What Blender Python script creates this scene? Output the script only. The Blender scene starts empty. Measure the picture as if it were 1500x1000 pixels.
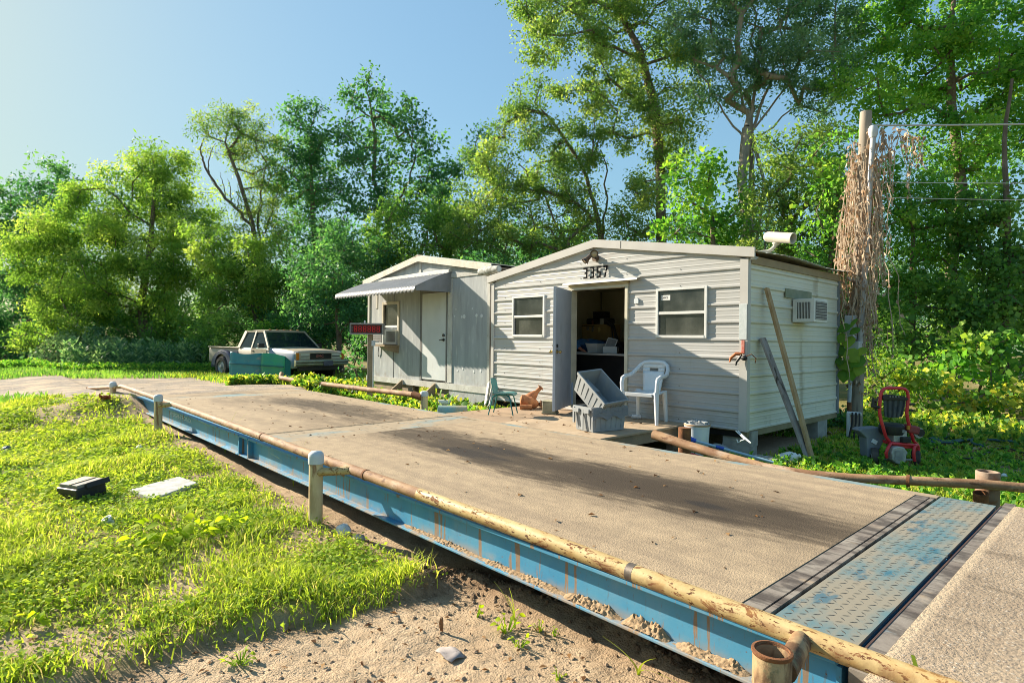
import bpy, math, random
import numpy as np
from mathutils import Vector, Matrix, Euler

random.seed(7)
RNG = np.random.default_rng(7)
scene = bpy.context.scene
COL = scene.collection

# ---------------------------------------------------------------- survey of the place
# X runs along the weighbridge (towards +X = right), Y runs away across it, Z is up; deck top is z = 0
FPX = 864.5
RM = np.array([[0.676870041403221, -0.00936549742822067, 0.7360429569724335],
               [0.7360294332258087, -0.005481021951728003, -0.6769273460450977],
               [0.010374028923058304, 0.9999411211947864, 0.0031833422085729315]])
EYE = np.array([0.0, 0.0, 1.134])
GZ = -0.42

def ray(u, v):
    return RM @ np.array([u - 750.0, 500.0 - v, -FPX])

def at(u, v, ax, val):
    d = ray(u, v)
    t = (val - EYE[ax]) / d[ax]
    return Vector(EYE + d * t)

def atd(u, v, depth):
    return Vector(EYE + ray(u, v) * (depth / FPX))

def ground_at(u, depth):
    p = atd(u, 497, depth)
    return Vector((p.x, p.y, GZ))

# ---------------------------------------------------------------- object helpers
WM = {}

def thing(name, label, cat, loc=(0, 0, 0), rz=0.0, group=None):
    o = bpy.data.objects.new(name, None)
    o.empty_display_size = 0.1
    COL.objects.link(o)
    o.location = loc
    o.rotation_euler = (0, 0, rz)
    WM[o.name] = Matrix.Translation(Vector(loc)) @ Matrix.Rotation(rz, 4, 'Z')
    return tag(o, label, cat, group)

def tag(o, label=None, cat=None, group=None, kind=None):
    if label: o['label'] = label
    if cat: o['category'] = cat
    if group: o['group'] = group
    if kind: o['kind'] = kind
    return o

def rotm(rx=0, ry=0, rz=0):
    return Euler((rx, ry, rz)).to_matrix()

class MB:
    def __init__(s):
        s.v = []; s.f = []; s.m = []
    def add(s, vs, fs, mi=0):
        b = len(s.v)
        s.v += [tuple(p) for p in vs]
        s.f += [tuple(i + b for i in f) for f in fs]
        s.m += [mi] * len(fs)
        return s
    def box(s, c, size, R=None, mi=0, top=1.0):
        c = Vector(c); hx, hy, hz = size[0] / 2, size[1] / 2, size[2] / 2
        vs = []
        for dz in (-1, 1):
            k = top if dz > 0 else 1.0
            for dx, dy in ((-1, -1), (1, -1), (1, 1), (-1, 1)):
                p = Vector((dx * hx * k, dy * hy * k, dz * hz))
                vs.append(c + (R @ p if R is not None else p))
        return s.add(vs, [(0, 3, 2, 1), (4, 5, 6, 7), (0, 1, 5, 4), (1, 2, 6, 5), (2, 3, 7, 6), (3, 0, 4, 7)], mi)
    def box2(s, a, b, mi=0):
        a = Vector(a); b = Vector(b)
        return s.box((a + b) / 2, [abs(b[i] - a[i]) for i in range(3)], None, mi)
    def beam(s, p0, p1, w, t, up=(0, 0, 1), mi=0):
        p0 = Vector(p0); p1 = Vector(p1); d = (p1 - p0); L = d.length; d.normalize()
        u = Vector(up); x = d.cross(u)
        if x.length < 1e-4: x = d.cross(Vector((1, 0, 0)))
        x.normalize(); z = x.cross(d)
        R = Matrix((x, d, z)).transposed()
        return s.box((p0 + p1) / 2, (w, L, t), R, mi)
    def tube(s, pts, r, n=10, caps=True, mi=0, closed=False, inner=None):
        pts = [Vector(p) for p in pts]
        rs = r if isinstance(r, (list, tuple)) else [r] * len(pts)
        k = len(pts); rings = []
        t0 = (pts[1] - pts[0]).normalized()
        a = t0.orthogonal().normalized()
        for i, p in enumerate(pts):
            if closed: t = (pts[(i + 1) % k] - pts[i - 1]).normalized()
            elif i == 0: t = t0
            elif i == k - 1: t = (pts[-1] - pts[-2]).normalized()
            else: t = ((pts[i + 1] - p).normalized() + (p - pts[i - 1]).normalized()).normalized()
            a = (a - t * a.dot(t))
            if a.length < 1e-5: a = t.orthogonal()
            a.normalize(); b = t.cross(a)
            rings.append([p + (a * math.cos(q) + b * math.sin(q)) * rs[i] for q in [2 * math.pi * j / n for j in range(n)]])
        vs = [p for g in rings for p in g]; fs = []
        for i in range(k if closed else k - 1):
            i2 = (i + 1) % k
            for j in range(n):
                j2 = (j + 1) % n
                fs.append((i * n + j, i * n + j2, i2 * n + j2, i2 * n + j))
        if caps and not closed:
            fs.append(tuple(reversed(range(n)))); fs.append(tuple(range((k - 1) * n, k * n)))
        return s.add(vs, fs, mi)
    def cyl(s, p0, p1, r0, r1=None, n=16, mi=0, caps=True):
        return s.tube([p0, p1], [r0, r0 if r1 is None else r1], n, caps, mi)
    def lathe(s, prof, M=None, n=20, mi=0, cap0=False, cap1=False):
        M = M or Matrix.Identity(4)
        vs = []; fs = []
        for r, z in prof:
            for j in range(n):
                q = 2 * math.pi * j / n
                vs.append(M @ Vector((r * math.cos(q), r * math.sin(q), z)))
        for i in range(len(prof) - 1):
            for j in range(n):
                j2 = (j + 1) % n
                fs.append((i * n + j, i * n + j2, (i + 1) * n + j2, (i + 1) * n + j))
        if cap0: fs.append(tuple(reversed(range(n))))
        if cap1: fs.append(tuple(range((len(prof) - 1) * n, len(prof) * n)))
        return s.add(vs, fs, mi)
    def ell(s, c, r, n=12, mi=0, R=None):
        c = Vector(c); vs = []; fs = []; m = max(4, n // 2)
        for i in range(m + 1):
            th = math.pi * i / m
            for j in range(n):
                q = 2 * math.pi * j / n
                p = Vector((r[0] * math.sin(th) * math.cos(q), r[1] * math.sin(th) * math.sin(q), -r[2] * math.cos(th)))
                vs.append(c + (R @ p if R is not None else p))
        for i in range(m):
            for j in range(n):
                j2 = (j + 1) % n
                fs.append((i * n + j, i * n + j2, (i + 1) * n + j2, (i + 1) * n + j))
        return s.add(vs, fs, mi)
    def poly(s, pts, mi=0):
        return s.add(pts, [tuple(range(len(pts)))], mi)
    def prism(s, pts, ext, mi=0):
        n = len(pts); e = Vector(ext); pts = [Vector(p) for p in pts]
        vs = pts + [p + e for p in pts]
        fs = [tuple(reversed(range(n))), tuple(range(n, 2 * n))]
        fs += [(i, (i + 1) % n, n + (i + 1) % n, n + i) for i in range(n)]
        return s.add(vs, fs, mi)
    def sheet(s, grid, mi=0):
        h = len(grid); w = len(grid[0])
        vs = [p for r in grid for p in r]
        fs = [(i * w + j, i * w + j + 1, (i + 1) * w + j + 1, (i + 1) * w + j) for i in range(h - 1) for j in range(w - 1)]
        return s.add(vs, fs, mi)
    def build(s, name, mats, parent=None, smooth=False, bevel=0.0, local=False, solid=0.0, origin=None, fixn=True, seg=2, ang=40):
        if not isinstance(mats, (list, tuple)): mats = [mats]
        vs = [Vector(p) for p in s.v]
        if parent is not None:
            if not local:
                M = WM[parent.name].inverted()
                vs = [M @ p for p in vs]
            off = None
        else:
            if origin is None:
                xs = [p.x for p in vs]; ys = [p.y for p in vs]; zs = [p.z for p in vs]
                origin = Vector(((min(xs) + max(xs)) / 2, (min(ys) + max(ys)) / 2, min(zs)))
            off = Vector(origin)
            vs = [p - off for p in vs]
        me = bpy.data.meshes.new(name)
        me.from_pydata([tuple(p) for p in vs], [], s.f)
        for m in mats: me.materials.append(m)
        if len(mats) > 1: me.polygons.foreach_set('material_index', s.m)
        if fixn:
            import bmesh
            bm = bmesh.new(); bm.from_mesh(me); bmesh.ops.recalc_face_normals(bm, faces=bm.faces); bm.to_mesh(me); bm.free()
        if smooth:
            me.polygons.foreach_set('use_smooth', [True] * len(me.polygons))
            me.set_sharp_from_angle(angle=math.radians(ang))
        me.update()
        o = bpy.data.objects.new(name, me)
        COL.objects.link(o)
        if parent is not None:
            o.parent = parent; WM[o.name] = WM[parent.name]
        else:
            o.location = off; WM[o.name] = Matrix.Translation(off)
        if solid:
            md = o.modifiers.new('thick', 'SOLIDIFY'); md.thickness = solid; md.offset = 0
        if bevel:
            md = o.modifiers.new('bevel', 'BEVEL'); md.width = bevel; md.segments = seg; md.limit_method = 'ANGLE'; md.angle_limit = math.radians(40)
        return o

def np_mesh(name, V, F, mat, parent=None, rnd=None, local=False, origin=None, extra=None, smooth=False):
    """V (n,3), F list of (faces array) all with the same corner count; world coordinates unless local."""
    V = np.asarray(V, dtype=np.float64); F = np.asarray(F, dtype=np.int32)
    off = np.zeros(3)
    if parent is not None and not local:
        M = np.array(WM[parent.name].inverted())
        V = V @ M[:3, :3].T + M[:3, 3]
    elif parent is None and origin is not None:
        off = np.array(origin, dtype=float); V = V - off
    me = bpy.data.meshes.new(name)
    nv = len(V); nf, k = F.shape
    me.vertices.add(nv); me.vertices.foreach_set('co', V.astype(np.float32).ravel())
    me.loops.add(nf * k); me.loops.foreach_set('vertex_index', F.ravel())
    me.polygons.add(nf); me.polygons.foreach_set('loop_start', np.arange(0, nf * k, k, dtype=np.int32))
    if smooth: me.polygons.foreach_set('use_smooth', np.ones(nf, dtype=bool))
    if rnd is not None:
        a = me.attributes.new('rnd', 'FLOAT', 'POINT'); a.data.foreach_set('value', np.asarray(rnd, dtype=np.float32))
    for kx, arr in (extra or {}).items():
        a = me.attributes.new(kx, 'FLOAT', 'POINT'); a.data.foreach_set('value', np.asarray(arr, dtype=np.float32))
    me.materials.append(mat)
    me.update(calc_edges=True)
    o = bpy.data.objects.new(name, me); COL.objects.link(o)
    if parent is not None:
        o.parent = parent; WM[o.name] = WM[parent.name]
    else:
        o.location = off; WM[o.name] = Matrix.Translation(Vector(off))
    return o

def text_part(name, body, size, M, mat, parent, ext=0.0015, spacing=1.0, sx=1.0):
    cu = bpy.data.curves.new(name, 'FONT'); cu.body = body; cu.size = size; cu.extrude = ext
    cu.align_x = 'LEFT'; cu.align_y = 'BOTTOM_BASELINE'; cu.space_character = spacing; cu.resolution_u = 3
    tmp = bpy.data.objects.new(name + '_tmp', cu); COL.objects.link(tmp)
    bpy.context.view_layer.update()
    dg = bpy.context.evaluated_depsgraph_get()
    me = bpy.data.meshes.new_from_object(tmp.evaluated_get(dg))
    bpy.data.objects.remove(tmp); bpy.data.curves.remove(cu)
    me.name = name
    MM = (WM[parent.name].inverted() if parent else Matrix.Identity(4)) @ M @ Matrix.Diagonal((sx, 1, 1, 1))
    me.transform(MM)
    me.materials.clear(); me.materials.append(mat)
    o = bpy.data.objects.new(name, me); COL.objects.link(o)
    if parent: o.parent = parent; WM[o.name] = WM[parent.name]
    return o

def copy_thing(t, loc, rz, label, parts_too=True):
    c = t.copy(); COL.objects.link(c); c.location = loc; c.rotation_euler = (0, 0, rz); c['label'] = label
    WM[c.name] = Matrix.Translation(Vector(loc)) @ Matrix.Rotation(rz, 4, 'Z')
    for ch in list(t.children):
        d = ch.copy(); COL.objects.link(d); d.parent = c
        for g in list(ch.children):
            e = g.copy(); COL.objects.link(e); e.parent = d
    return c

# ---------------------------------------------------------------- materials
class Mat:
    def __init__(s, name):
        s.m = bpy.data.materials.new(name); s.m.use_nodes = True
        s.nt = s.m.node_tree; s.nt.nodes.clear()
        s.out = s.nt.nodes.new('ShaderNodeOutputMaterial')
        s.tc = s.nt.nodes.new('ShaderNodeTexCoord')
        s.co = s.tc.outputs['Object']
    def new(s, t, **kw):
        n = s.nt.nodes.new(t)
        for k, v in kw.items(): setattr(n, k, v)
        return n
    def lk(s, a, b): s.nt.links.new(a, b)
    def put(s, sock, v):
        if isinstance(v, bpy.types.NodeSocket): s.lk(v, sock)
        else:
            if sock.type == 'RGBA' and len(v) == 3: v = (*v, 1)
            sock.default_value = v
    def scaled(s, sc, co=None):
        n = s.new('ShaderNodeMapping'); s.lk(co or s.co, n.inputs[0])
        n.inputs['Scale'].default_value = sc if isinstance(sc, (tuple, list)) else (sc, sc, sc)
        return n.outputs[0]
    def noise(s, sc=1.0, detail=4, rough=.55, dist=0.0, co=None, off=0.0):
        n = s.new('ShaderNodeTexNoise'); n.noise_dimensions = '3D'
        mp = s.new('ShaderNodeMapping'); s.lk(co or s.co, mp.inputs[0])
        mp.inputs['Scale'].default_value = sc if isinstance(sc, (tuple, list)) else (sc, sc, sc)
        mp.inputs['Location'].default_value = (off, off * 1.7, off * .6)
        s.lk(mp.outputs[0], n.inputs['Vector'])
        n.inputs['Scale'].default_value = 1.0; n.inputs['Detail'].default_value = detail
        n.inputs['Roughness'].default_value = rough; n.inputs['Distortion'].default_value = dist
        return n.outputs['Fac']
    def voro(s, sc=1.0, feat='F1', co=None, rand=1.0):
        n = s.new('ShaderNodeTexVoronoi'); n.feature = feat
        s.lk(s.scaled(sc, co), n.inputs['Vector']); n.inputs['Scale'].default_value = 1.0
        n.inputs['Randomness'].default_value = rand
        return n
    def mr(s, x, a, b, c=0.0, d=1.0, smooth=True):
        n = s.new('ShaderNodeMapRange'); n.interpolation_type = 'SMOOTHSTEP' if smooth else 'LINEAR'
        s.put(n.inputs[0], x); n.inputs[1].default_value = a; n.inputs[2].default_value = b
        n.inputs[3].default_value = c; n.inputs[4].default_value = d
        return n.outputs[0]
    def math(s, op, a, b=0.0, clamp=False):
        n = s.new('ShaderNodeMath', operation=op); n.use_clamp = clamp
        s.put(n.inputs[0], a); s.put(n.inputs[1], b)
        return n.outputs[0]
    def mix(s, f, a, b, mode='MIX'):
        n = s.new('ShaderNodeMix', data_type='RGBA', blend_type=mode)
        s.put(n.inputs[0], f); s.put(n.inputs[6], a); s.put(n.inputs[7], b)
        return n.outputs[2]
    def mixf(s, f, a, b):
        n = s.new('ShaderNodeMix', data_type='FLOAT')
        s.put(n.inputs[0], f); s.put(n.inputs[2], a); s.put(n.inputs[3], b)
        return n.outputs[0]
    def ramp(s, f, stops):
        n = s.new('ShaderNodeValToRGB'); s.put(n.inputs[0], f); cr = n.color_ramp
        while len(cr.elements) < len(stops): cr.elements.new(.5)
        for e, (p, c) in zip(cr.elements, stops): e.position = p; e.color = (*c, 1)
        return n.outputs[0]
    def attr(s, name):
        n = s.new('ShaderNodeAttribute'); n.attribute_name = name
        return n.outputs['Fac']
    def xyz(s, co=None):
        n = s.new('ShaderNodeSeparateXYZ'); s.lk(co or s.co, n.inputs[0]); return n.outputs
    def bump(s, h, strength=.3, dist=.01, prev=None):
        n = s.new('ShaderNodeBump'); s.put(n.inputs['Height'], h)
        n.inputs['Strength'].default_value = strength; n.inputs['Distance'].default_value = dist
        if prev is not None: s.lk(prev, n.inputs['Normal'])
        return n.outputs[0]
    def bsdf(s, col, rough=.6, metal=0.0, spec=.4, normal=None, **kw):
        n = s.new('ShaderNodeBsdfPrincipled')
        s.put(n.inputs['Base Color'], col); s.put(n.inputs['Roughness'], rough); s.put(n.inputs['Metallic'], metal)
        n.inputs['Specular IOR Level'].default_value = spec
        if normal is not None: s.lk(normal, n.inputs['Normal'])
        for k, v in kw.items(): s.put(n.inputs[k], v)
        return n
    def done(s, sh):
        s.lk(sh.outputs[0] if hasattr(sh, 'outputs') else sh, s.out.inputs[0]); return s.m

def pmat(name, base, base2=None, vs=4.0, rough=.6, metal=0.0, spec=.35, bump=.25, bs=60.0, bd=.004, layers=(), detail=5):
    M = Mat(name)
    b2 = base2 or tuple(c * .78 for c in base)
    col = M.mix(M.mr(M.noise(vs, detail), .3, .7), base, b2)
    ro = rough; mt = metal; off = 3.1
    for L in layers:
        nz = M.noise(L.get('s', 6.0), L.get('d', 6), L.get('r', .6), L.get('dist', 0.0), off=off); off += 4.7
        mk = M.mr(nz, L['lo'], L['hi'])
        if 'z' in L: mk = M.math('MULTIPLY', mk, M.mr(M.xyz()[2], L['z'][0], L['z'][1]))
        if 'amt' in L: mk = M.math('MULTIPLY', mk, L['amt'])
        c = L['c']
        if 'c2' in L: c = M.mix(M.noise(L.get('s2', 25.0), 4, off=off), L['c'], L['c2'])
        col = M.mix(mk, col, c)
        if 'rough' in L: ro = M.mixf(mk, ro, L['rough'])
        if 'metal' in L: mt = M.mixf(mk, mt, L['metal'])
    nm = M.bump(M.noise(bs, 4), bump, bd) if bump else None
    return M.done(M.bsdf(col, ro, mt, spec, nm))

def leafmat(name, stops, trans=.45, tgain=(1.5, 1.5, .7), rough=.5, spec=.3):
    M = Mat(name)
    r = M.attr('rnd')
    col = M.ramp(r, stops)
    tcol = M.mix(1.0, col, tgain, 'MULTIPLY')
    p = M.bsdf(col, rough, 0, spec)
    t = M.new('ShaderNodeBsdfTranslucent'); M.put(t.inputs[0], tcol)
    mx = M.new('ShaderNodeMixShader'); mx.inputs[0].default_value = trans
    M.lk(p.outputs[0], mx.inputs[1]); M.lk(t.outputs[0], mx.inputs[2])
    return M.done(mx)

RUST = (.13, .055, .025); RUST2 = (.24, .10, .04)

m_white_metal = pmat('white painted metal', (.72, .72, .69), (.62, .61, .57), rough=.45, layers=[dict(c=(.30, .26, .2), s=(14, 14, 3), lo=.62, hi=.8, amt=.5)])
m_black = pmat('black plastic', (.018, .018, .02), (.03, .03, .03), rough=.5, bump=.1)
m_rubber = pmat('rubber', (.035, .034, .033), (.09, .08, .07), vs=8, rough=.85)
m_alu = pmat('window frame aluminium', (.70, .70, .68), (.60, .60, .58), rough=.4, metal=.15, layers=[dict(c=(.35, .31, .26), s=9, lo=.62, hi=.8, amt=.4)])
m_rust = pmat('rusty iron', RUST2, RUST, vs=14, rough=.9, bump=.6, bs=90, layers=[dict(c=(.38, .2, .1), s=22, lo=.6, hi=.75, amt=.6)])
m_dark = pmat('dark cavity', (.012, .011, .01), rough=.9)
m_wood = pmat('weathered timber', (.36, .27, .17), (.24, .19, .13), vs=(3, 3, 3), rough=.85, layers=[dict(c=(.16, .12, .085), s=(4, 60, 60), lo=.52, hi=.66, amt=.6)])
m_plank_tan = pmat('tan lumber', (.44, .31, .17), (.34, .22, .11), vs=5, rough=.8, layers=[dict(c=(.22, .14, .07), s=(40, 40, 3), lo=.52, hi=.68, amt=.6)])
m_plank_grey = pmat('grey weathered plank', (.34, .31, .3), (.24, .21, .2), vs=4, rough=.85, layers=[dict(c=(.05, .035, .025), s=(12, 12, 3.2), lo=.52, hi=.6, amt=.9, z=(.7, 1.0)), dict(c=(.12, .1, .09), s=(60, 60, 3), lo=.55, hi=.7, amt=.5)])
m_block = pmat('concrete block', (.40, .39, .35), (.30, .29, .26), vs=9, rough=.95, bump=.6, bs=160)
m_screw = pmat('screw head', (.05, .05, .05), rough=.5, metal=.5)
SKY_STRENGTH = .15
SKY_SOFT = .44
SUN_STRENGTH = 4.3
EXPOSURE = 1.6
DENOISE = True
# ================================================================ GROUND
def sst(x, a, b):
    t = np.clip((x - a) / (b - a), 0, 1); return t * t * (3 - 2 * t)

_G = {}
def vnoise(x, y, sc, seed=0):
    """cheap value noise, vectorised"""
    if seed not in _G: _G[seed] = np.random.default_rng(seed + 100).random((256, 256))
    g = _G[seed]
    X = np.asarray(x) * sc + 1000.3; Y = np.asarray(y) * sc + 1000.7
    xi = np.floor(X).astype(int); yi = np.floor(Y).astype(int)
    fx = X - xi; fy = Y - yi; fx = fx * fx * (3 - 2 * fx); fy = fy * fy * (3 - 2 * fy)
    a = g[xi % 256, yi % 256]; b = g[(xi + 1) % 256, yi % 256]; c = g[xi % 256, (yi + 1) % 256]; d = g[(xi + 1) % 256, (yi + 1) % 256]
    return (a * (1 - fx) + b * fx) * (1 - fy) + (c * (1 - fx) + d * fx) * fy

def fbm(x, y, sc, oct=4, seed=0, gain=.5):
    s = 0; a = 1; t = 0
    for i in range(oct):
        s = s + a * vnoise(x, y, sc * 2 ** i, seed + i); t += a; a *= gain
    return s / t

def sd_poly(x, y, P):
    """signed distance to polygon, negative inside"""
    x = np.asarray(x, float); y = np.asarray(y, float)
    dmin = np.full(x.shape, 1e9); ins = np.zeros(x.shape, bool); n = len(P)
    for i in range(n):
        ax, ay = P[i]; bx, by = P[(i + 1) % n]
        ex, ey = bx - ax, by - ay
        t = np.clip(((x - ax) * ex + (y - ay) * ey) / (ex * ex + ey * ey), 0, 1)
        dmin = np.minimum(dmin, np.hypot(x - ax - t * ex, y - ay - t * ey))
        c = ((ay > y) != (by > y)) & (x < ex * (y - ay) / ((by - ay) if by != ay else 1e-9) + ax)
        ins ^= c
    return np.where(ins, -dmin, dmin)

DIRT = [tuple(at(u, v, 2, GZ)[:2]) for u, v in [(478, 735), (560, 775), (700, 838), (900, 930), (1092, 1015), (1120, 1180), (60, 1180),
        (40, 1040), (170, 985), (330, 930), (450, 900), (560, 882), (645, 858), (648, 828), (570, 800), (500, 786)]]
DIRT[1:5] = [(p[0], 2.75) for p in DIRT[1:5]]
STRIP = [(-12.8, 2.42), (-9.5, 2.30), (-7, 2.26), (-5.2, 2.24), (-4.6, 2.2), (-4.6, 2.9), (-12.8, 2.9)]
BERM = [tuple(at(u, v, 2, GZ)[:2]) for u, v in [(610, 850), (680, 838), (760, 868), (860, 900), (960, 950), (1050, 1010)]]

def seg_dist(x, y, L):
    d = np.full(np.shape(x), 1e9)
    for (ax, ay), (bx, by) in zip(L[:-1], L[1:]):
        ex, ey = bx - ax, by - ay
        t = np.clip(((x - ax) * ex + (y - ay) * ey) / (ex * ex + ey * ey), 0, 1)
        d = np.minimum(d, np.hypot(x - ax - t * ex, y - ay - t * ey))
    return d

def road_w(x, y):
    """1 on the gravel road and the ramp up to the weighbridge"""
    yy = y + (fbm(x, y, .5, 3, 40) - .5) * 1.0
    bend = np.clip(-(x + 18), 0, 40)
    lo = 2.1 - np.clip(-(x + 13.2), 0, 40) * .36
    hi = 5.8 + np.clip(-(x + 17), 0, 40) * .10
    return sst(yy, lo - .25, lo + .25) * (1 - sst(yy, hi - .3, hi + .3)) * (1 - sst(x, -12.95, -12.7)) * sst(x, -25.6 + .35 * (y - 3), -24.6 + .35 * (y - 3))

def grass_w(x, y):
    nx = x + (fbm(x, y, 2.2, 4, 3) - .5) * .36
    ny = y + (fbm(x, y, 2.2, 4, 9) - .5) * .36
    d = np.minimum(sd_poly(nx, ny, DIRT), sd_poly(nx, ny, STRIP))
    g = sst(d, -.10, .24)
    under = (1 - sst(y, 1.9, 2.3) * (1 - sst(y, 5.4, 5.6)) * sst(x, -13, -12.7))
    hole = 1 - .8 * sst(fbm(x, y, 1.2, 4, 21), .62, .72)
    shed = 1 - sst(y, 7.5, 7.8) * (1 - sst(y, 10.3, 10.6)) * sst(x, -13.4, -13) * (1 - sst(x, -3.7, -3.3))
    return g * under * hole * shed * (1 - road_w(x, y))

def zg(x, y):
    x = np.asarray(x, float); y = np.asarray(y, float)
    z = np.full(x.shape, GZ)
    z = z + (fbm(x, y, .45, 3, 1) - .5) * .10
    # ramp of the left approach, with a grassy shoulder
    t = sst(-x, 13.0, 21.0)
    up = (1 - t) * sst(-x, 11.6, 13.0)
    z = z + (.385) * up * sst(y, -.6, 2.2) * (1 - sst(y, 5.6, 7.4))
    z = z + .10 * sst(-x, 6, 12) * sst(y, .6, 1.9) * (1 - sst(y, 2.3, 2.6)) * (1 - up)
    dn = np.minimum(sd_poly(x, y, DIRT), sd_poly(x, y, STRIP))
    near = (np.hypot(x, y) < 9)
    z = z + np.where(near, .045 * sst(dn + (fbm(x, y, 3, 3, 5) - .5) * .2, -.02, .14), .04)
    ins = np.where(dn < 0, 1.0, 0.0) * near
    b = np.exp(-(seg_dist(x + (fbm(x, y, 4, 3, 31) - .5) * .15, y, BERM) / .12) ** 2) * near
    z = z + b * (.065 + .09 * (fbm(x, y, 11, 3, 8) - .5)) + ins * (.05 * (fbm(x, y, 2.5, 4, 12) - .5) + .022 * (fbm(x, y, 14, 3, 14) - .5))
    # two shallow wheel ruts in the sand
    z = z - ins * .02 * np.exp(-((y - 1.35 - .1 * np.sin(x * 1.5)) / .12) ** 2)
    return z

def axis_grid(segs):
    out = []
    for a, b, st in segs:
        n = max(1, int(round((b - a) / st)))
        out += list(a + (b - a) * np.arange(n) / n)
    out.append(segs[-1][1])
    return np.array(out)

gx = axis_grid([(-140, -60, 8), (-60, -30, 1.5), (-30, -14, .3), (-14, -6, .09), (-6, -.6, .032), (-.6, 3, .15), (3, 30, 1.2), (30, 140, 9)])
gy = axis_grid([(-80, -12, 6), (-12, -1.5, .6), (-1.5, .3, .07), (.3, 2.7, .03), (2.7, 6, .2), (6, 18, .22), (18, 60, 2.2), (60, 140, 9)])
GXX, GYY = np.meshgrid(gx, gy)
GZZ = zg(GXX, GYY)
far = np.hypot(GXX, GYY)
GZZ = GZZ + np.clip(far - 60, 0, 200) * .0
nxg, nyg = len(gx), len(gy)
idx = np.arange(nxg * nyg).reshape(nyg, nxg)
Fg = np.stack([idx[:-1, :-1], idx[:-1, 1:], idx[1:, 1:], idx[1:, :-1]], -1).reshape(-1, 4)
Vg = np.stack([GXX, GYY, GZZ], -1).reshape(-1, 3)
gr = grass_w(GXX, GYY).ravel(); rd = road_w(GXX, GYY).ravel()
bm_ = np.clip(np.exp(-(seg_dist(GXX, GYY, BERM) / .2) ** 2) * 1.1 + .9 * np.exp(-((sd_poly(GXX + (fbm(GXX, GYY, 3, 3, 33) - .5) * .3, GYY, DIRT) + .02) / .09) ** 2) * (GXX > -5) * (GYY < 2.2), 0, 1).ravel()

M = Mat('soil and turf')
n1 = M.noise(1.3, 5); n2 = M.noise(18, 5, .65, off=4); n3 = M.noise(90, 3, .6, off=9)
sand = M.mix(M.mr(n2, .3, .7), (.49, .37, .245), (.375, .275, .175))
sand = M.mix(M.mr(n1, .45, .7), sand, (.36, .26, .165))
sand = M.mix(M.mr(n3, .58, .72), sand, (.16, .11, .07))
berm = M.mix(M.mr(n2, .35, .65), (.15, .09, .05), (.27, .18, .11))
sand = M.mix(M.math('MULTIPLY', M.attr('berm'), .85), sand, berm)
turf = M.mix(M.mr(n2, .35, .65), (.17, .175, .04), (.27, .21, .10))
turf = M.mix(M.mr(n1, .5, .68), turf, (.25, .18, .10))
gravel = M.mix(M.mr(M.voro(22).outputs['Distance'], .1, .6), (.44, .37, .29), (.24, .21, .18))
gravel = M.mix(M.mr(n1, .42, .62), gravel, (.46, .36, .26))
col = M.mix(M.attr('grass'), sand, turf)
col = M.mix(M.attr('road'), col, gravel)
h = M.math('ADD', M.math('MULTIPLY', n2, 1.0), M.math('MULTIPLY', n3, .5))
nm = M.bump(h, .7, .03)
m_ground = M.done(M.bsdf(col, .95, 0, .15, nm))
ground = np_mesh('ground', Vg, Fg, m_ground, extra={'grass': gr, 'road': rd, 'berm': bm_}, smooth=True)
tag(ground, kind='structure')

# ================================================================ WEIGHBRIDGE
YN, YFAR, XL, XR = 2.30, 5.36, -12.85, -.745
XS1, XS2 = -1.205, -1.075       # steel end strip / checker plate
scale = thing('truck_scale', 'long blue steel truck weighbridge with a sandy concrete deck', 'weighbridge', (-6.8, 3.8, 0))

M = Mat('dusty deck concrete')
X, Y, Z = M.xyz()
ag = M.voro(95); fine = M.noise(140, 3, .6, off=2); med = M.noise(7, 5, .6, off=5); big = M.noise((.55, 1.1, 1), 5, .6, off=8)
col = M.mix(M.mr(med, .3, .7), (.415, .32, .21), (.32, .248, .168))
patch = M.mr(M.noise((.9, 2.2, 1), 4, .6, off=31), .4, .62, .15, 1.0)
col = M.mix(M.math('MULTIPLY', M.mr(fine, .52, .68), patch), col, (.16, .12, .085))
col = M.mix(M.math('MULTIPLY', M.mr(M.noise(48, 3, .6, off=14), .58, .7), M.math('MULTIPLY', patch, .6)), col, (.20, .15, .10))
col = M.mix(M.math('MULTIPLY', M.mr(M.noise((.35, 6, 1), 6, .65, off=17), .5, .64), .45), col, (.24, .185, .13))
col = M.mix(M.mr(ag.outputs['Distance'], .12, .02), col, (.60, .52, .42))
lane = M.math('ABSOLUTE', M.math('ADD', Y, -.03))
lane = M.mr(lane, .85, .2)
st = M.mr(M.noise((.75, 1.7, 1), 6, .62, .6, off=11), .38, .56)
oil = M.math('MULTIPLY', lane, st)
col = M.mix(M.math('MULTIPLY', oil, .6), col, (.13, .10, .07))
lane2 = M.mr(M.math('ABSOLUTE', M.math('ADD', Y, .05)), 1.3, .5)
st2 = M.mr(M.noise((.5, 1.4, 1), 6, .62, .5, off=23), .45, .68)
col = M.mix(M.math('MULTIPLY', M.math('MULTIPLY', lane2, st2), .5), col, (.15, .115, .08))
def spot(M, col, cx, cy, rx, ry, c, k):
    X, Y, Z = M.xyz()
    nx = M.noise((1.8, 8, 1), 8, .72, off=cx)
    d = M.math('ADD', M.math('POWER', M.math('DIVIDE', M.math('ADD', X, -cx), rx), 2.0), M.math('POWER', M.math('DIVIDE', M.math('ADD', Y, -cy), ry), 2.0))
    d = M.math('ADD', d, M.math('MULTIPLY', M.math('ADD', nx, -.5), 7.5))
    return M.mix(M.math('MULTIPLY', M.mr(d, 2.3, .1), k), col, c)
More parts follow.
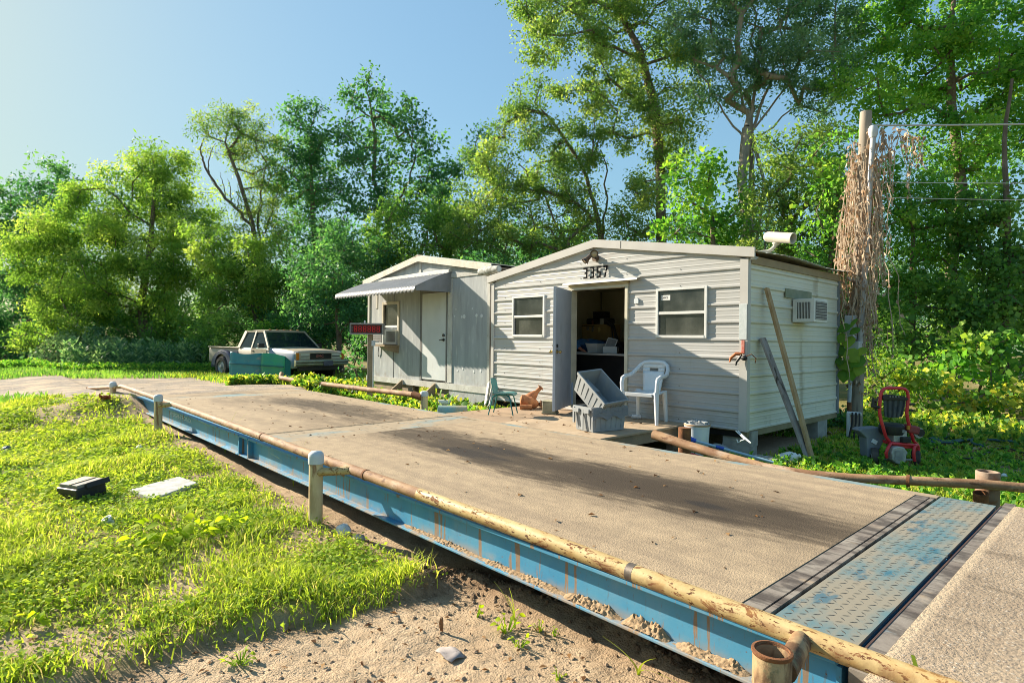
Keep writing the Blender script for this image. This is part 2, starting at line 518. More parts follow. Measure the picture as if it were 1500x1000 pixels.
for u, v, rx, ry, k in [(500, 598, 1.5, .40, .62), (440, 590, .9, .3, .5), (640, 640, 1.2, .36, .66), (760, 672, 1.3, .40, .7), (880, 702, 1.0, .40, .66), (990, 722, .75, .36, .62), (1090, 752, .55, .30, .6), (1190, 770, .45, .22, .4), (690, 664, .40, .13, .97), (730, 660, .3, .12, .8), (1035, 740, .15, .06, .9), (870, 696, .4, .10, .6), (960, 712, .35, .09, .6)]:
    p = at(u, v, 2, 0)
    col = spot(M, col, p.x + 6.8, p.y - 3.8, rx, ry, (.028, .024, .022) if k > .79 else (.05, .038, .027), min(.95, k * 1.3))
crk = M.voro((.5, .9, 1), 'DISTANCE_TO_EDGE')
col = M.mix(M.math('MULTIPLY', M.mr(crk.outputs['Distance'], .003, .0), .2), col, (.1, .08, .06))
hh = M.math('ADD', M.math('MULTIPLY', ag.outputs['Distance'], .6), fine)
m_deck = M.done(M.bsdf(col, .93, 0, .2, M.bump(hh, .48, .006)))

BLUE = (.045, .235, .42); BLUE2 = (.08, .29, .45)
MUD = (.36, .25, .15)
m_blue = pmat('blue beam paint', BLUE, BLUE2, vs=3, rough=.5, spec=.4, bump=.08, layers=[
    dict(c=(.30, .34, .36), s=(3, 3, 1.2), lo=.5, hi=.8, amt=.45), dict(c=(.12, .13, .14), s=(70, 70, 12), lo=.6, hi=.68, amt=.5),
    dict(c=(.20, .11, .05), c2=(.34, .22, .12), s=(15, 15, 1.1), d=8, lo=.60, hi=.63, rough=.95, amt=.9),
    dict(c=(.17, .09, .045), s=42, lo=.66, hi=.73, rough=.9),
    dict(c=MUD, s=(6, 6, 9), lo=.4, hi=.62, z=(-.155, -.235), rough=.95, amt=.8)])
m_bluetop = pmat('worn blue steel top', (.20, .40, .50), (.30, .40, .42), vs=6, rough=.55, bump=.1, layers=[
    dict(c=(.42, .32, .21), s=(4, 9, 4), lo=.42, hi=.62, rough=.95, amt=.8),
    dict(c=(.07, .055, .045), s=(3, 14, 3), lo=.5, hi=.68, rough=.9, amt=.75)])
m_dirtysteel = pmat('oily steel strip', (.30, .27, .23), (.17, .14, .12), vs=(3, 4, 3), rough=.7, bump=.15, layers=[
    dict(c=(.055, .045, .04), s=(5, 9, 5), lo=.42, hi=.62, amt=.8), dict(c=(.05, .04, .035), s=(3, 40, 3), lo=.54, hi=.62, amt=.5), dict(c=(.30, .42, .48), s=(3, 5, 3), lo=.6, hi=.72, amt=.5),
    dict(c=(.42, .32, .21), s=(5, 7, 3), lo=.58, hi=.75, amt=.7)])

# deck slabs, split by the cross joints
JM = (-7.05, -6.35); JL = (-12.30, -11.7)
MB().box2((XL, YN + .14, -.1), (JL[0], YFAR - .1, 0)).build('deck_slab', m_deck, scale)
MB().box2((JL[1], YN + .14, -.1), (JM[0], YFAR - .1, 0)).build('deck_slab', m_deck, scale)
MB().box2((JM[1], YN + .14, -.1), (XS1, YFAR - .1, 0)).build('deck_slab', m_deck, scale)

# checker plate material with real raised lozenges only on the near plate
m_check = pmat('blue checker plate', (.085, .185, .22), (.14, .20, .205), vs=5, rough=.75, metal=.0, spec=.2, bump=.05, layers=[
    dict(c=(.29, .235, .165), s=(4, 2.2, 3), lo=.36, hi=.58, rough=.95, amt=.75),
    dict(c=(.02, .12, .19), s=(5, 2.0, 3), lo=.58, hi=.66, rough=.4, amt=.7),
    dict(c=(.10, .08, .06), s=(60, 60, 3), lo=.6, hi=.75, amt=.5)])
m_lug = pmat('worn checker lugs', (.05, .05, .045), (.13, .13, .115), vs=30, rough=.6, bump=0)  # dark colour holds wear, dirt and the painted shading of the lugs

m_joint = pmat('dust-caked joint plate', (.36, .285, .195), (.29, .235, .165), vs=4, rough=.9, spec=.2, bump=.1, layers=[dict(c=(.15, .27, .31), s=(1.6, 1.1, 2), lo=.50, hi=.64, amt=.8), dict(c=(.10, .085, .065), s=(6, 20, 3), lo=.56, hi=.7, amt=.6)])
def checker(x0, x1, y0, y1, name, lugs=True, pitch=.039, z=0.0):
    pl = MB().box2((x0, y0, z - .02), (x1, y1, z - .006)).build(name, m_check if lugs else m_joint, scale)
    if lugs:
        V = []; Fq = []
        nx = int((x1 - x0 - .02) / pitch); ny = int((y1 - y0 - .02) / pitch)
        for i in range(nx):
            for j in range(ny):
                cx = x0 + .01 + (i + .5) * (x1 - x0 - .02) / nx; cy = y0 + .01 + (j + .5) * (y1 - y0 - .02) / ny
                a = math.radians(45 if (i + j) % 2 else -45)
                dx, dy = math.cos(a), math.sin(a); L = pitch * .47; w = .0048; h = z - .006
                b = len(V)
                V += [(cx - dx * L, cy - dy * L, h), (cx + dy * w, cy - dx * w, h), (cx + dx * L, cy + dy * L, h), (cx - dy * w, cy + dx * w, h),
                      (cx - dx * L * .5, cy - dy * L * .5, h + .0018), (cx + dx * L * .5, cy + dy * L * .5, h + .0018)]
                Fq += [(b, b + 1, b + 5, b + 4), (b + 1, b + 2, b + 5, b + 5), (b + 2, b + 3, b + 4, b + 5), (b + 3, b, b + 4, b + 4)]
        mb = MB(); mb.v = V; mb.f = [tuple(dict.fromkeys(f)) for f in Fq]; mb.m = [0] * len(Fq)
        mb.build('lugs', m_lug, pl, fixn=False)
    return pl
XS2b, XRb = XS2 + .012, XR
checker(XS2b, XRb, YN + .02, 3.885, 'checker_plate')
checker(XS2b, XRb, 3.90, YFAR, 'checker_plate')
checker(JM[0] + .03, JM[1] - .03, YN + .16, 3.95, 'checker_plate', False)
checker(JM[0] + .03, JM[1] - .03, 3.965, YFAR - .12, 'checker_plate', False)
for a, b in ((JL[0], JL[1]), (JM[0], JM[0] + .024), (JM[1] - .024, JM[1])):
    MB().box2((a, YN + .14, -.1), (b, YFAR - .1, -.002)).build('joint_plate', m_joint, scale)
# end strip: two bars with a slot between, and the rim plates along both long edges
mb = MB().box2((XS1 + .004, YN + .1, -.06), (XS1 + .088, YFAR - .1, -.003)).box2((XS1 + .098, YN + .1, -.06), (XS2 - .006, YFAR - .1, -.003))
mb.build('end_strip', m_dirtysteel, scale)
MB().box2((XL, YFAR - .096, -.25), (XS2, YFAR, -.002)).build('far_edge_beam', m_joint, scale)
# near I-beam
def beam_parts(x0, x1):
    MB().box2((x0, YN + .058, -.222), (x1, YN + .072, -.024)).build('beam_web', m_blue, scale)
    MB().box2((x0, YN, -.023), (x1, YN + .138, -.001)).build('top_flange', m_blue, scale, bevel=.004)
    MB().box2((x0, YN, -.238), (x1, YN + .18, -.223)).build('bottom_flange', m_blue, scale, bevel=.004)
beam_parts(XL + .02, -7.19); beam_parts(-7.155, -6.875); beam_parts(-6.845, XR - .02)
for x in (-7.172, -6.86):
    MB().box2((x - .013, YN + .004, -.236), (x + .013, YN + .057, -.03)).build('stiffener', m_blue, scale)
MB().box2((XL, YN + .01, -.25), (XL + .018, YN + .5, -.03)).build('end_plate', m_blue, scale)
MB().box2((XR - .02, YN + .01, -.25), (XR - .002, YFAR, -.03)).build('end_plate', m_blue, scale)
MB().box2((-6.98, YN + .045, -.14), (-6.96, YN + .0575, -.05)).build('data_plate', m_dirtysteel, scale)
# near-black screens added under the deck so light never runs through
mb = MB().box2((XL + .2, YN + .5, -.45), (XR - .05, YN + .53, -.1)); mb.box2((XL + .2, YFAR - .3, -.45), (XR - .05, YFAR - .27, -.1))
mb.build('light_screen', m_dark, scale)
# lettering on the beam
m_letter = pmat('white lettering', (.62, .70, .74), (.5, .6, .66), rough=.6, bump=0)
p0 = at(251.5, 612, 1, YN + .056); p1 = at(281, 618, 1, YN + .056)
MX = Matrix(((1, 0, 0, -10.62), (0, 0, -1, YN + .0562), (0, 1, 0, -.118), (0, 0, 0, 1)))
wx = at(252, 606, 1, YN + .085).x; we = at(281, 618, 1, YN + .085).x
MX[0][3] = wx
text_part('lettering', 'WEIGH-TRONIX', .088, MX, m_letter, scale, .001, 1.05, sx=(we - wx) / .62)
# clods of mud lying on the bottom flange
m_mud = pmat('dry mud', (.38, .27, .165), (.27, .18, .10), vs=30, rough=.97, bump=.7, bs=120)
def mud_bank(xa, xb, h, seed):
    nx = max(8, int((xb - xa) / .006)); g = []
    for j in range(15):
        y = YN + .008 + .048 * j / 14; row = []
        for i in range(nx + 1):
            x = xa + (xb - xa) * i / nx; t = i / nx
            env = min(1, math.sin(math.pi * t) * 1.6) * (.35 + 1.1 * float(vnoise(x, seed, 9, seed)))
            lump = float(fbm(x, y, 24, 3, seed + 3)); fine = float(fbm(x, y, 110, 2, seed + 7))
            z = h * env * (.25 + .75 * (j / 14) ** .8) * (.55 + .6 * lump) * (.8 + .4 * fine) * .8 + .016 * (fine - .5) * env - (.014 * (1 - j / 14) * lump) + .002
            row.append((x, y, -.2225 + max(-.004, z)))
        g.append(row)
    MB().sheet(g).build('mud_bank', m_mud, scale, smooth=True, ang=70)
for xa, xb, h in [(-2.8, -2.1, .020), (-2.12, -1.74, .034), (-1.73, -1.47, .046), (-1.44, -1.10, .042), (-1.09, -.98, .036), (-3.7, -2.8, .011)]:
    mud_bank(xa, xb, h, int(-xa * 10))
# threshold strip and rusty angle by the right end
sill = thing('sill_plate', 'oily steel sill plate between the blue checker plates and the concrete apron', 'sill plate', (-.69, 3.8, 0))
MB().box2((XR + .03, YN - .02, -.3), (-.655, YFAR + .15, -.006)).build('plate', m_dirtysteel, sill)
MB().box2((XR + .022, YN + .0, -.3), (XR + .0295, YFAR + .02, -.004)).build('angle_iron', pmat('dark angle iron', (.06, .04, .045), (.11, .06, .04), rough=.7), sill)
ang = MB().prism([(-.80, YN - .02, -.27), (-.70, YN - .02, -.11), (-.5, YN - .02, -.11), (-.5, YN - .02, -.27)], (0, .03, 0))
ang.build('corner_plate', m_rust, sill)

M = Mat('rough apron concrete')
ag = M.voro(62); ag2 = M.voro(120); f2 = M.noise(150, 3, .6); md = M.noise(3, 5, .6, off=3)
col = M.mix(M.mr(md, .35, .65), (.37, .29, .205), (.29, .225, .16))
sep = M.new('ShaderNodeSeparateColor'); M.lk(ag.outputs['Color'], sep.inputs[0])
peb = M.ramp(sep.outputs[0], [(0, (.12, .10, .09)), (.3, (.24, .20, .155)), (.6, (.40, .33, .25)), (.85, (.50, .45, .38)), (1, (.28, .17, .1))])
col = M.mix(M.math('MULTIPLY', M.mr(ag.outputs['Distance'], .42, .28), .7), col, peb)
col = M.mix(M.mr(f2, .56, .72), col, (.16, .13, .10))
st = M.mr(M.noise((1.2, 4, 1), 5, .6, .3, off=7), .52, .68)
X, Y, Z = M.xyz()
col = M.mix(M.math('MULTIPLY', M.math('MULTIPLY', st, M.mr(M.math('ABSOLUTE', M.math('ADD', Y, .2)), 1.0, .3)), .8), col, (.075, .06, .045))
edge = M.mr(X, .055, .02)
col = M.mix(M.math('MULTIPLY', edge, .6), col, (.55, .43, .29))
hb = M.math('ADD', M.math('MULTIPLY', ag.outputs['Distance'], -.8), f2)
m_apron = M.done(M.bsdf(col, .92, 0, .2, M.bump(hb, .62, .007)))
ap = MB().sheet([[(-.653 + i * .35, 2.22 + j * .4, .0 + (.0 if i == 0 else (vnoise(i * .35, j * .4, 1.3, 3) - .5) * .012)) for i in range(70)] for j in range(9)])
apron = ap.build('concrete_apron', m_apron, None, origin=(-.653, 3.8, 0)); tag(apron, kind='structure')
mb = MB().box2((-.653, 2.22, -.42), (24, 5.42, -.02)); 
o = mb.build('apron_base', m_apron, None, origin=(-.653, 3.8, 0)); tag(o, kind='structure')

# ================================================================ PIPE RAILS
CREAM = (.54, .42, .21)
m_pipe_y = pmat('peeling cream pipe paint', CREAM, (.42, .30, .13), vs=5, rough=.55, bump=.25, bs=70, layers=[
    dict(c=RUST, c2=RUST2, s=(8, 22, 22), lo=.555, hi=.572, d=9, r=.74, dist=.9, rough=.95), dict(c=(.07, .03, .016), c2=RUST, s=(22, 60, 60), lo=.60, hi=.62, d=5, rough=.95), dict(c=RUST, c2=RUST2, s=(5, 5, 5), lo=.4, hi=.6, z=(.475, .455), amt=.7),
    dict(c=(.10, .045, .02), s=(9, 26, 26), lo=.645, hi=.67, d=6, dist=1.2, rough=.95),
    dict(c=(.40, .23, .07), s=(6, 14, 14), lo=.48, hi=.66, amt=.55)])
m_pipe_r = pmat('rusty pipe', (.38, .235, .125), (.22, .115, .06), vs=(5, 10, 10), rough=.75, bump=.4, bs=80, layers=[
    dict(c=(.50, .40, .30), s=(4, 12, 12), lo=.52, hi=.7, amt=.7), dict(c=RUST, s=(10, 20, 20), lo=.56, hi=.66, amt=.9)])
m_post = pmat('cream post paint', (.66, .53, .32), (.56, .43, .24), vs=4, rough=.6, bump=.2, layers=[
    dict(c=RUST2, c2=RUST, s=(14, 14, 2.2), lo=.60, hi=.68, amt=.85), dict(c=(.30, .24, .16), s=(8, 8, 5), lo=.5, hi=.7, z=(-.2, -.45), amt=.9),
    dict(c=(.27, .14, .06), s=(12, 12, 2.5), lo=.45, hi=.7, z=(.08, .2), amt=.6)])
m_cap = pmat('grey cap paint', (.56, .60, .62), (.48, .52, .54), vs=9, rough=.6)

near_rail = thing('guard_rail', 'long cream and rust pipe rail on capped posts along the near edge of the weighbridge', 'guard rail', (-6, 2.1, GZ))
PR = .0415
def YP_(x): return float(np.interp(x, [-13.5, -5, -2, 2], [2.20, 2.26, 2.325, 2.335]))
pl = []
for u, v in [(185, 568), (245, 588.5), (300, 608.5), (360, 631), (420, 653), (470, 672), (530, 694), (600, 717), (690, 749), (800, 790), (955, 850), (1110, 908), (1250, 962)]:
    p = at(u, v, 1, 2.27); p = at(u, v, 1, YP_(p.x)); pl.append(at(u, v, 1, YP_(p.x)))
zfit = np.polyfit([p.x for p in pl], [p.z for p in pl], 2)
def prz(x): return zfit[0] * max(x, -14) ** 2 + zfit[1] * x + zfit[2] if x < -.6 else prz(-.601)
YP = 2.27
xsplit1, xsplit2 = at(610, 722, 1, YP).x, at(600, 718, 1, YP).x
def rail_piece(x0, x1, mat, r=PR, n=28):
    m = max(2, int((x1 - x0) / .25))
    MB().tube([(x0 + (x1 - x0) * i / m, YP_(x0 + (x1 - x0) * i / m), prz(x0 + (x1 - x0) * i / m)) for i in range(m + 1)], r, n).build('rail_pipe', mat, near_rail, smooth=True)
xa = at(185, 568, 1, YP).x
rail_piece(xa, xsplit1, m_pipe_r, PR * .96)
rail_piece(xsplit1 + .002, -.04, m_pipe_y)
rail_piece(-.0395, 1.6, m_pipe_y)
for x in (at(535, 697, 1, YP).x, at(388, 642, 1, YP).x):
    MB().tube([(x - .012, YP_(x), prz(x)), (x + .012, YP_(x), prz(x))], PR * 1.05, 24).build('weld_collar', m_rust, near_rail, smooth=True)
# left return leg of the rail: bends to the post and runs on to its open end
pA = Vector((xa, YP_(xa), prz(xa)))
pB = at(168, 567, 1, 2.12); pC = at(112, 569, 1, 2.12)
pC = pB + (pC - pB) * .62
MB().tube([pA, pA + (pB - pA) * .3, pB, pB + (pC - pB) * .5, pC], PR * .9, 16).build('rail_pipe', m_pipe_r, near_rail, smooth=True)
MB().tube([pC + Vector((.04, 0, 0)), pC + Vector((-.04, 0, -.015))], PR * 1.15, 14).build('end_collar', m_rust, near_rail, smooth=True)
YPO = 2.08
def post(u, vtop, r, vbase=None, cap=True):
    p = at(u, vtop, 1, YPO); zb = float(zg(p.x, YPO)) - .12
    MB().tube([(p.x, YPO, zb), (p.x, YPO, p.z)], r, 24).build('post', m_post, near_rail, smooth=True)
    if cap:
        Mx = Matrix.Translation((p.x, YPO, p.z))
        MB().lathe([(r * 1.13, -.035), (r * 1.14, .02), (r * 1.05, .045), (r * .75, .062), (.001, .07)], Mx, 24, cap0=True).build('post_cap', m_cap, near_rail, smooth=True)
    return p
for u, vt, r in [(463, 672, .055), (232, 584, .055), (165.5, 564, .055)]:
    p = post(u, vt, r)
    zz = prz(p.x + .25)
    MB().tube([(p.x + .02, YPO, zz - .03), (p.x + .24, YP_(p.x) - .01, zz)], .034, 14).build('bracket', m_pipe_y, near_rail, smooth=True)
# near open-topped post
pN = at(1131, 952, 1, 1.99)
rN = .062; zt = pN.z
m_post2 = pmat('mossy rusty post', (.42, .31, .17), (.24, .14, .07), vs=8, rough=.8, bump=.5, layers=[
    dict(c=(.10, .05, .025), s=(12, 12, 4), lo=.42, hi=.56, amt=.9), dict(c=(.16, .15, .08), s=16, lo=.55, hi=.7, amt=.8)])
mb = MB()
mb.lathe([(rN, -.75), (rN, -.004), (rN - .002, 0), (rN - .008, 0), (rN - .01, -.004), (rN - .01, -.06), (rN - .012, -.3), (.001, -.32)], Matrix.Translation((pN.x, 1.99, zt)), 32)
mb.build('post', m_post2, near_rail, smooth=True)
m_inside = pmat('wet rust', (.06, .02, .012), (.02, .012, .01), vs=30, rough=.35, bump=.6)
MB().lathe([(rN - .011, -.07), (rN - .013, -.29), (.001, -.3)], Matrix.Translation((pN.x, 1.99, zt)), 24).build('rust_lining', m_inside, near_rail, smooth=True)
MB().lathe([(rN + .001, -.012), (rN + .004, -.006), (rN + .003, .002), (rN - .006, .004), (rN - .011, -.006)], Matrix.Translation((pN.x, 1.99, zt)), 32).build('rim', m_rust, near_rail, smooth=True)
xq = at(1160, 940, 1, YP).x
MB().tube([(pN.x + .03, 2.02, zt - .07), (xq + .02, YP_(xq) - .02, prz(xq) - .005)], .038, 18).build('bracket', m_post2, near_rail, smooth=True)
xm = at(916, 843, 1, YP).x
MB().tube([(xm - .02, YP_(xm), prz(xm)), (xm + .02, YP_(xm), prz(xm))], PR * 1.015, 24).build('repair_sleeve', pmat('bare dark steel', (.12, .10, .09), (.2, .17, .14), vs=30, rough=.5, metal=.5), near_rail, smooth=True)

# far rail at the left
far_rail = thing('guard_rail', 'rusty pipe rail on short posts beside the left shed steps', 'guard rail', (-11, 5.72, GZ))
YQ = 5.72
pp = [at(u, v, 1, YQ) for u, v in [(411, 553), (430, 556.5), (480, 563), (540, 570.5), (605, 577.5)]]
MB().tube(pp, .05, 14).build('rail_pipe', m_pipe_r, far_rail, smooth=True)
MB().tube([pp[0], pp[0] + Vector((-.25, .12, .09))], .05, 12).build('rail_elbow', m_pipe_r, far_rail, smooth=True)
pe = at(620, 580, 1, YQ + .08)
MB().tube([pp[-1], pe + Vector((0, -.03, -.02))], .062, 14).build('bracket', m_rust, far_rail, smooth=True)
MB().tube([(pe.x, YQ + .1, GZ - .1), (pe.x, YQ + .1, pe.z + .02)], .065, 16).build('post', m_post, far_rail, smooth=True)
MB().lathe([(.072, 0), (.074, .05), (.06, .08), (.001, .095)], Matrix.Translation((pe.x, YQ + .1, pe.z)), 18, cap0=True).build('post_cap', m_cap, far_rail, smooth=True)
pk = at(461, 562, 1, YQ + .1)
MB().tube([(pk.x, YQ + .1, GZ - .1), (pk.x, YQ + .1, pk.z + .04)], .07, 12).build('post', m_rust, far_rail, smooth=True)

# loose pipe at the right
loose = thing('guard_rail', 'bent brown pipe rail hanging loose on a stub post at the right far side', 'guard rail', (-2, 5.8, GZ))
pts = [at(958, 636, 1, 5.62), at(1000, 650, 1, 5.60), at(1060, 668, 1, 5.57), at(1120, 684, 1, 5.54), at(1180, 694, 1, 5.55), at(1250, 700, 1, 5.64), at(1340, 704, 1, 5.80), at(1440, 709, 1, 6.0), at(1520, 716, 1, 6.15)]
MB().tube(pts, [.056, .05, .046, .042, .039, .038, .038, .038, .038], 18).build('rail_pipe', m_pipe_r, loose, smooth=True)
pj = at(1330, 704, 1, 5.79)
MB().tube([pj + Vector((-.01, 0, 0)), pj + Vector((.012, .004, 0))], .052, 16).build('weld_collar', m_rust, loose, smooth=True)
pq = at(1447, 690, 1, 6.16)
m_fp = pmat('rusty grey post', (.33, .25, .19), (.24, .15, .10), vs=9, rough=.85, bump=.4, layers=[dict(c=RUST2, s=12, lo=.5, hi=.65, amt=.7)])
MB().lathe([(.082, -.75), (.082, -.002), (.078, 0), (.068, 0), (.066, -.01), (.06, -.3), (.001, -.31)], Matrix.Translation((pq.x, pq.y, pq.z)), 24).build('post', m_fp, loose, smooth=True)
pr = at(1441, 722, 1, 5.98)
MB().lathe([(.052, -.3), (.052, 0), (.044, 0), (.042, -.1), (.001, -.11)], Matrix.Translation((pr.x - .02, pr.y, pr.z)) @ Matrix.Rotation(.25, 4, 'X'), 18).build('stub_pipe', m_rust, loose, smooth=True)
stub = thing('post', 'short rusty stub post leaning beside the porch under the loose pipe', 'post', tuple(at(1003, 657, 2, -.2)))
ps = at(1003, 626, 1, 5.98)
MB().tube([(ps.x, ps.y, GZ - .05), (ps.x, ps.y, ps.z)], .07, 16).build('pipe', m_rust, stub, smooth=True)
WM_dummy = None
# ================================================================ BIG METAL SHED
YF = 7.35
XSR = at(1092.5, 600, 1, YF).x          # right front corner
XSL = at(721.5, 500, 1, YF).x           # left front corner
YB = at(1227, 500, 0, XSR).y            # rear of the right side wall
ZE = at(1095, 377, 1, YF).z             # eave underside at the front
ZP = at(876, 363, 1, YF).z              # gable peak underside
XP = (XSL + XSR) / 2
ZB = at(1091, 631, 1, YF).z             # bottom of the sheeting
PITCH = .2335
ZR0 = at(1086.4, 391.5, 1, YF).z

m_siding = pmat('beige ribbed sheeting', (.45, .447, .435), (.41, .408, .397), vs=1.4, rough=.45, metal=.05, spec=.4, bump=.04, layers=[
    dict(c=(.40, .37, .32), s=(1.6, 1.6, .4), lo=.55, hi=.8, amt=.35), dict(c=(.30, .29, .24), s=(9, 9, .8), lo=.6, hi=.75, amt=.35),
    dict(c=(.33, .29, .22), s=(5, 5, 7), lo=.45, hi=.7, z=(.35, .0), amt=.5)])
m_siding_side = pmat('stained sheeting with painted fill', (.70, .69, .59), (.63, .62, .52), vs=1.2, rough=.5, metal=.05, spec=.35, bump=.04, layers=[  # base lighter than the front sheeting: fill light put into the colour
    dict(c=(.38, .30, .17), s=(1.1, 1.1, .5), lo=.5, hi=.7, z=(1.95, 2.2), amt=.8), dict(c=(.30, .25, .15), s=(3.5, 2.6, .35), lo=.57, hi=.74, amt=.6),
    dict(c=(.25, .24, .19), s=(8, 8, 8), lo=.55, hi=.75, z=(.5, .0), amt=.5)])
m_trim = pmat('light grey trim', (.50, .485, .46), (.45, .435, .41), vs=3, rough=.45, spec=.4, bump=.03, layers=[dict(c=(.33, .30, .25), s=(9, 9, 2), lo=.6, hi=.8, amt=.5)])
m_inner = pmat('grey interior panel', (.70, .68, .55), (.62, .60, .46), vs=2, rough=.8)

shed = thing('metal_shed', 'beige ribbed metal shed with open door, two windows and a low gable roof', 'shed', (XP, YF, 0))

def prof(z0, z1):
    out = {}
    k0 = int(math.floor((z0 - ZR0) / PITCH)) - 1; k1 = int(math.ceil((z1 - ZR0) / PITCH)) + 1
    for k in range(k0, k1 + 1):
        c = ZR0 + k * PITCH
        for dz, o in ((-.030, 0), (-.012, .019), (.012, .019), (.026, 0), (PITCH / 3 - .012, 0), (PITCH / 3, .0032), (PITCH / 3 + .012, 0), (2 * PITCH / 3 - .012, 0), (2 * PITCH / 3, .0032), (2 * PITCH / 3 + .012, 0)):
            out[round(c + dz, 5)] = o
    return sorted((z, o) for z, o in out.items())

def siding(mb, P0, U, N, w, zb, zt_max, limits, holes):
    """ribbed sheet: P0 corner at z=0, U along, N outward; limits(z)->(a,b); holes (a,b,z0,z1)"""
    P = prof(zb, zt_max); zs = [p[0] for p in P]; os_ = [p[1] for p in P]
    cuts = sorted(set([zb, zt_max] + [h[2] for h in holes] + [h[3] for h in holes] + [z for z in zs if zb < z < zt_max]))
    off = lambda z: float(np.interp(z, zs, os_))
    for a, b in zip(cuts[:-1], cuts[1:]):
        if b - a < 1e-5: continue
        zm = (a + b) / 2
        la, ra = limits(a); lb, rb = limits(b)
        segs = [(0.0, 1.0)]
        iv = []
        for h in holes:
            if h[2] - 1e-6 <= zm <= h[3] + 1e-6: iv.append((h[0], h[1]))
        iv.sort(); cur = None; pieces = []; x = None
        start = ('L',)
        edges = [('L', None)]
        for h in iv: edges += [('H', h[0]), ('H', h[1])]
        edges.append(('R', None))
        for i in range(0, len(edges), 2):
            e0, e1 = edges[i], edges[i + 1]
            xa0 = la if e0[0] == 'L' else e0[1]; xb0 = lb if e0[0] == 'L' else e0[1]
            xa1 = ra if e1[0] == 'R' else e1[1]; xb1 = rb if e1[0] == 'R' else e1[1]
            if xa1 - xa0 < 1e-4 and xb1 - xb0 < 1e-4: continue
            oa, ob = N * off(a), N * off(b)
            mb.add([P0 + U * xa0 + oa + Vector((0, 0, a)), P0 + U * xa1 + oa + Vector((0, 0, a)), P0 + U * xb1 + ob + Vector((0, 0, b)), P0 + U * xb0 + ob + Vector((0, 0, b))], [(0, 1, 2, 3)])

def holed(mb, P0, U, w, zb, zt, holes, mi=0):
    """flat wall with rectangular holes"""
    xs = sorted(set([0, w] + [h[0] for h in holes] + [h[1] for h in holes])); zs = sorted(set([zb, zt] + [h[2] for h in holes] + [h[3] for h in holes]))
    for x0, x1 in zip(xs[:-1], xs[1:]):
        for z0, z1 in zip(zs[:-1], zs[1:]):
            xm, zm = (x0 + x1) / 2, (z0 + z1) / 2
            if any(h[0] < xm < h[1] and h[2] < zm < h[3] for h in holes): continue
            mb.add([P0 + U * x0 + Vector((0, 0, z0)), P0 + U * x1 + Vector((0, 0, z0)), P0 + U * x1 + Vector((0, 0, z1)), P0 + U * x0 + Vector((0, 0, z1))], [(0, 1, 2, 3)], mi)

W = XSR - XSL
def fx(u, v): return at(u, v, 1, YF).x - XSL
def fz(u, v): return at(u, v, 1, YF).z
w1 = (fx(753, 464), fx(798, 464), fz(775, 492.5), fz(775, 434.5))
w2 = (fx(964, 458), fx(1035.5, 456), fz(1000, 493.5), fz(1000, 422.5))
ZFL = .06
dr = (fx(837, 470), fx(919.5, 470), ZFL - .02, fz(878, 423))
holes = [w1, w2, dr]
slope = (ZP - ZE) / (W / 2)
def lim(z):
    if z <= ZE: return (0.0, W)
    t = (z - ZE) / slope
    return (t, W - t)
mb = MB(); siding(mb, Vector((XSL, YF, 0)), Vector((1, 0, 0)), Vector((0, -1, 0)), W, ZB, ZP - .005, lim, holes)
front_mb = mb
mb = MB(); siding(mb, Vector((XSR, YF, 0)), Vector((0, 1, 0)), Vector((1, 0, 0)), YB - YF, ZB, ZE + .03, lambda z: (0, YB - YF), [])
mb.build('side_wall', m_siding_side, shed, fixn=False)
mb = MB(); siding(mb, Vector((XSL, YF, 0)), Vector((0, 1, 0)), Vector((-1, 0, 0)), YB - YF, ZB, ZE + .03, lambda z: (0, YB - YF), [])
siding(mb, Vector((XSL, YB, 0)), Vector((1, 0, 0)), Vector((0, 1, 0)), W, ZB, ZP - .005, lim, [])
mb.build('rear_walls', m_siding, shed, fixn=False)
# interior lining, floor, ceiling
mb = MB(); holed(mb, Vector((XSL + .08, YF + .09, 0)), Vector((1, 0, 0)), W - .16, ZFL, ZE, [(h[0] - .08, h[1] - .08, max(h[2], ZFL), h[3]) for h in holes])
for a, b in (((XSL + .08, YF + .09), (XSL + .08, YB - .08)), ((XSR - .08, YF + .09), (XSR - .08, YB - .08)), ((XSL + .08, YB - .08), (XSR - .08, YB - .08))):
    mb.add([(a[0], a[1], ZFL), (b[0], b[1], ZFL), (b[0], b[1], ZE), (a[0], a[1], ZE)], [(0, 1, 2, 3)])
mb.add([(XSL + .08, YF + .09, ZE), (XSR - .08, YF + .09, ZE), (XSR - .08, YB - .08, ZE), (XSL + .08, YB - .08, ZE)], [(0, 1, 2, 3)])
mb.build('lining', m_inner, shed, fixn=False)
sx = at(880, 450, 1, YB - .1).x
MB().box2((sx - .02, YB - .10, ZFL), (sx + .02, YB - .083, ZE)).build('panel_batten', pmat('pale batten', (.42, .41, .33)), shed)
MB().box2((XSL + .02, YF + .03, ZFL - .09), (XSR - .02, YB - .02, ZFL)).build('floor', m_wood, shed)
# reveal of the openings
for h in (w1, w2):
    x0, x1 = XSL + h[0], XSL + h[1]
    MB().box2((x0 - .01, YF + .002, h[2] - .01), (x0 + .002, YF + .088, h[3] + .01)).build('reveal', m_inner, shed); MB().box2((x1 - .002, YF + .002, h[2] - .01), (x1 + .01, YF + .088, h[3] + .01)).build('reveal', m_inner, shed)
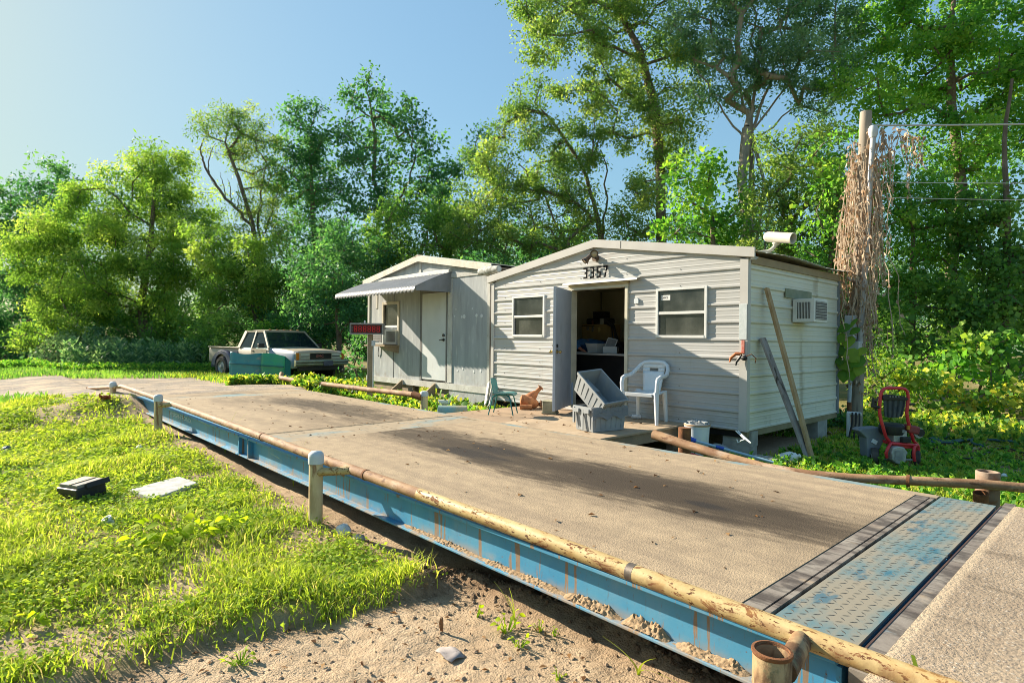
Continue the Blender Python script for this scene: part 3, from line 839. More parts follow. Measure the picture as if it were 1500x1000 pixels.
# corner posts
cw = .10
MB().box2((XSL - .022, YF - .024, ZB - .12), (XSL + .055, YF + .06, ZE - .02)).build('corner_trim', m_trim, shed)
mb = MB(); mb.box2((XSR - .085, YF - .024, ZB - .01), (XSR + .022, YF - .0195, ZE - .01)); mb.box2((XSR + .0195, YF - .0192, ZB - .01), (XSR + .024, YF + .055, ZE - .01))
mb.build('corner_trim', m_trim, shed)
MB().box2((XSR - .02, YB - .05, ZB - .02), (XSR + .026, YB + .012, ZE - .0)).build('corner_trim', pmat('grey rear trim', (.25, .27, .30), (.2, .22, .24)), shed)
# roof: ribbed sheets with thickness and a boxed rake along the gable
ov = .115; RT = .135
zr = lambda x: ZP + .02 - slope * abs(x - XP)
m_roof = pmat('galvanised roof sheet', (.66, .64, .58), (.56, .53, .46), vs=2, rough=.5, metal=.0, layers=[dict(c=(.34, .27, .18), s=(3, 3, 3), lo=.5, hi=.7, amt=.5)])
for sgn in (-1, 1):
    g = []
    ny = 84
    for j in range(ny + 1):
        y = YF - .05 + (YB + .2 - YF + .05) * j / ny
        row = []
        for i in range(8):
            t = i / 7.0
            x = XP + sgn * (W / 2 + ov + .02) * t
            rip = .012 * abs(math.sin(math.pi * y / .23)) + (.018 * math.sin(y * 2.3 + 1) * t ** 3 if sgn > 0 else 0)
            row.append((x, y, zr(x) + RT - .06 + rip))
        g.append(row)
    MB().sheet(g).build('roof_sheet', m_roof, shed, solid=.006)
    xe = XP + sgn * (W / 2 + ov)
    y0, y1 = YF - .055, YF - .025
    pts = [(XP, y0, zr(XP) - .012), (xe, y0, zr(xe) - .012), (xe, y0, zr(xe) + RT - .022), (XP, y0, zr(XP) + RT - .022)]
    if sgn < 0: pts = pts[::-1]
    # three lengths of rake trim lapped end to end
    MB().prism(pts, (0, y1 - y0, 0)).build('rake_trim', m_trim, shed)
    MB().prism([(XP, YF - .024, zr(XP) - .02), (xe, YF - .024, zr(xe) - .02), (xe, YF - .024, zr(xe) - .005), (XP, YF - .024, zr(XP) - .005)], (0, .08, 0)).build('soffit', m_trim, shed)
xs_ = at(909, 360, 1, YF - .055).x
MB().box2((xs_ - .004, YF - .0575, zr(xs_) - .005), (xs_ + .004, YF - .0552, zr(xs_) + RT - .03)).build('lap_joint', m_screw, shed)
MB().box2((XSR - .03, YF + .06, ZE - .07), (XSR + .03, YB, ZE + .03)).build('eave_plate', pmat('stained eave board', (.36, .27, .15), (.28, .2, .11), vs=3), shed)
MB().box2((XSR + .055, YF - .03, ZE - .035), (XSR + .11, YF + .02, ZE - .0)).build('trim_return', m_trim, shed)
# floor joists seen below the side wall
MB().box2((XSR - .06, YF + .03, ZB - .085), (XSR + .005, YB, ZB - .004)).build('sill_beam', pmat('old sill beam', (.30, .25, .15), (.22, .18, .10)), shed)
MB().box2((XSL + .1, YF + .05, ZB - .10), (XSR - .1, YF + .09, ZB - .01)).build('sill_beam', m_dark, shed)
# screws along the ribs
mb = front_mb
k = -9
while ZR0 + k * PITCH < ZP:
    z = ZR0 + k * PITCH + .045
    a, b = lim(z)
    if z > ZB + .03:
        for x in np.arange(.35, W, .92):
            if a + .1 < x < b - .1 and not any(h[0] - .05 < x < h[1] + .05 and h[2] < z < h[3] for h in holes):
                mb.box((XSL + x, YF - .003, z), (.009, .006, .009), None, 1)
    k += 1
mb.build('front_wall', [m_siding, m_screw], shed, fixn=False)

# windows
M = Mat('dusty window glass')
d = M.mr(M.noise(2.2, 5), .35, .7, .16, .42)
colg = M.mix(d, (.02, .03, .03), (.22, .22, .19))
b = M.bsdf(colg, .12, 0, .8)
tr = M.new('ShaderNodeBsdfTransparent'); M.put(tr.inputs[0], (.55, .6, .58))
mx = M.new('ShaderNodeMixShader'); M.put(mx.inputs[0], M.mr(d, .1, .5, .45, .85, False)); M.lk(tr.outputs[0], mx.inputs[1]); M.lk(b.outputs[0], mx.inputs[2])
m_glass = M.done(mx)
m_curtain = pmat('grey curtain cloth', (.20, .19, .18), (.11, .10, .10), vs=(6, 6, 1.2), rough=.9, bump=.6, bs=14, bd=.02)
def window(h, parent, y, name='window', curtain=True):
    x0, x1, z0, z1 = XSL + h[0], XSL + h[1], h[2], h[3]
    f = .035; mb = MB()
    mb.box2((x0 - f * .5, y - .03, z0 - f * .4), (x0 + f * .55, y + .02, z1 + f * .4)); mb.box2((x1 - f * .55, y - .03, z0 - f * .4), (x1 + f * .5, y + .02, z1 + f * .4))
    mb.box2((x0 + f * .55, y - .03, z1 - f * .55), (x1 - f * .55, y + .02, z1 + f * .4)); mb.box2((x0 + f * .55, y - .034, z0 - f * .4), (x1 - f * .55, y + .02, z0 + f * .7))
    fr = mb.build(name, m_alu, parent, bevel=.003)
    zm = z0 + (z1 - z0) * .50
    MB().box2((x0 + f * .55, y - .024, zm - .02), (x1 - f * .55, y + .016, zm + .02)).build('meeting_rail', m_alu, fr, bevel=.003)
    MB().box2((x0 + f * .56, y - .006, zm + .021), (x1 - f * .56, y - .001, z1 - f * .56)).build('pane', m_glass, fr)
    MB().box2((x0 + f * .56, y + .006, z0 + f * .71), (x1 - f * .56, y + .010, zm - .021)).build('pane', m_glass, fr)
    if curtain:
        g = []
        for j in range(9):
            zz = z0 + .03 + (zm - z0 - .05) * j / 8
            g.append([(x0 + .05 + (x1 - x0 - .10) * i / 30, y + .035 + .012 * math.sin(i * .9 + j * .25) + .01 * math.sin(i * .37), zz) for i in range(31)])
        MB().sheet(g).build('curtain', m_curtain, fr, smooth=True)
    return fr
window(w1, shed, YF - .006); fr2 = window(w2, shed, YF - .006)
# small sticker in the window
x0 = at(968.5, 436, 1, YF - .02).x; x1 = at(981.5, 436, 1, YF - .02).x; zc = at(975, 436, 1, YF - .02).z
MB().box2((x0, YF - .0155, zc - .036), (x1, YF - .0135, zc + .036)).build('sticker', pmat('white paper', (.7, .7, .68), bump=0), fr2)
text_part('sticker_print', 'OFFICE', .046, Matrix(((1, 0, 0, x0 + .006), (0, 0, -1, YF - .0162), (0, 1, 0, zc - .016), (0, 0, 0, 1))), m_screw, fr2, .0003, sx=(x1 - x0 - .012) / .185)

# door frame, drip cap and open door
dx0, dx1, dz1 = XSL + dr[0], XSL + dr[1], dr[3]
m_frame = pmat('cream door frame', (.60, .56, .44), (.5, .46, .35), vs=5, rough=.6)
mb = MB(); mb.box2((dx0 - .03, YF - .035, ZFL - .04), (dx0 + .035, YF + .1, dz1 - .002)); mb.box2((dx1 - .035, YF - .035, ZFL - .04), (dx1 + .02, YF + .1, dz1 - .002)); mb.box2((dx0 - .03, YF - .035, dz1), (dx1 + .02, YF + .1, dz1 + .05))
mb.build('door_frame', m_frame, shed, bevel=.004)
MB().box2((dx0 - .02, YF - .06, dz1 + .0505), (dx1 + .03, YF - .005, dz1 + .085)).build('head_trim', pmat('ochre head trim', (.50, .40, .22), (.4, .3, .15)), shed)
ca, cb = at(824, 417, 1, YF - .1).x, at(933, 410, 1, YF - .1).x
mb = MB().prism([(ca, YF - .012, dz1 + .135), (ca, YF - .10, dz1 + .115), (ca, YF - .105, dz1 + .088), (ca, YF - .1, dz1 + .087), (ca, YF - .095, dz1 + .109), (ca, YF - .012, dz1 + .128)], (cb - ca, 0, 0))
mb.build('drip_cap', m_white_metal, shed)
MB().box2((dx0 - .05, YF - .05, ZFL - .065), (dx1 + .03, YF + .1, ZFL - .021)).build('threshold', m_alu, shed)
m_doorb = pmat('bluish grey door paint', (.45, .48, .53), (.38, .41, .47), vs=3, rough=.5, layers=[dict(c=(.28, .29, .31), s=(5, 5, 2), lo=.55, hi=.75, amt=.5), dict(c=(.22, .16, .1), s=(9, 9, 6), lo=.5, hi=.7, z=(.25, .05), amt=.6)])
hin = Vector((dx0 + .01, YF - .04, 0)); oe = at(811.5, 520, 1, YF - .86)
dd = Vector((oe.x - hin.x, oe.y - hin.y, 0)); dl = dd.length; dd.normalize(); dn = Vector((dd.y, -dd.x, 0))
R = Matrix((dd, dn, Vector((0, 0, 1)))).transposed()
mid = hin + dd * dl / 2
door = MB().box(mid + Vector((0, 0, (ZFL - .01 + dz1) / 2)), (dl, .042, dz1 - ZFL - .01), R).build('door', m_doorb, shed, bevel=.003)
hp = hin + dd * (dl - .07) + Vector((0, 0, fz(811, 513)))
mb = MB()
for s_ in (-1, 1):
    mb.tube([hp + dn * .021 * s_, hp + dn * .035 * s_], .03, 14); mb.tube([hp + dn * .03 * s_, hp + dn * .055 * s_], .012, 10); mb.ell(hp + dn * .075 * s_, (.026, .026, .026), 12)
mb.build('door_handle', pmat('brass knob', (.45, .34, .14), rough=.3, metal=.8, bump=0), door, smooth=True)
mb = MB(); hq = hp + Vector((0, 0, .09))
for s_ in (-1, 1): mb.tube([hq + dn * .021 * s_, hq + dn * .04 * s_], .026, 14)
mb.build('deadbolt', m_black, door, smooth=True)
mb = MB()
for zz in (.3, 1.0, 1.7): mb.tube([hin + Vector((0, -.004, zz - .05)), hin + Vector((0, -.004, zz + .05))], .012, 10)
mb.build('hinge', m_alu, door, smooth=True)
MB().box2((dx0 + .04, YF - .03, ZFL + .02), (dx0 + .06, YF - .005, ZFL + .38)).build('draught_strip', pmat('pale blue strip', (.42, .55, .72), bump=0), shed)

# things fixed to the shed
m_num = pmat('black stencil digits', (.008, .009, .01), (.015, .016, .018), vs=30, rough=1.0, spec=.05, bump=0)
nx0, nx1 = at(853, 398, 1, YF - .02).x, at(892, 398, 1, YF - .02).x
nz1, nz0 = at(872, 390.5, 1, YF - .02).z, at(872, 407, 1, YF - .02).z
numb = thing('house_number', 'black stencilled number 3357 above the shed door', 'house number', (nx0, YF - .02, nz0))
SEG = {'3': ['a', 'b', 'c', 'd', 'g'], '5': ['a', 'f', 'g', 'c', 'd'], '7': ['a', 'B', 'C']}
nw = (nx1 - nx0) / 4
for i, ch in enumerate('3357'):
    x0 = nx0 + i * nw + nw * .19; w = nw * .62; h = nz1 - nz0; t = .028; y0, y1 = YF - .0245, YF - .0195
    mb = MB()
    for sname in SEG[ch]:
        if sname == 'a': mb.box2((x0, y0, nz1 - t), (x0 + w, y1, nz1))
        if sname == 'd': mb.box2((x0, y0, nz0), (x0 + w, y1, nz0 + t))
        if sname == 'g': mb.box2((x0 + t * (0 if ch == '5' else .9), y0, nz0 + h * .5 - t * .5), (x0 + w, y1, nz0 + h * .5 + t * .5))
        if sname == 'b': mb.box2((x0 + w - t, y0, nz0 + h * .5 + t * .5), (x0 + w, y1, nz1 - t))
        if sname == 'c': mb.box2((x0 + w - t, y0, nz0 + t), (x0 + w, y1, nz0 + h * .5 - t * .5))
        if sname == 'f': mb.box2((x0, y0, nz0 + h * .5 + t * .5), (x0 + t, y1, nz1 - t))
        if sname == 'B': mb.prism([(x0 + w - t, y0, nz1 - t), (x0 + w, y0, nz1 - t), (x0 + w * .66 + t * .5, y0, nz0 + h * .52), (x0 + w * .66 - t * .5, y0, nz0 + h * .52)], (0, y1 - y0, 0))
        if sname == 'C': mb.prism([(x0 + w * .6 - t * .5, y0, nz0 + h * .45), (x0 + w * .6 + t * .5, y0, nz0 + h * .45), (x0 + w * .38 + t * .5, y0, nz0), (x0 + w * .38 - t * .5, y0, nz0)], (0, y1 - y0, 0))
    mb.build('digit', m_num, numb)

m_lampm = pmat('bronze lamp housing', (.16, .11, .08), (.10, .07, .05), vs=20, rough=.5, metal=.3)
lc = at(872, 378, 1, YF - .03)
lamp = thing('flood_light', 'twin-headed bronze flood light under the gable peak above the number', 'flood light', tuple(lc))
MB().tube([lc + Vector((0, .028, 0)), lc + Vector((0, -.02, 0))], .055, 16).build('base_plate', m_lampm, lamp, smooth=True)
for sx_, dirv in ((-1, Vector((-.45, -.55, -.75))), (1, Vector((.55, -.8, .05)))):
    j = lc + Vector((sx_ * .05, -.07, .03)); dv = dirv.normalized()
    MB().tube([lc + Vector((0, -.02, 0)), lc + Vector((sx_ * .03, -.05, .02)), j], .014, 8).build('arm', m_lampm, lamp, smooth=True)
    Mx = Matrix.Translation(j) @ dv.to_track_quat('Z', 'Y').to_matrix().to_4x4()
    hd = MB().lathe([(.001, -.02), (.03, -.015), (.035, .05), (.06, .12), (.064, .13), (.058, .13), (.03, .06), (.001, .05)], Mx, 18).build('lamp_head', m_lampm, lamp, smooth=True)
    MB().lathe([(.001, .07), (.045, .075), (.05, .11), (.03, .122), (.001, .126)], Mx, 16).build('bulb', pmat('amber bulb glass', (.55, .40, .22), rough=.2, bump=0), hd, smooth=True)

m_pvcw = pmat('white plastic plate', (.62, .66, .68), (.55, .58, .6), bump=0, rough=.5)
pc = at(932, 440.5, 1, YF - .022)
o = MB().prism([(pc.x - .038, YF - .024, pc.z - .042), (pc.x + .038, YF - .024, pc.z - .042), (pc.x + .038, YF - .024, pc.z + .015), (pc.x + .03, YF - .024, pc.z + .034), (pc.x, YF - .024, pc.z + .045), (pc.x - .03, YF - .024, pc.z + .034), (pc.x - .038, YF - .024, pc.z + .015)], (0, .022, 0)).build('wall_plate', m_pvcw, bevel=.003)
tag(o, 'small arched white plastic plate on the wall right of the open door', 'wall plate')

pt = at(1087, 470, 1, YF - .03)
za, zb_ = at(1087, 445, 1, YF - .03).z, at(1087, 497, 1, YF - .03).z
xa_, xb_ = at(1082.5, 470, 1, YF - .03).x, at(1094, 470, 1, YF - .03).x
o = MB().box2((xa_, YF - .031, zb_), (xb_, YF - .026, za)).build('thermometer_board', pmat('frosted plastic board', (.56, .60, .60), (.48, .52, .52), vs=20, rough=.35), bevel=.002)
tag(o, 'tall pale plastic thermometer board on the shed corner trim', 'thermometer')
hk = thing('tool_holder', 'small red bottle opener bracket with hanging clips on the shed corner', 'wall bracket', tuple(at(1088, 505, 1, YF - .03)))
q = at(1088.5, 508, 1, YF - .03)
MB().box2((q.x - .022, YF - .036, q.z - .085), (q.x + .022, YF - .027, q.z + .085)).build('bracket', pmat('faded red paint', (.45, .09, .06), (.5, .25, .2), vs=25), hk, bevel=.003)
m_or = pmat('orange rubber', (.55, .17, .05), (.4, .12, .04), bump=0)
e0 = q + Vector((0, -.02, -.09))
MB().tube([e0, e0 + Vector((-.07, -.03, .0)), e0 + Vector((-.13, -.04, -.05)), e0 + Vector((-.15, -.04, -.11))], [.02, .024, .02, .008], 10).build('clip_handle', m_or, hk, smooth=True)
MB().tube([e0 + Vector((.0, -.02, -.02)), e0 + Vector((-.05, -.05, -.1)), e0 + Vector((-.06, -.05, -.15))], [.02, .016, .008], 8).build('clip', m_black, hk, smooth=True)
MB().ell(e0 + Vector((.04, -.03, -.05)), (.045, .03, .035), 10).build('clip', m_black, hk, smooth=True)
MB().tube([e0 + Vector((.06, -.03, -.03)), e0 + Vector((.13, -.02, -.0)), e0 + Vector((.18, -.0, -.05)), e0 + Vector((.17, -.0, -.11))], .007, 7).build('wire_loop', m_rust, hk, smooth=True)

# security camera on an arm at the eave
m_camw = pmat('yellowed white housing', (.58, .55, .47), (.5, .46, .37), vs=8, rough=.45)
cb_ = Vector((XSR + .04, YF + .12, ZE + .10))
camt = thing('security_camera', 'white tube security camera on a curved arm at the shed eave', 'security camera', tuple(cb_))
c0 = atd(1121, 346.5, 8.05); c1 = atd(1160, 349, 7.72)
ax = (c1 - c0).normalized()
a0 = atd(1108, 370.5, 8.02); a1 = atd(1124, 368.5, 7.98); a2 = atd(1134, 362, 7.95); a3 = atd(1137, 356, 7.93)
MB().tube([a0, (a0 + a1) / 2 + Vector((0, 0, .004)), a1, (a1 + a2) / 2 + Vector((.004, 0, -.008)), a2, a3], .024, 12).build('arm', m_camw, camt, smooth=True)
MB().ell(atd(1137, 356, 7.93), (.05, .045, .038), 14).build('swivel', m_camw, camt, smooth=True)
MB().tube([a0 + Vector((-.02, 0, .0)), a0 + Vector((.02, 0, 0))], .04, 14).build('mount', m_rust, camt, smooth=True)
Mx = Matrix.Translation(c0) @ ax.to_track_quat('Z', 'Y').to_matrix().to_4x4(); L = (c1 - c0).length
MB().lathe([(.001, 0), (.05, .005), (.066, .03), (.07, .05), (.07, L - .01), (.074, L), (.074, L + .02), (.06, L + .02), (.054, L + .0), (.052, L - .08)], Mx, 26).build('housing', m_camw, camt, smooth=True)
MB().lathe([(.001, L - .06), (.035, L - .058), (.053, L - .07)], Mx, 22).build('lens', pmat('brown lens', (.16, .10, .06), rough=.2, bump=0), camt, smooth=True)

# air conditioner in the side wall
def air_con(t, c, w, h, d, R, grill_front=True):
    """c = centre of back face, R columns: across, outward, up"""
    mw = m_white_metal
    f = lambda a, b, e: Vector(c) + R @ Vector((a, b, e))
    MB().box(f(0, d / 2, 0), (w, d, h), R).build('casing', mw, t, bevel=.01)
    mg = pmat('dark coil fins', (.09, .09, .09), (.16, .15, .14), vs=(90, 90, 6), rough=.6)
    MB().box(f(0, d + .002, 0), (w * .82, .006, h * .78), R).build('coil_panel', mg, t)
    mb = MB()
    for i in range(7): mb.box(f(0, d + .008, -h * .36 + h * .72 * i / 6), (w * .8, .004, .005), R)
    mb.build('coil_wires', mw, t)
    n = 9
    for s_ in (-1, 1):
        mb = MB()
        for i in range(n): mb.box(f(s_ * (w / 2 + .001), d * .25 + d * .55 * i / (n - 1), 0), (.006, d * .03, h * .7), R @ rotm(0, 0, .0))
        mb.build('louvre', m_black, t)
ca_ = at(1177, 458, 0, XSR)
act = thing('air_conditioner', 'white window air conditioner jutting from the shaded side wall of the metal shed', 'air conditioner', tuple(ca_))
Rac = Matrix(((0, 1, 0), (-1, 0, 0), (0, 0, 1))).transposed() @ rotm(-.10, 0, 0)
Rac = Matrix(((0, 1, 0), (1, 0, 0), (0, 0, 1))).transposed()
air_con(act, at(1171, 456, 0, XSR + .02), .50, .335, .30, Rac @ rotm(.0, 0, 0))
pa = at(1150, 430.5, 0, XSR + .02); pb = at(1184, 442, 0, XSR + .02)
o = MB().box2((XSR + .02, pa.y, pb.z + .02), (XSR + .03, pb.y + .1, pb.z + .15)).build('patch_board', pmat('mossy board', (.24, .26, .18), (.17, .2, .13), vs=6)); tag(o, 'mossy grey patch board on the side wall above the air conditioner', 'board')

# leaning boards on the side wall
def lean(u0, v0, u1, v1, dep1, w, t, mat, label, twist=0.0):
    p0 = at(u0, v0, 0, XSR + .05); p1 = at(u1, v1, 2, GZ + .03)
    d = (p1 - p0).normalized(); nn = Vector((1, 0, 0)); s_ = d.cross(nn).normalized(); nn = s_.cross(d).normalized()
    R = Matrix((s_, d, nn)).transposed() @ rotm(0, twist, 0)
    o = MB().box((p0 + p1) / 2, (w, (p1 - p0).length, t), R).build('plank', mat, bevel=.002, origin=tuple(p1))
    tag(o, label, 'plank')
lean(1123, 422, 1192, 681, 0, .085, .04, m_plank_tan, 'long tan plank leaning on the side wall, reaching above the other')
lean(1117, 495, 1188, 681, 0, .14, .03, m_plank_grey, 'shorter grey plank with a dark charred top leaning on the side wall')

# concrete blocks under the corner
def block(c, size, rz, label, mat=m_block):
    o = thing('concrete_block', label, 'concrete block', c, rz)
    x, y, z = size; t = .035
    mb = MB()
    for a, b in (((-x / 2, -y / 2), (x / 2, -y / 2 + t)), ((-x / 2, y / 2 - t), (x / 2, y / 2)), ((-x / 2, -y / 2 + t), (-x / 2 + t, y / 2 - t)), ((x / 2 - t, -y / 2 + t), (x / 2, y / 2 - t)), ((-t / 2, -y / 2 + t), (t / 2, y / 2 - t))):
        mb.box2((a[0], a[1], 0), (b[0], b[1], z))
    mb.build('web', mat, o, local=True)
    return o
bc = at(1096, 650, 1, YF + .15)
block((XSR - .17, YF + .18, GZ), (.39, .19, .2), .05, 'lower concrete block under the front corner of the metal shed')
block((XSR - .16, YF + .18, GZ + .2), (.39, .19, .19), .02, 'upper concrete block under the front corner of the metal shed')
block((XSR - .1, YB - .6, GZ), (.19, .39, .38), 0, 'concrete block under the rear end of the shaded side wall')
block((XSL + 2.2, YF + .3, GZ), (.39, .19, .4), 0, 'concrete block hidden under the middle of the metal shed')
# ================================================================ LEFT SHED
YL = 7.6
LX0, LX1 = at(541, 480, 1, YL).x, at(717.5, 480, 1, YL).x
def lx(u, v=480): return at(u, v, 1, YL).x
def lz(u, v): return at(u, v, 1, YL).z
LZB = lz(630, 557) - .02; LZE = lz(722, 392) ; LZP = lz(617, 381); LXP = lx(617, 380)
LYB = 12.2
m_ply = pmat('weathered whitewashed plywood', (.41, .43, .44), (.32, .34, .355), vs=(5, 5, 1.1), rough=.85, bump=.15, bs=40, layers=[
    dict(c=(.22, .21, .20), s=(26, 26, 1.2), lo=.55, hi=.70, amt=.6), dict(c=(.58, .59, .57), s=(9, 9, 2.2), lo=.55, hi=.7, amt=.5),
    dict(c=(.22, .18, .13), s=(6, 6, 5), lo=.45, hi=.7, z=(.45, .2), amt=.5)])
m_plytrim = pmat('chalky white trim board', (.55, .55, .52), (.43, .42, .39), vs=(6, 6, 3), rough=.8, layers=[dict(c=(.25, .22, .18), s=(12, 12, 12), lo=.58, hi=.7, amt=.6)])
m_wdoor = pmat('off-white door paint', (.60, .63, .64), (.53, .56, .57), vs=2, rough=.5, layers=[dict(c=(.40, .40, .38), s=(14, 14, 3), lo=.6, hi=.75, amt=.4)])
lshed = thing('plywood_shed', 'grey weathered plywood shed with a white door under a corrugated awning', 'shed', ((LX0 + LX1) / 2, YL, 0))
wx0, wx1, wz0, wz1 = lx(563.5), lx(584), lz(575, 503), lz(574, 446)
dlx0, dlx1, dlz0, dlz1 = lx(618.5), lx(654.5), LZB + .04, lz(636, 428.5)
mb = MB()
holed(mb, Vector((LX0, YL, 0)), Vector((1, 0, 0)), LX1 - LX0, LZB, LZE, [(wx0 - LX0, wx1 - LX0, wz0, wz1), (dlx0 - LX0, dlx1 - LX0, LZB, dlz1)])
mb.add([(LX0, YL, LZE), (LX1, YL, LZE), (LXP, YL, LZP)], [(0, 1, 2)])
mb.build('front_wall', m_ply, lshed, fixn=False, solid=.02)
mb = MB(); mb.box2((LX0 - .01, YL + .012, LZB), (LX0 + .03, LYB, LZE)); mb.box2((LX1 - .03, YL + .012, LZB), (LX1 + .01, LYB, LZE)); mb.box2((LX0 + .03, LYB - .03, LZB), (LX1 - .03, LYB, LZE + .2)); mb.box2((LX0 + .04, YL + .02, LZB - .02), (LX1 - .04, LYB - .04, LZB + .03))
mb.build('side_walls', pmat('brown stained plywood', (.26, .20, .15), (.36, .31, .26), vs=(6, 6, 1), rough=.85), lshed)
# trims proud of the sheet
mb = MB()
mb.box2((LX0 - .03, YL - .035, LZB), (LX0 + .055, YL - .0105, LZE + .02)); mb.box2((LX1 - .04, YL - .035, LZB), (LX1 + .03, YL - .0105, LZE - .0))
mb.box2((lx(657.2), YL - .03, LZB + .02), (lx(663.5), YL - .0105, LZE - .12))
mb.box2((LX0 + .06, YL - .028, LZE - .11), (LX1 - .045, YL - .0105, LZE - .02))
mb.box2((LXP - .05, YL - .028, LZE - .018), (LXP + .04, YL - .0105, LZP - .05))
mb.build('wall_trim', m_plytrim, lshed)
mb = MB()
for u, za, zb2 in ((577.5, LZB, wz0 - .15), (577.5, wz1 + .05, LZE - .12), (616.5, LZB, LZE - .12)):
    mb.box2((lx(u) - .012, YL - .016, za), (lx(u) + .012, YL - .0105, zb2))
mb.build('seam_batten', pmat('dark seam', (.10, .10, .11), (.16, .16, .16)), lshed)
MB().box2((LX0 - .04, YL - .05, LZB - .13), (LX1 + .03, YL - .0105, LZB - .002)).build('base_board', m_plytrim, lshed)
mb = MB()
for u, v, r in [(676.5, 464, .03), (680, 463.5, .045), (666, 463, .022), (698, 462, .036), (705.5, 462.5, .04), (670, 543, .024), (678, 540, .026), (694, 544, .03), (704, 543, .034), (692, 452, .02), (668, 453, .018)]:
    c = at(u, v, 1, YL - .012)
    mb.lathe([(r, 0), (r * .95, .003), (.001, .0035)], Matrix.Translation(c) @ Matrix.Rotation(math.pi / 2, 4, 'X'), 12)
mb.build('filler_patches', pmat('white filler', (.62, .64, .65), (.55, .57, .58), vs=20), lshed)
# door
dl_ = MB().box2((dlx0 + .012, YL - .014, dlz0), (dlx1 - .012, YL + .03, dlz1 - .01)).build('door', m_wdoor, lshed, bevel=.003)
hx, hz1, hz2 = dlx1 - .085, lz(650, 491), lz(650, 497.5)
mb = MB(); mb.tube([(hx, YL - .014, hz1), (hx, YL - .04, hz1)], .033, 14); mb.tube([(hx, YL - .014, hz2), (hx, YL - .03, hz2)], .033, 14); mb.tube([(hx, YL - .03, hz2), (hx, YL - .06, hz2), (hx - .03, YL - .065, hz2), (hx - .10, YL - .06, hz2 - .008)], .012, 10)
mb.build('handle', pmat('dark worn metal', (.06, .06, .065), rough=.4, metal=.6), dl_, smooth=True)
mb = MB(); mb.box2((dlx0 - .03, YL - .022, dlz0 - .02), (dlx0 + .0115, YL - .0105, dlz1)); mb.box2((dlx1 - .0115, YL - .022, dlz0 - .02), (dlx1 + .03, YL - .0105, dlz1)); mb.box2((dlx0 - .03, YL - .022, dlz1 + .001), (dlx1 + .03, YL - .0105, dlz1 + .05))
mb.build('door_frame', pmat('dark grey frame', (.16, .16, .16), (.24, .23, .22)), lshed)
# window
mb = MB(); f = .07
mb.box2((wx0 - f, YL - .045, wz0 - .05), (wx0, YL + .03, wz1 + f)); mb.box2((wx1, YL - .045, wz0 - .05), (wx1 + f, YL + .03, wz1 + f)); mb.box2((wx0, YL - .045, wz1), (wx1, YL + .03, wz1 + f))
lw = mb.build('window', pmat('tan window frame', (.50, .46, .37), (.40, .36, .28), vs=8), lshed, bevel=.004)
zm = lz(574, 478)
MB().box2((wx0 + .001, YL - .02, zm - .025), (wx1 - .001, YL + .02, zm + .025)).build('sash_rail', m_alu, lw)
MB().box2((wx0 + .001, YL, zm + .026), (wx1 - .001, YL + .006, wz1 - .001)).build('pane', m_glass, lw)
MB().box2((wx0 + .001, YL + .02, wz0), (wx1 - .001, YL + .026, zm - .026)).build('filler_panel', m_ply, lw)
MB().box2((wx0 - .02, YL + .05, wz0), (wx1 + .02, YL + .055, wz1)).build('blind', pmat('pale blind', (.40, .46, .46)), lw)
# shelf under the window with its bracket
sh = MB().box2((lx(555.5), YL - .42, lz(570, 504.5) - .04), (lx(586), YL - .011, lz(570, 504.5) - .004))
sh.prism([(lx(585) - .04, YL - .40, lz(570, 504.5) - .041), (lx(585) - .04, YL - .012, lz(570, 504.5) - .041), (lx(585) - .04, YL - .012, lz(570, 504.5) - .2), (lx(585) - .04, YL - .36, lz(570, 504.5) - .12)], (.04, 0, 0))
sh.build('window_shelf', m_wood, lshed)
acl = thing('air_conditioner', 'white window air conditioner on the wooden shelf of the plywood shed', 'air conditioner', (lx(572), YL - .2, lz(570, 504.5)))
air_con(acl, (lx(572.5), YL + .02, lz(570, 504.5) + .0 + .19), wx1 - wx0 - .01, .36, .42, Matrix(((1, 0, 0), (0, -1, 0), (0, 0, 1))).transposed())
cd = at(556, 503, 1, YL - .03)
o = MB().tube([cd + Vector((0, 0, .02)), cd + Vector((-.03, -.01, -.12)), cd + Vector((-.05, -.01, -.24)), cd + Vector((-.06, -.0, -.30)), cd + Vector((-.03, .0, -.33))], .009, 6).build('cable', m_black, smooth=True)
tag(o, 'short black power cord dangling below the shelf air conditioner', 'cord')
# awning: corrugated sloping sheet, scalloped front edge, triangular cheeks
AX0, AX1 = at(541, 413, 1, YL).x, at(662, 398, 1, YL).x
AZ1 = lz(662, 398.5); AZW = lz(662, 428)
fr_ = at(608.5, 424, 0, AX1); AYF = fr_.y; AZF = at(608.5, 419.5, 0, AX1).z
m_awn = pmat('grey aluminium awning', (.25, .26, .275), (.20, .21, .22), vs=4, rough=.55, metal=.1, layers=[dict(c=(.24, .22, .2), s=(20, 3, 3), lo=.5, hi=.7, amt=.5)])
g = []; n = 150
awn = MB()
rows = 10
for j in range(rows + 1):
    t = j / rows; row = []
    y = YL - .02 + (AYF - YL + .02) * t
    z = AZ1 - (AZ1 - AZF) * t - .03 * math.sin(math.pi * t) * -1 * .6
    for i in range(n + 1):
        x = AX0 + (AX1 - AX0) * i / n
        row.append((x, y, z + .011 * math.cos(2 * math.pi * i / 6.0)))
    g.append(row)
for j in range(1, 3):
    row = []
    for i in range(n + 1):
        x = AX0 + (AX1 - AX0) * i / n
        row.append((x, AYF - .012 * j, g[rows][i][2] - .045 * j - (.018 * abs(math.sin(math.pi * i / 6.0)) if j == 2 else 0)))
    g.append(row)
awn.sheet(g); aw = awn.build('awning', m_awn, lshed, smooth=True, solid=.004, ang=60)
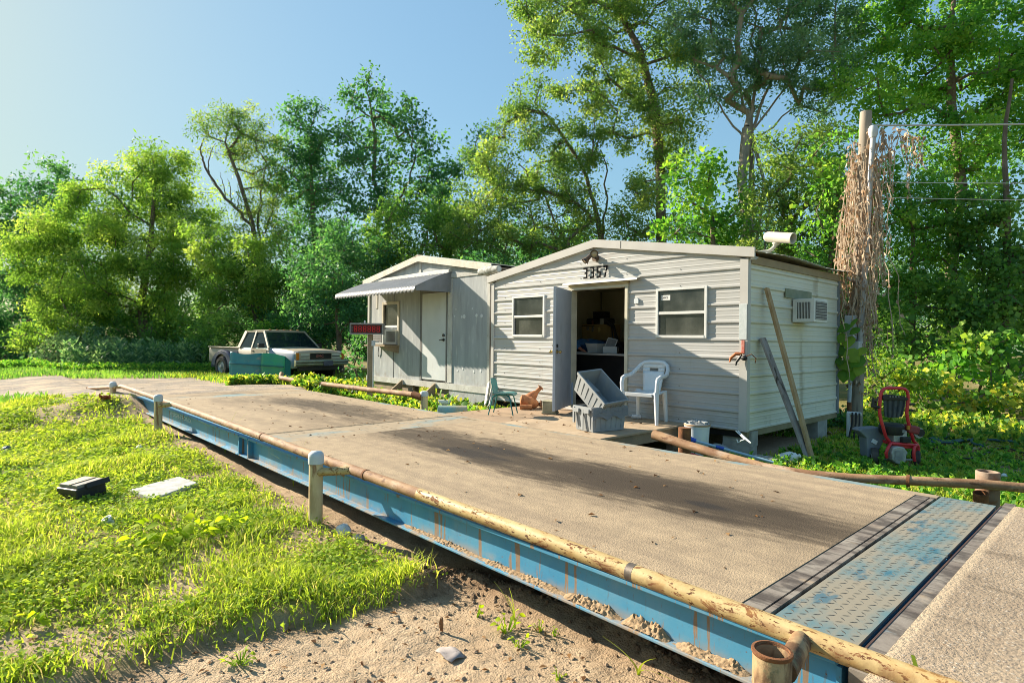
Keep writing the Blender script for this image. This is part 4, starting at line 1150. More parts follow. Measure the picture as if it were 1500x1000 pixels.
for x, s_ in ((AX1 - .004, 1),):
    MB().prism([(x, YL - .011, AZW), (x, AYF + .004, AZF - .075), (x, AYF + .004, AZF + .0)] + [(x, YL - .02 + (AYF - YL + .02) * t, AZ1 - (AZ1 - AZF) * t + .018 * math.sin(math.pi * t) + .003) for t in (.85, .7, .5, .3, .15)] + [(x, YL - .011, AZ1 + .01)], (.006 * s_, 0, 0)).build('awning_cheek', m_awn, aw)
MB().prism([(AX0, YL - .012, AZ1 - .02), (AX0, YL - .09, AZ1 - .02), (AX0, YL - .09, AZ1 + .045), (AX0, YL - .012, AZ1 + .075)], (AX1 - AX0, 0, 0)).build('awning_flashing', m_white_metal, aw)
MB().box2((lx(551), YL - .02, lz(551, 436) - .28), (lx(553.5), YL - .0105, AZ1 - .1)).build('awning_bracket', m_plytrim, aw)
# roof
for sgn, xe in ((-1, LX0 - .17), (1, LX1 + .14)):
    sl = (LZP - LZE) / (LXP - LX0)
    ze = LZP + .03 - sl * abs(xe - LXP); zp = LZP + .03
    g = []
    for j in range(60):
        y = YL - .10 + (LYB + .3 - YL) * j / 59
        g.append([(LXP + (xe - LXP) * t / 6, y, zp + .07 + (ze - zp) * t / 6 + .008 * abs(math.sin(j * 1.4))) for t in range(7)])
    MB().sheet(g).build('roof_sheet', m_roof, lshed, solid=.012)
    MB().prism([(LXP, YL - .11, zp - .07), (xe, YL - .11, ze - .07), (xe, YL - .11, ze + .065), (LXP, YL - .11, zp + .065)], (0, .03, 0)).build('fascia', pmat('peeling cream fascia', (.66, .61, .52), (.52, .47, .38), vs=6, layers=[dict(c=(.3, .24, .16), s=(6, 6, 20), lo=.56, hi=.7, amt=.7)]), lshed)
MB().box2((LX1 + .02, YL + .0, LZE - .02), (LX1 + .13, LYB, LZE + .02)).build('eave_soffit', pmat('brown eave', (.22, .15, .1)), lshed)
MB().prism([(LXP - .16, YL - .115, LZP + .06), (LXP, YL - .115, LZP + .115), (LXP + .16, YL - .115, LZP + .06), (LXP, YL - .115, LZP + .085)], (0, .35, 0)).build('ridge_cap', pmat('rusty ridge cap', (.36, .24, .16), (.45, .38, .3)), lshed)
# timber sub-frame
MB().box2((lx(549), YL + .0, LZB - .31), (lx(606), YL + .05, LZB - .131)).build('floor_beam', m_wood, lshed)
MB().box2((lx(640), YL + .02, LZB - .36), (lx(672), YL + .07, LZB - .131)).build('floor_beam', m_wood, lshed)
MB().box2((lx(660), YL - .03, LZB - .42), (LX1, YL - .0, LZB - .131)).build('skirt_board', m_ply, lshed)
mb = MB()
for x in (LX0 + .3, lx(592), lx(640), LX1 - .3):
    mb.box2((x, YL + .06, GZ - .1), (x + .2, YL + .3, LZB - .131))
mb.build('pier', m_block, lshed)
# steps
st = thing('steps', 'small grey timber steps below the white door of the plywood shed', 'steps', (lx(625), YL - .5, GZ))
for u0, u1 in ((lx(592), lx(596)), (lx(640), lx(644))):
    MB().prism([(u0, YL - .06, LZB - .02), (u0, YL - .06, LZB - .26), (u0, YL - .62, GZ - .02), (u0, YL - .86, GZ - .02)], (.045, 0, 0)).build('stringer', m_wood, st)
MB().box2((lx(592) + .046, YL - .42, -.125), (lx(640) - .001, YL - .16, -.085)).build('tread', m_wood, st)
MB().box2((lx(592) + .046, YL - .66, -.275), (lx(640) - .001, YL - .42, -.235)).build('tread', m_wood, st)
# rolled bundle sticking out at the top of the wall
p0 = at(704, 398.5, 1, YL - .12); p1 = at(731, 393.5, 1, YL - .2)
o = MB().tube([p0, p0.lerp(p1, .3), p0.lerp(p1, .7), p1], [.075, .085, .08, .06], 14).build('pipe_bundle', pmat('mouldy white wrap', (.5, .52, .5), (.2, .2, .17), vs=12, rough=.9, bump=.6, bs=40), smooth=True)
tag(o, 'stubby mouldy white wrapped pipe end between the two shed roofs', 'pipe')
for i, (a, b, lb) in enumerate([((716, 560), (711, 592), 'longer white strip of trim leaning on the corner between the sheds'), ((720.5, 568), (716, 594), 'shorter white strip of trim leaning at the foot of the shed corner')]):
    q0 = at(a[0], a[1], 1, YF - .06); q1 = at(b[0], b[1], 1, YF - .5)
    o = MB().beam(q0, q1, .07, .018, (0, -1, .2)).build('trim_strip', m_plytrim); tag(o, lb, 'trim strip')

# ================================================================ WEIGHT DISPLAY ON ITS POST
sp = at(540, 560, 1, 6.3)
dsp = thing('weight_display', 'red digital weight display in a grey box on a timber post', 'display sign', (sp.x, sp.y, GZ))
yaw = math.atan2(.736, .677)
Rw = rotm(0, 0, yaw)             # x = picture right, y = away
c = at(537.5, 481.5, 1, 6.24)
D = (Vector(EYE) - c).length * .985
k = D / FPX
w, h = 47.5 * k, 16.5 * k
f = lambda x, y, z: c + Rw @ Vector((x, y, z))
MB().box(f(0, .075, 0), (w, .10, h), Rw).build('back_box', pmat('grey enclosure', (.26, .25, .24), (.20, .19, .18)), dsp)
mb = MB(); t = .028
mb.box(f(0, 0, h / 2 - t * .6), (w, .12, t * 1.2), Rw); mb.box(f(0, 0, -h / 2 + t / 2), (w, .12, t), Rw); mb.box(f(-w / 2 + t * .3, 0, .0), (t * .6, .12, h - t * 2.2 - .001), Rw); mb.box(f(w / 2 - t * .3, 0, 0), (t * .6, .12, h - t * 2.2 - .001), Rw)
mb.build('hood', pmat('grey hood', (.33, .31, .30), (.24, .23, .22), vs=10), dsp)
scr = MB().box(f(-.005, .012, -.004), (w - .09, .02, h - t * 2.4), Rw).build('screen', pmat('dark red filter', (.10, .008, .010), (.06, .004, .006), rough=.25, bump=0), dsp)
mb = MB()
def seg7(mb, cx, cz, sw, sh, t, segs='abcdefg'):
    B = {'a': (0, sh / 2, sw, t), 'd': (0, -sh / 2, sw, t), 'g': (0, 0, sw, t), 'b': (sw / 2, sh / 4, t, sh / 2 - t), 'c': (sw / 2, -sh / 4, t, sh / 2 - t), 'f': (-sw / 2, sh / 4, t, sh / 2 - t), 'e': (-sw / 2, -sh / 4, t, sh / 2 - t)}
    for q in segs:
        x, z, a, b = B[q]; mb.box(f(cx + x, -.002, cz + z), (a, .006, b), Rw)
ww = w - .12
for i in range(6): seg7(mb, -ww / 2 + ww * (i + .5) / 6, -.004, ww / 6 * .55, (h - t * 2.4) * .62, .013)
M = Mat('red digit segments'); m_seg = M.done(M.bsdf((.35, .012, .018), .4, 0, .3, **{'Emission Color': (1, .03, .03, 1), 'Emission Strength': .04}))
mb.build('digit', m_seg, scr)
mb = MB()
for i in range(4): mb.box(f(-w / 2 + .035, -.0, -.045 + i * .026), (.012, .02, .012), Rw)
mb.build('indicator', m_cap, dsp)
MB().box((sp.x, sp.y + .03, (c.z - h / 2 + GZ) / 2 - .05), (.095, .095, c.z - h / 2 - GZ + .1), Rw).build('post', m_wood, dsp)
q = at(547, 503, 1, 6.2)
MB().tube([q + Vector((0, 0, -.05)), q + Vector((0, 0, .06))], .04, 12).build('junction_box', m_cap, dsp, smooth=True)
MB().tube([q + Vector((0, 0, -.05)), q + Vector((0, 0, -.95))], .013, 8).build('conduit', m_cap, dsp, smooth=True)
MB().tube([q + Vector((0, 0, .03)), q + Rw @ Vector((.11, 0, .03))], .007, 6).build('pin', m_cap, dsp, smooth=True)
q2 = at(534.5, 468, 1, 6.3)
MB().tube([(q2.x, q2.y, c.z + h / 2), (q2.x, q2.y, c.z + h / 2 + .06)], .018, 8).build('stub', m_cap, dsp, smooth=True)

# ================================================================ PORCH AND WHAT STANDS ON IT
m_porch = pmat('sandy plywood platform', (.46, .35, .23), (.36, .27, .18), vs=(2, 2, 2), rough=.9, bump=.2, layers=[
    dict(c=(.22, .165, .11), s=(2.2, 4, 4), lo=.5, hi=.7, amt=.6), dict(c=(.55, .46, .34), s=(5, 5, 5), lo=.55, hi=.72, amt=.5)])
porch = thing('porch', 'low sandy plywood platform between the weighbridge and the shed door', 'porch', (-5.8, 6.4, GZ))
MB().box2((-6.05, YFAR + .035, -.03), (-4.33, YF - .005, -.003)).build('board', m_porch, porch, bevel=.003)
MB().box2((-7.35, YFAR + .035, -.034), (-6.055, YF - .005, -.006)).build('board', pmat('brown plywood platform', (.36, .25, .16), (.28, .2, .13), vs=3, rough=.9), porch, bevel=.003)
mb = MB()
for x in (-7.3, -6.4, -5.4, -4.42): mb.box2((x, YFAR + .05, -.17), (x + .05, YF - .02, -.0345))
for x, y in ((-7.25, 5.6), (-7.25, 7), (-5.5, 6), (-4.45, 5.7), (-4.45, 7.1)): mb.box2((x - .06, y - .06, GZ - .05), (x + .06, y + .06, -.1705))
mb.build('joist', m_wood, porch)

# child's green school chair
m_green = pmat('teal green plastic', (.015, .22, .20), (.012, .18, .17), vs=6, rough=.35, bump=0)
m_greenm = pmat('teal green tube', (.012, .16, .15), (.01, .12, .12), rough=.4, bump=0)
pcg = (at(718.8, 608.6, 2, 0) + at(756, 603.8, 2, 0)) / 2
gch = thing('school_chair', 'small teal green plastic school chair at the left of the platform', 'chair', (pcg.x, pcg.y, 0), math.radians(36))
prof_ = [(.175, .285), (.165, .305), (.12, .312), (.0, .303), (-.10, .305), (-.14, .318), (-.16, .35), (-.172, .42), (-.19, .50), (-.20, .545)]
g = []
for x, z in prof_:
    row = []
    for i in range(13):
        s_ = -1 + 2 * i / 12; wv = .165 * (1 if z < .53 else .8)
        row.append((x + (.03 * s_ * s_ if z > .34 else 0) , s_ * wv, z + (.016 * s_ * s_ if z < .33 else 0) - (.03 * abs(s_) ** 4 if z > .53 else 0)))
    g.append(row)
MB().sheet(g).build('seat_shell', m_green, gch, smooth=True, local=True, solid=.008, ang=80)
for sx_ in (-1, 1):
    for sy in (-1, 1):
        MB().tube([(sx_ * .07 - .01, sy * .10, .295), (sx_ * .13 - .01, sy * .15, .27), (sx_ * .19 - .01, sy * .175, .0)], [.011, .011, .009], 10).build('leg', m_greenm, gch, smooth=True, local=True)
MB().tube([(-.12, .10, .292), (.12, .10, .292)], .009, 8).tube([(-.12, -.10, .292), (.12, -.10, .292)], .009, 8).build('seat_frame', m_greenm, gch, smooth=True, local=True)

# rusty exhaust parts beside the green chair
pe = at(772, 598, 2, 0); pe = Vector((pe.x, pe.y, 0))
rr = Vector((.677, .736, 0)); ff = Vector((-.736, .677, 0))
ex = thing('exhaust_can', 'rusty orange exhaust converter lying beside the green chair', 'exhaust part', tuple(pe))
m_ro = pmat('orange rusted steel', (.42, .18, .07), (.30, .115, .05), vs=14, rough=.85, bump=.4, layers=[dict(c=(.14, .06, .03), s=18, lo=.55, hi=.7, amt=.7)])
E = lambda a, b, z: pe + rr * a + ff * b + Vector((0, 0, z))
MB().tube([E(-.12, .02, .14), E(-.10, .02, .14), E(-.06, .02, .125), E(-.055, .02, .125), E(.04, .0, .095), E(.05, 0, .095), E(.06, 0, .09), E(.15, 0, .075), E(.19, 0, .07)], [.03, .085, .095, .1, .095, .1, .095, .07, .03], 18).build('can', m_ro, ex, smooth=True)
MB().tube([E(.19, 0, .07), E(.235, 0, .065)], .03, 12).tube([E(.215, 0, .068), E(.225, 0, .067)], .075, 14).tube([E(.235, 0, .065), E(.243, 0, .065)], .07, 14).build('flange', m_rust, ex, smooth=True)
ex2 = thing('exhaust_cone', 'rusty orange exhaust cone with a flanged neck tipped up behind the converter', 'exhaust part', tuple(E(.1, .2, 0)))
MB().tube([E(-.03, .17, .07), E(-.02, .17, .075), E(.03, .18, .125), E(.09, .19, .18), E(.15, .20, .245), E(.165, .20, .26), E(.22, .20, .315), E(.245, .2, .345)], [.03, .095, .105, .085, .05, .036, .034, .034], 16).build('cone', m_ro, ex2, smooth=True)
MB().tube([E(.225, .2, .325), E(.237, .2, .337)], .058, 14).build('flange', m_rust, ex2, smooth=True)
o = MB().lathe([(.036, 0), (.04, .003), (.04, .2), (.03, .2), (.028, .01)], Matrix.Translation(E(-.12, -.15, .04)) @ rr.to_track_quat('Z', 'Y').to_matrix().to_4x4(), 16).build('exhaust_pipe', m_ro, smooth=True)
tag(o, 'short rusty orange pipe offcut lying in front of the exhaust converter', 'pipe')
ps_ = at(804, 606, 2, 0)
stp = thing('step_block', 'mossy grey wooden block under the open shed door', 'block', (ps_.x, ps_.y, 0), math.radians(30))
m_moss = pmat('mossy grey block', (.30, .28, .19), (.21, .2, .13), vs=9, rough=.9, bump=.4)
MB().box((0, .09, .10), (.21, .19, .155), None, 0).build('body', m_moss, stp, local=True, bevel=.006)
MB().box((0, .09, .012), (.23, .21, .023), None, 0).build('base', m_moss, stp, local=True, bevel=.003)
MB().box((0, .09, .187), (.23, .21, .016), None, 0).build('lid', m_moss, stp, local=True, bevel=.003)

# white resin armchair
m_resin = pmat('white resin', (.70, .73, .75), (.64, .67, .69), vs=4, rough=.4, bump=0, layers=[dict(c=(.45, .42, .36), s=9, lo=.58, hi=.75, amt=.35)])
pw = at(941, 618.5, 2, 0)
wch = thing('plastic_chair', 'white resin armchair against the shed wall right of the door', 'chair', ((pw.x - .20) * .962, 6.985, 0), math.radians(10))
# local: front at -y, x right
g = []
for j in range(9):
    y = -.22 + .44 * j / 8; row = []
    for i in range(11):
        x = -.225 + .45 * i / 10; wdt = 1 - .12 * (j / 8)
        row.append((x * wdt, y, .42 - .018 * math.sin(math.pi * j / 8) + (.0 if j else -.015) - .008 * math.cos(math.pi * i / 10 - math.pi / 2)))
    g.append(row)
MB().sheet(g).build('seat', m_resin, wch, local=True, smooth=True, solid=.018)
def splat(a, b, z0, z1, nx=8, nz=6):
    g = []
    for j in range(nz + 1):
        z = z0 + (z1 - z0) * j / nz; t = (z - .42) / .41; row = []
        hw = (.13 + .05 * t)
        for i in range(nx + 1):
            x = (a + (b - a) * i / nx) * hw
            row.append((x, .20 + .10 * t + .03 * (x / .2) ** 2 * -1 + .02, z))
        g.append(row)
    return g
mb = MB(); mb.sheet(splat(-1, 1, .40, .70)); mb.sheet(splat(-1, -.38, .70, .745, 3, 2)); mb.sheet(splat(.38, 1, .70, .745, 3, 2)); mb.sheet(splat(-1, 1, .745, .82, 8, 2))
mb.build('backrest', m_resin, wch, local=True, smooth=True, solid=.016)
loop = []
for s_ in (-1,):
    loop = [(-.255, -.20, .43), (-.262, -.205, .55), (-.262, -.18, .615), (-.265, -.10, .64), (-.268, .02, .645), (-.262, .12, .665), (-.24, .21, .72), (-.205, .275, .785), (-.15, .295, .822), (-.07, .305, .832)]
full = loop + [(-x, y, z) for x, y, z in reversed(loop)]
def strip(mb, path, w, t):
    P = [Vector(p) for p in path]; vs = []; fs = []
    for i, p in enumerate(P):
        tn = ((P[min(i + 1, len(P) - 1)] - P[max(i - 1, 0)])).normalized()
        up = Vector((0, 0, 1)) if abs(tn.z) < .75 else Vector((0, 1, 0))
        sd = tn.cross(up).normalized(); nn = sd.cross(tn).normalized()
        if i and sd.dot(last) < 0: sd = -sd; nn = -nn
        last = sd
        for a, b in ((-1, -1), (1, -1), (1, 1), (-1, 1)): vs.append(p + sd * a * w / 2 + nn * b * t / 2)
    for i in range(len(P) - 1):
        for j in range(4): fs.append((i * 4 + j, i * 4 + (j + 1) % 4, i * 4 + 4 + (j + 1) % 4, i * 4 + 4 + j))
    mb.add(vs, fs); return mb
MB().tube(full, [.028] * len(full), 10).build('arm_loop', m_resin, wch, local=True, smooth=True)
for x, y in ((-.25, -.20), (.25, -.20), (-.20, .20), (.20, .20)):
    MB().tube([(x * .97, y * .95, .43), (x, y, .38), (x * 1.08, y * 1.12, 0)], [.045, .038, .024], 8).build('leg', m_resin, wch, local=True, smooth=True)
MB().box((0, -.225, .395), (.40, .02, .05)).build('apron', m_resin, wch, local=True, bevel=.006)
pc_ = at(933, 613.5, 2, 0)
o = MB().tube([(pc_.x - .06, pc_.y - .03, .033), (pc_.x - .055, pc_.y - .03, .033), (pc_.x + .05, pc_.y + .03, .033), (pc_.x + .055, pc_.y + .032, .033)], [.025, .032, .032, .025], 14).build('drink_can', pmat('white can', (.65, .67, .68), (.4, .45, .5), vs=20, rough=.3, metal=.3), smooth=True)
tag(o, 'white drink can lying under the white armchair', 'can')

# stacked grey totes
m_tote = pmat('grey tote plastic', (.30, .32, .33), (.25, .265, .275), vs=4, rough=.55, bump=.1, layers=[dict(c=(.42, .38, .31), s=7, lo=.55, hi=.75, amt=.5)])
m_toted = pmat('tote plastic in painted shade', (.20, .22, .25), (.15, .165, .19), vs=6, rough=.6, bump=.3)  # same plastic as the tote; skylit shade put into a darker, bluer colour
def tote_box(t, Fm, L, Wd, H, ribs=True):
    """Fm(x,y,z) -> world, open side +z"""
    k = .90; th = .010
    mb = MB()
    o4 = [(-L / 2, -Wd / 2), (L / 2, -Wd / 2), (L / 2, Wd / 2), (-L / 2, Wd / 2)]
    vs = [Fm(x * k, y * k, 0) for x, y in o4] + [Fm(x, y, H) for x, y in o4] + [Fm(x * (1 - th * 3), y * (1 - th * 3), H) for x, y in o4] + [Fm(x * k * (1 - th * 3), y * k * (1 - th * 3), .02) for x, y in o4]
    fs = [(0, 3, 2, 1)]
    for i in range(4):
        j = (i + 1) % 4
        fs += [(i, j, 4 + j, 4 + i), (4 + i, 4 + j, 8 + j, 8 + i), (8 + i, 8 + j, 12 + j, 12 + i)]
    fs += [(12, 13, 14, 15)]
    mb.add(vs, fs); mb.build('body', m_tote, t)
    # rim
    mb = MB(); r = .018
    for (x0, y0), (x1, y1) in zip(o4, o4[1:] + o4[:1]):
        a, b = Fm(x0 * 1.02, y0 * 1.02, H - .012), Fm(x1 * 1.02, y1 * 1.02, H - .012)
        mb.beam(a, b, r, .036, Fm(0, 0, 1) - Fm(0, 0, 0))
    mb.build('rim', m_tote, t)
    if ribs:
        mb = MB()
        for sgn in (-1, 1):
            n = 6
            for i in range(n):
                q = -.4 + .8 * i / (n - 1)
                a = Fm(L * q * k, sgn * (Wd / 2 * k + .002), .03); b = Fm(L * q, sgn * (Wd / 2 + .002), H * .86)
                mb.beam(a, b, .008, .012, Fm(1, 0, 0) - Fm(0, 0, 0))
            for i in range(4):
                q = -.36 + .72 * i / 3
                a = Fm(sgn * (L / 2 * k + .002), Wd * q * k, .03); b = Fm(sgn * (L / 2 + .002), Wd * q, H * .8)
                mb.beam(a, b, .008, .012, Fm(0, 1, 0) - Fm(0, 0, 0))
        mb.build('ribs', m_tote, t)
pa_ = at(868.3, 633.3, 2, 0); pb_ = at(847.4, 629, 2, 0); pcx = at(913.3, 629, 2, 0)
ea = (pcx - pa_); La = ea.length; ea.normalize(); eb = Vector((-ea.y, ea.x, 0))
Lb = .36; k_ = .9
cen = pa_ + ea * La / 2 + eb * Lb * k_ / 2
L_ = La / k_
tot1 = thing('tote', 'grey plastic tote with hanging lid flaps standing on the platform', 'tote', (cen.x, cen.y, 0))
F1 = lambda x, y, z: Vector((cen.x, cen.y, .0)) + ea * x + eb * y + Vector((0, 0, z + .002))
tote_box(tot1, F1, L_, Lb, .30)
def flap(t, Fm, y, L, H0, H1, dy):
    """hanging lid half with toothed edge on a long side"""
    n = 12; P = []
    for i in range(n + 1):
        x = -L / 2 + L * i / n
        P.append((x, H1 + (.055 * abs(math.sin(math.pi * (i / n) * 2.5)))))
    pts = [Fm(-L / 2, y, H0)] + [Fm(x, y + dy * (1 - (z - H1) / (H0 - H1)) * 0, z) for x, z in P] + [Fm(L / 2, y, H0)]
    mb = MB(); mb.prism(pts, (Fm(0, 1, 0) - Fm(0, 0, 0)) * dy)
    fl = mb.build('lid_flap', m_toted, t)
    mb = MB()
    for a, b in (((-L * .45, H0 - .03), (-L * .1, H1 + .07)), ((-L * .1, H0 - .03), (-L * .45, H1 + .07)), ((L * .05, H0 - .03), (L * .42, H1 + .07)), ((L * .42, H0 - .03), (L * .05, H1 + .07)), ((-L * .48, H0 - .06), (L * .48, H0 - .06)), ((-L * .48, H0 - .10), (L * .48, H0 - .10))):
        mb.beam(Fm(a[0], y + dy * 1.0 + (-.001 if dy < 0 else .001), a[1]), Fm(b[0], y + dy * 1.0 + (-.001 if dy < 0 else .001), b[1]), .008, .006, Fm(0, 1, 0) - Fm(0, 0, 0))
    for i in range(9):
        x = -L * .46 + L * .92 * i / 8
        mb.beam(Fm(x, y + dy, H0 - .02), Fm(x, y + dy, H1 + .09), .004, .005, Fm(0, 1, 0) - Fm(0, 0, 0))
    mb.build('lid_ribs', m_toted, fl)
flap(tot1, F1, -Lb / 2 - .012, L_ * 1.02, .30, .135, -.012)
# hinge blocks at the left end
mb = MB()
mb.box(F1(-L_ / 2 - .02, -Lb * .28, .255), (.03, .10, .05), Matrix((ea, eb, Vector((0, 0, 1)))).transposed()); mb.box(F1(-L_ / 2 - .02, Lb * .28, .255), (.03, .10, .05), Matrix((ea, eb, Vector((0, 0, 1)))).transposed())
mb.box(F1(-L_ / 2 - .015, Lb * .45, .19), (.02, .03, .2), Matrix((ea, eb, Vector((0, 0, 1)))).transposed()); mb.box(F1(-L_ / 2 - .008, 0, .14), (.012, .03, .26), Matrix((ea, eb, Vector((0, 0, 1)))).transposed())
mb.build('handle', m_tote, tot1)
# tilted upper tote
lv = np.array([.28, -.36, .39]); lv /= np.linalg.norm(lv)
sv = np.array([.31, .03, -.20]); sv -= lv * (sv @ lv); sv /= np.linalg.norm(sv)
dv = np.cross(lv, sv); 
if dv[1] > 0: dv = -dv
lw_, sw_, dw_ = [Vector(RM @ q) for q in (lv, sv, dv)]
A0 = atd(847.5, 545.5, 7.62)
Lq, Sq, Hq = .60, .38, .27
cen2 = A0 + lw_ * Lq / 2 + sw_ * Sq / 2 + dw_ * Hq
F2 = lambda x, y, z: cen2 + lw_ * x + sw_ * y - dw_ * z
tot2 = thing('tote', 'open grey plastic tote tipped on its side on top of the other', 'tote', tuple(cen2))
tote_box(tot2, F2, Lq, Sq, Hq)
mb = MB(); mb.prism([F2(-Lq * .44, -Sq * .42, .03), F2(Lq * .42, -Sq * .42, .05), F2(Lq * .42, Sq * .02, .10), F2(.03, Sq * .03, .10), F2(0, -Sq * .0, .17), F2(-Lq * .44, -Sq * .06, .17)], (Vector(dw_) * -.008))
mb.build('inner_lid', m_tote, tot2)

# ================================================================ THROUGH THE DOOR
YC = YF + .75
zc = at(876, 517.3, 1, YC).z
cnt = thing('counter', 'black counter just inside the open shed door', 'counter', ((dx0 + dx1) / 2, YC, ZFL))
m_blk = pmat('black laminate', (.012, .012, .013), (.02, .02, .02), rough=.5, bump=0)
cx0, cx1 = dx0 - .75, dx1 + .55
MB().box2((cx0 + .03, YC + .03, ZFL), (cx1 - .03, YC + .55, zc - .035)).build('carcass', m_blk, cnt)
MB().box2((cx0, YC, zc - .034), (cx1, YC + .6, zc)).build('worktop', pmat('grey counter top', (.22, .23, .25), (.16, .17, .18), rough=.4), cnt, bevel=.003)
MB().box2((cx0, YC - .012, zc - .03), (cx1, YC - .001, zc - .002)).build('edge_strip', m_alu, cnt)
def cp(u, v, y): return at(u, v, 1, y)
# white basin
b0 = cp(873, 516, YC + .3)
o = thing('basin', 'white plastic basin on the counter', 'basin', (b0.x, b0.y, zc))
kk = (b0 - Vector(EYE)).length / FPX
mb = MB(); w0, w1_, hh_ = 18 * kk, 25 * kk, 13 * kk
for (ra, za_) in (): pass
q4 = lambda w, d, z: [(b0.x + (-w / 2) * .677 * 1.3, b0.y - d / 2, zc + z), (b0.x + w / 2 * .677 * 1.3, b0.y - d / 2, zc + z), (b0.x + w / 2 * .677 * 1.3, b0.y + d / 2, zc + z), (b0.x - w / 2 * .677 * 1.3, b0.y + d / 2, zc + z)]
vs = q4(w0, .2, .003) + q4(w1_, .27, hh_) + q4(w1_ * .94, .255, hh_) + q4(w0 * .94, .185, .012)
fs = [(0, 3, 2, 1), (12, 13, 14, 15)]
for i in range(4):
    j = (i + 1) % 4; fs += [(i, j, 4 + j, 4 + i), (4 + i, 4 + j, 8 + j, 8 + i), (8 + i, 8 + j, 12 + j, 12 + i)]
mb.add(vs, fs).build('bowl', m_resin, o)
MB().tube([Vector(p) for p in q4(w1_ * 1.01, .275, hh_)], .007, 8, closed=True).build('rim', m_resin, o, smooth=True)
# tilted card printer / terminal
t0 = cp(892, 516, YC + .25)
o = thing('card_printer', 'white desktop printer with a sloping grey paper tray at the right of the counter', 'printer', (t0.x, t0.y, zc))
kk = (t0 - Vector(EYE)).length / FPX
MB().box((t0.x, t0.y + .05, zc + 5 * kk), (17 * kk * 1.2, .2, 10 * kk), rotm(0, 0, .5)).build('casing', m_resin, o, bevel=.006)
Rp = rotm(0, 0, .5) @ rotm(-.5, 0, 0)
c_ = Vector((t0.x - .0, t0.y + .06, zc + 14 * kk))
MB().box(c_, (15 * kk, .02, 17 * kk), Rp @ rotm(0, .25, 0)).build('tray', m_resin, o, bevel=.003)
MB().box(c_ + Rp @ Vector((0, -.012, .0)), (12.5 * kk, .006, 13.5 * kk), Rp @ rotm(0, .25, 0)).build('paper', pmat('grey printed sheet', (.30, .31, .32), (.2, .21, .22), vs=40), o)
# papers
for i, (u, v, w, rz, lb) in enumerate([(853, 516, .16, .3, 'white papers on the counter under the hand'), (842, 517, .12, -.2, 'small white slips at the left end of the counter'), (861, 515.5, .10, .6, 'folded blue and white leaflet beside the basin')]):
    q = cp(u, v, YC + .12 + .03 * i)
    o = MB().box((q.x, q.y, zc + .006), (w, w * .7, .010), rotm(0, 0, rz)).build('paper_stack', m_resin, bevel=.001); tag(o, lb, 'papers')
# cabinet at the back with a cardboard box, printer and cables
YK = YF + 1.75
zk = at(872, 500, 1, YK).z
cab = thing('cabinet', 'dark cabinet at the back of the shed room', 'cabinet', (at(872, 500, 1, YK).x, YK, ZFL))
kx0, kx1 = at(846, 500, 1, YK).x, at(912, 500, 1, YK).x
MB().box2((kx0, YK, ZFL), (kx1, YK + .5, zk - .02)).build('carcass', m_blk, cab); MB().box2((kx0 - .02, YK - .02, zk - .02), (kx1 + .02, YK + .52, zk)).build('top', m_blk, cab, bevel=.003)
m_card = pmat('brown cardboard', (.40, .27, .10), (.33, .21, .08), vs=5, rough=.85)
bx0, bx1 = at(852, 490, 1, YK + .05).x, at(892.5, 490, 1, YK + .05).x; bz1 = at(872, 475, 1, YK + .05).z
o = thing('cardboard_box', 'brown cardboard box on the cabinet behind the bent person', 'box', ((bx0 + bx1) / 2, YK + .2, zk))
MB().box2((bx0, YK + .05, zk + .001), (bx1, YK + .40, bz1)).build('body', m_card, o, bevel=.004)
MB().box2((bx0, YK + .044, bz1 - .035), (bx0 + (bx1 - bx0) * .48, YK + .0495, bz1 - .02)).build('flap_edge', pmat('dark slot', (.05, .035, .02)), o)
mb = MB()
for u, v, a, b in [(861, 481, .07, .07), (868, 482, .05, .11)]:
    q = at(u, v, 1, YK + .046); mb.box2((q.x - a / 2, YK + .045, q.z - b / 2), (q.x + a / 2, YK + .0495, q.z + b / 2))
mb.build('printed_mark', pmat('dark box print', (.10, .07, .03), (.3, .3, .3), vs=30), o)
q = at(877, 483, 1, YK + .046); MB().prism([(q.x, YK + .0495, q.z - .05), (q.x + .05, YK + .0495, q.z), (q.x + .02, YK + .0495, q.z + .06), (q.x - .03, YK + .0495, q.z + .04)], (0, -.005, 0)).build('label', pmat('yellow label', (.6, .45, .15)), o)
pz0 = bz1 + .002; p0 = at(864, 470, 1, YK + .2).x; p1 = at(893, 470, 1, YK + .2).x
o = thing('printer', 'black office printer on top of the cardboard box', 'printer', ((p0 + p1) / 2, YK + .2, bz1))
zt1 = at(878, 456.5, 1, YK + .2).z; zt2 = at(878, 466, 1, YK + .2).z
MB().box2((p0, YK + .08, pz0), (p1, YK + .38, zt2)).build('body', m_black, o, bevel=.03)
a_, b_ = at(871, 470, 1, YK + .2).x, at(888, 470, 1, YK + .2).x
MB().box2((a_, YK + .14, zt2 - .01), (b_, YK + .32, zt1)).build('paper_feed', m_black, o, bevel=.01)
q = at(882, 470, 1, YK + .07)
o = MB().box2((q.x - .045, YK + .052, bz1 + .001), (q.x + .045, YK + .078, bz1 + .115)).build('card', pmat('grey note card', (.40, .39, .34)), bevel=.002); tag(o, 'small grey note card propped in front of the black printer', 'card')
q = at(868, 470, 1, YK + .06)
o = MB().lathe([(.02, 0), (.022, .05), (.012, .07), (.012, .09)], Matrix.Translation((q.x, YK + .065, bz1 + .001)), 10, cap0=True, cap1=True).build('bottle', pmat('red brown bottle', (.20, .08, .05)), smooth=True); tag(o, 'tiny reddish bottle on the cardboard box by the printer', 'bottle')
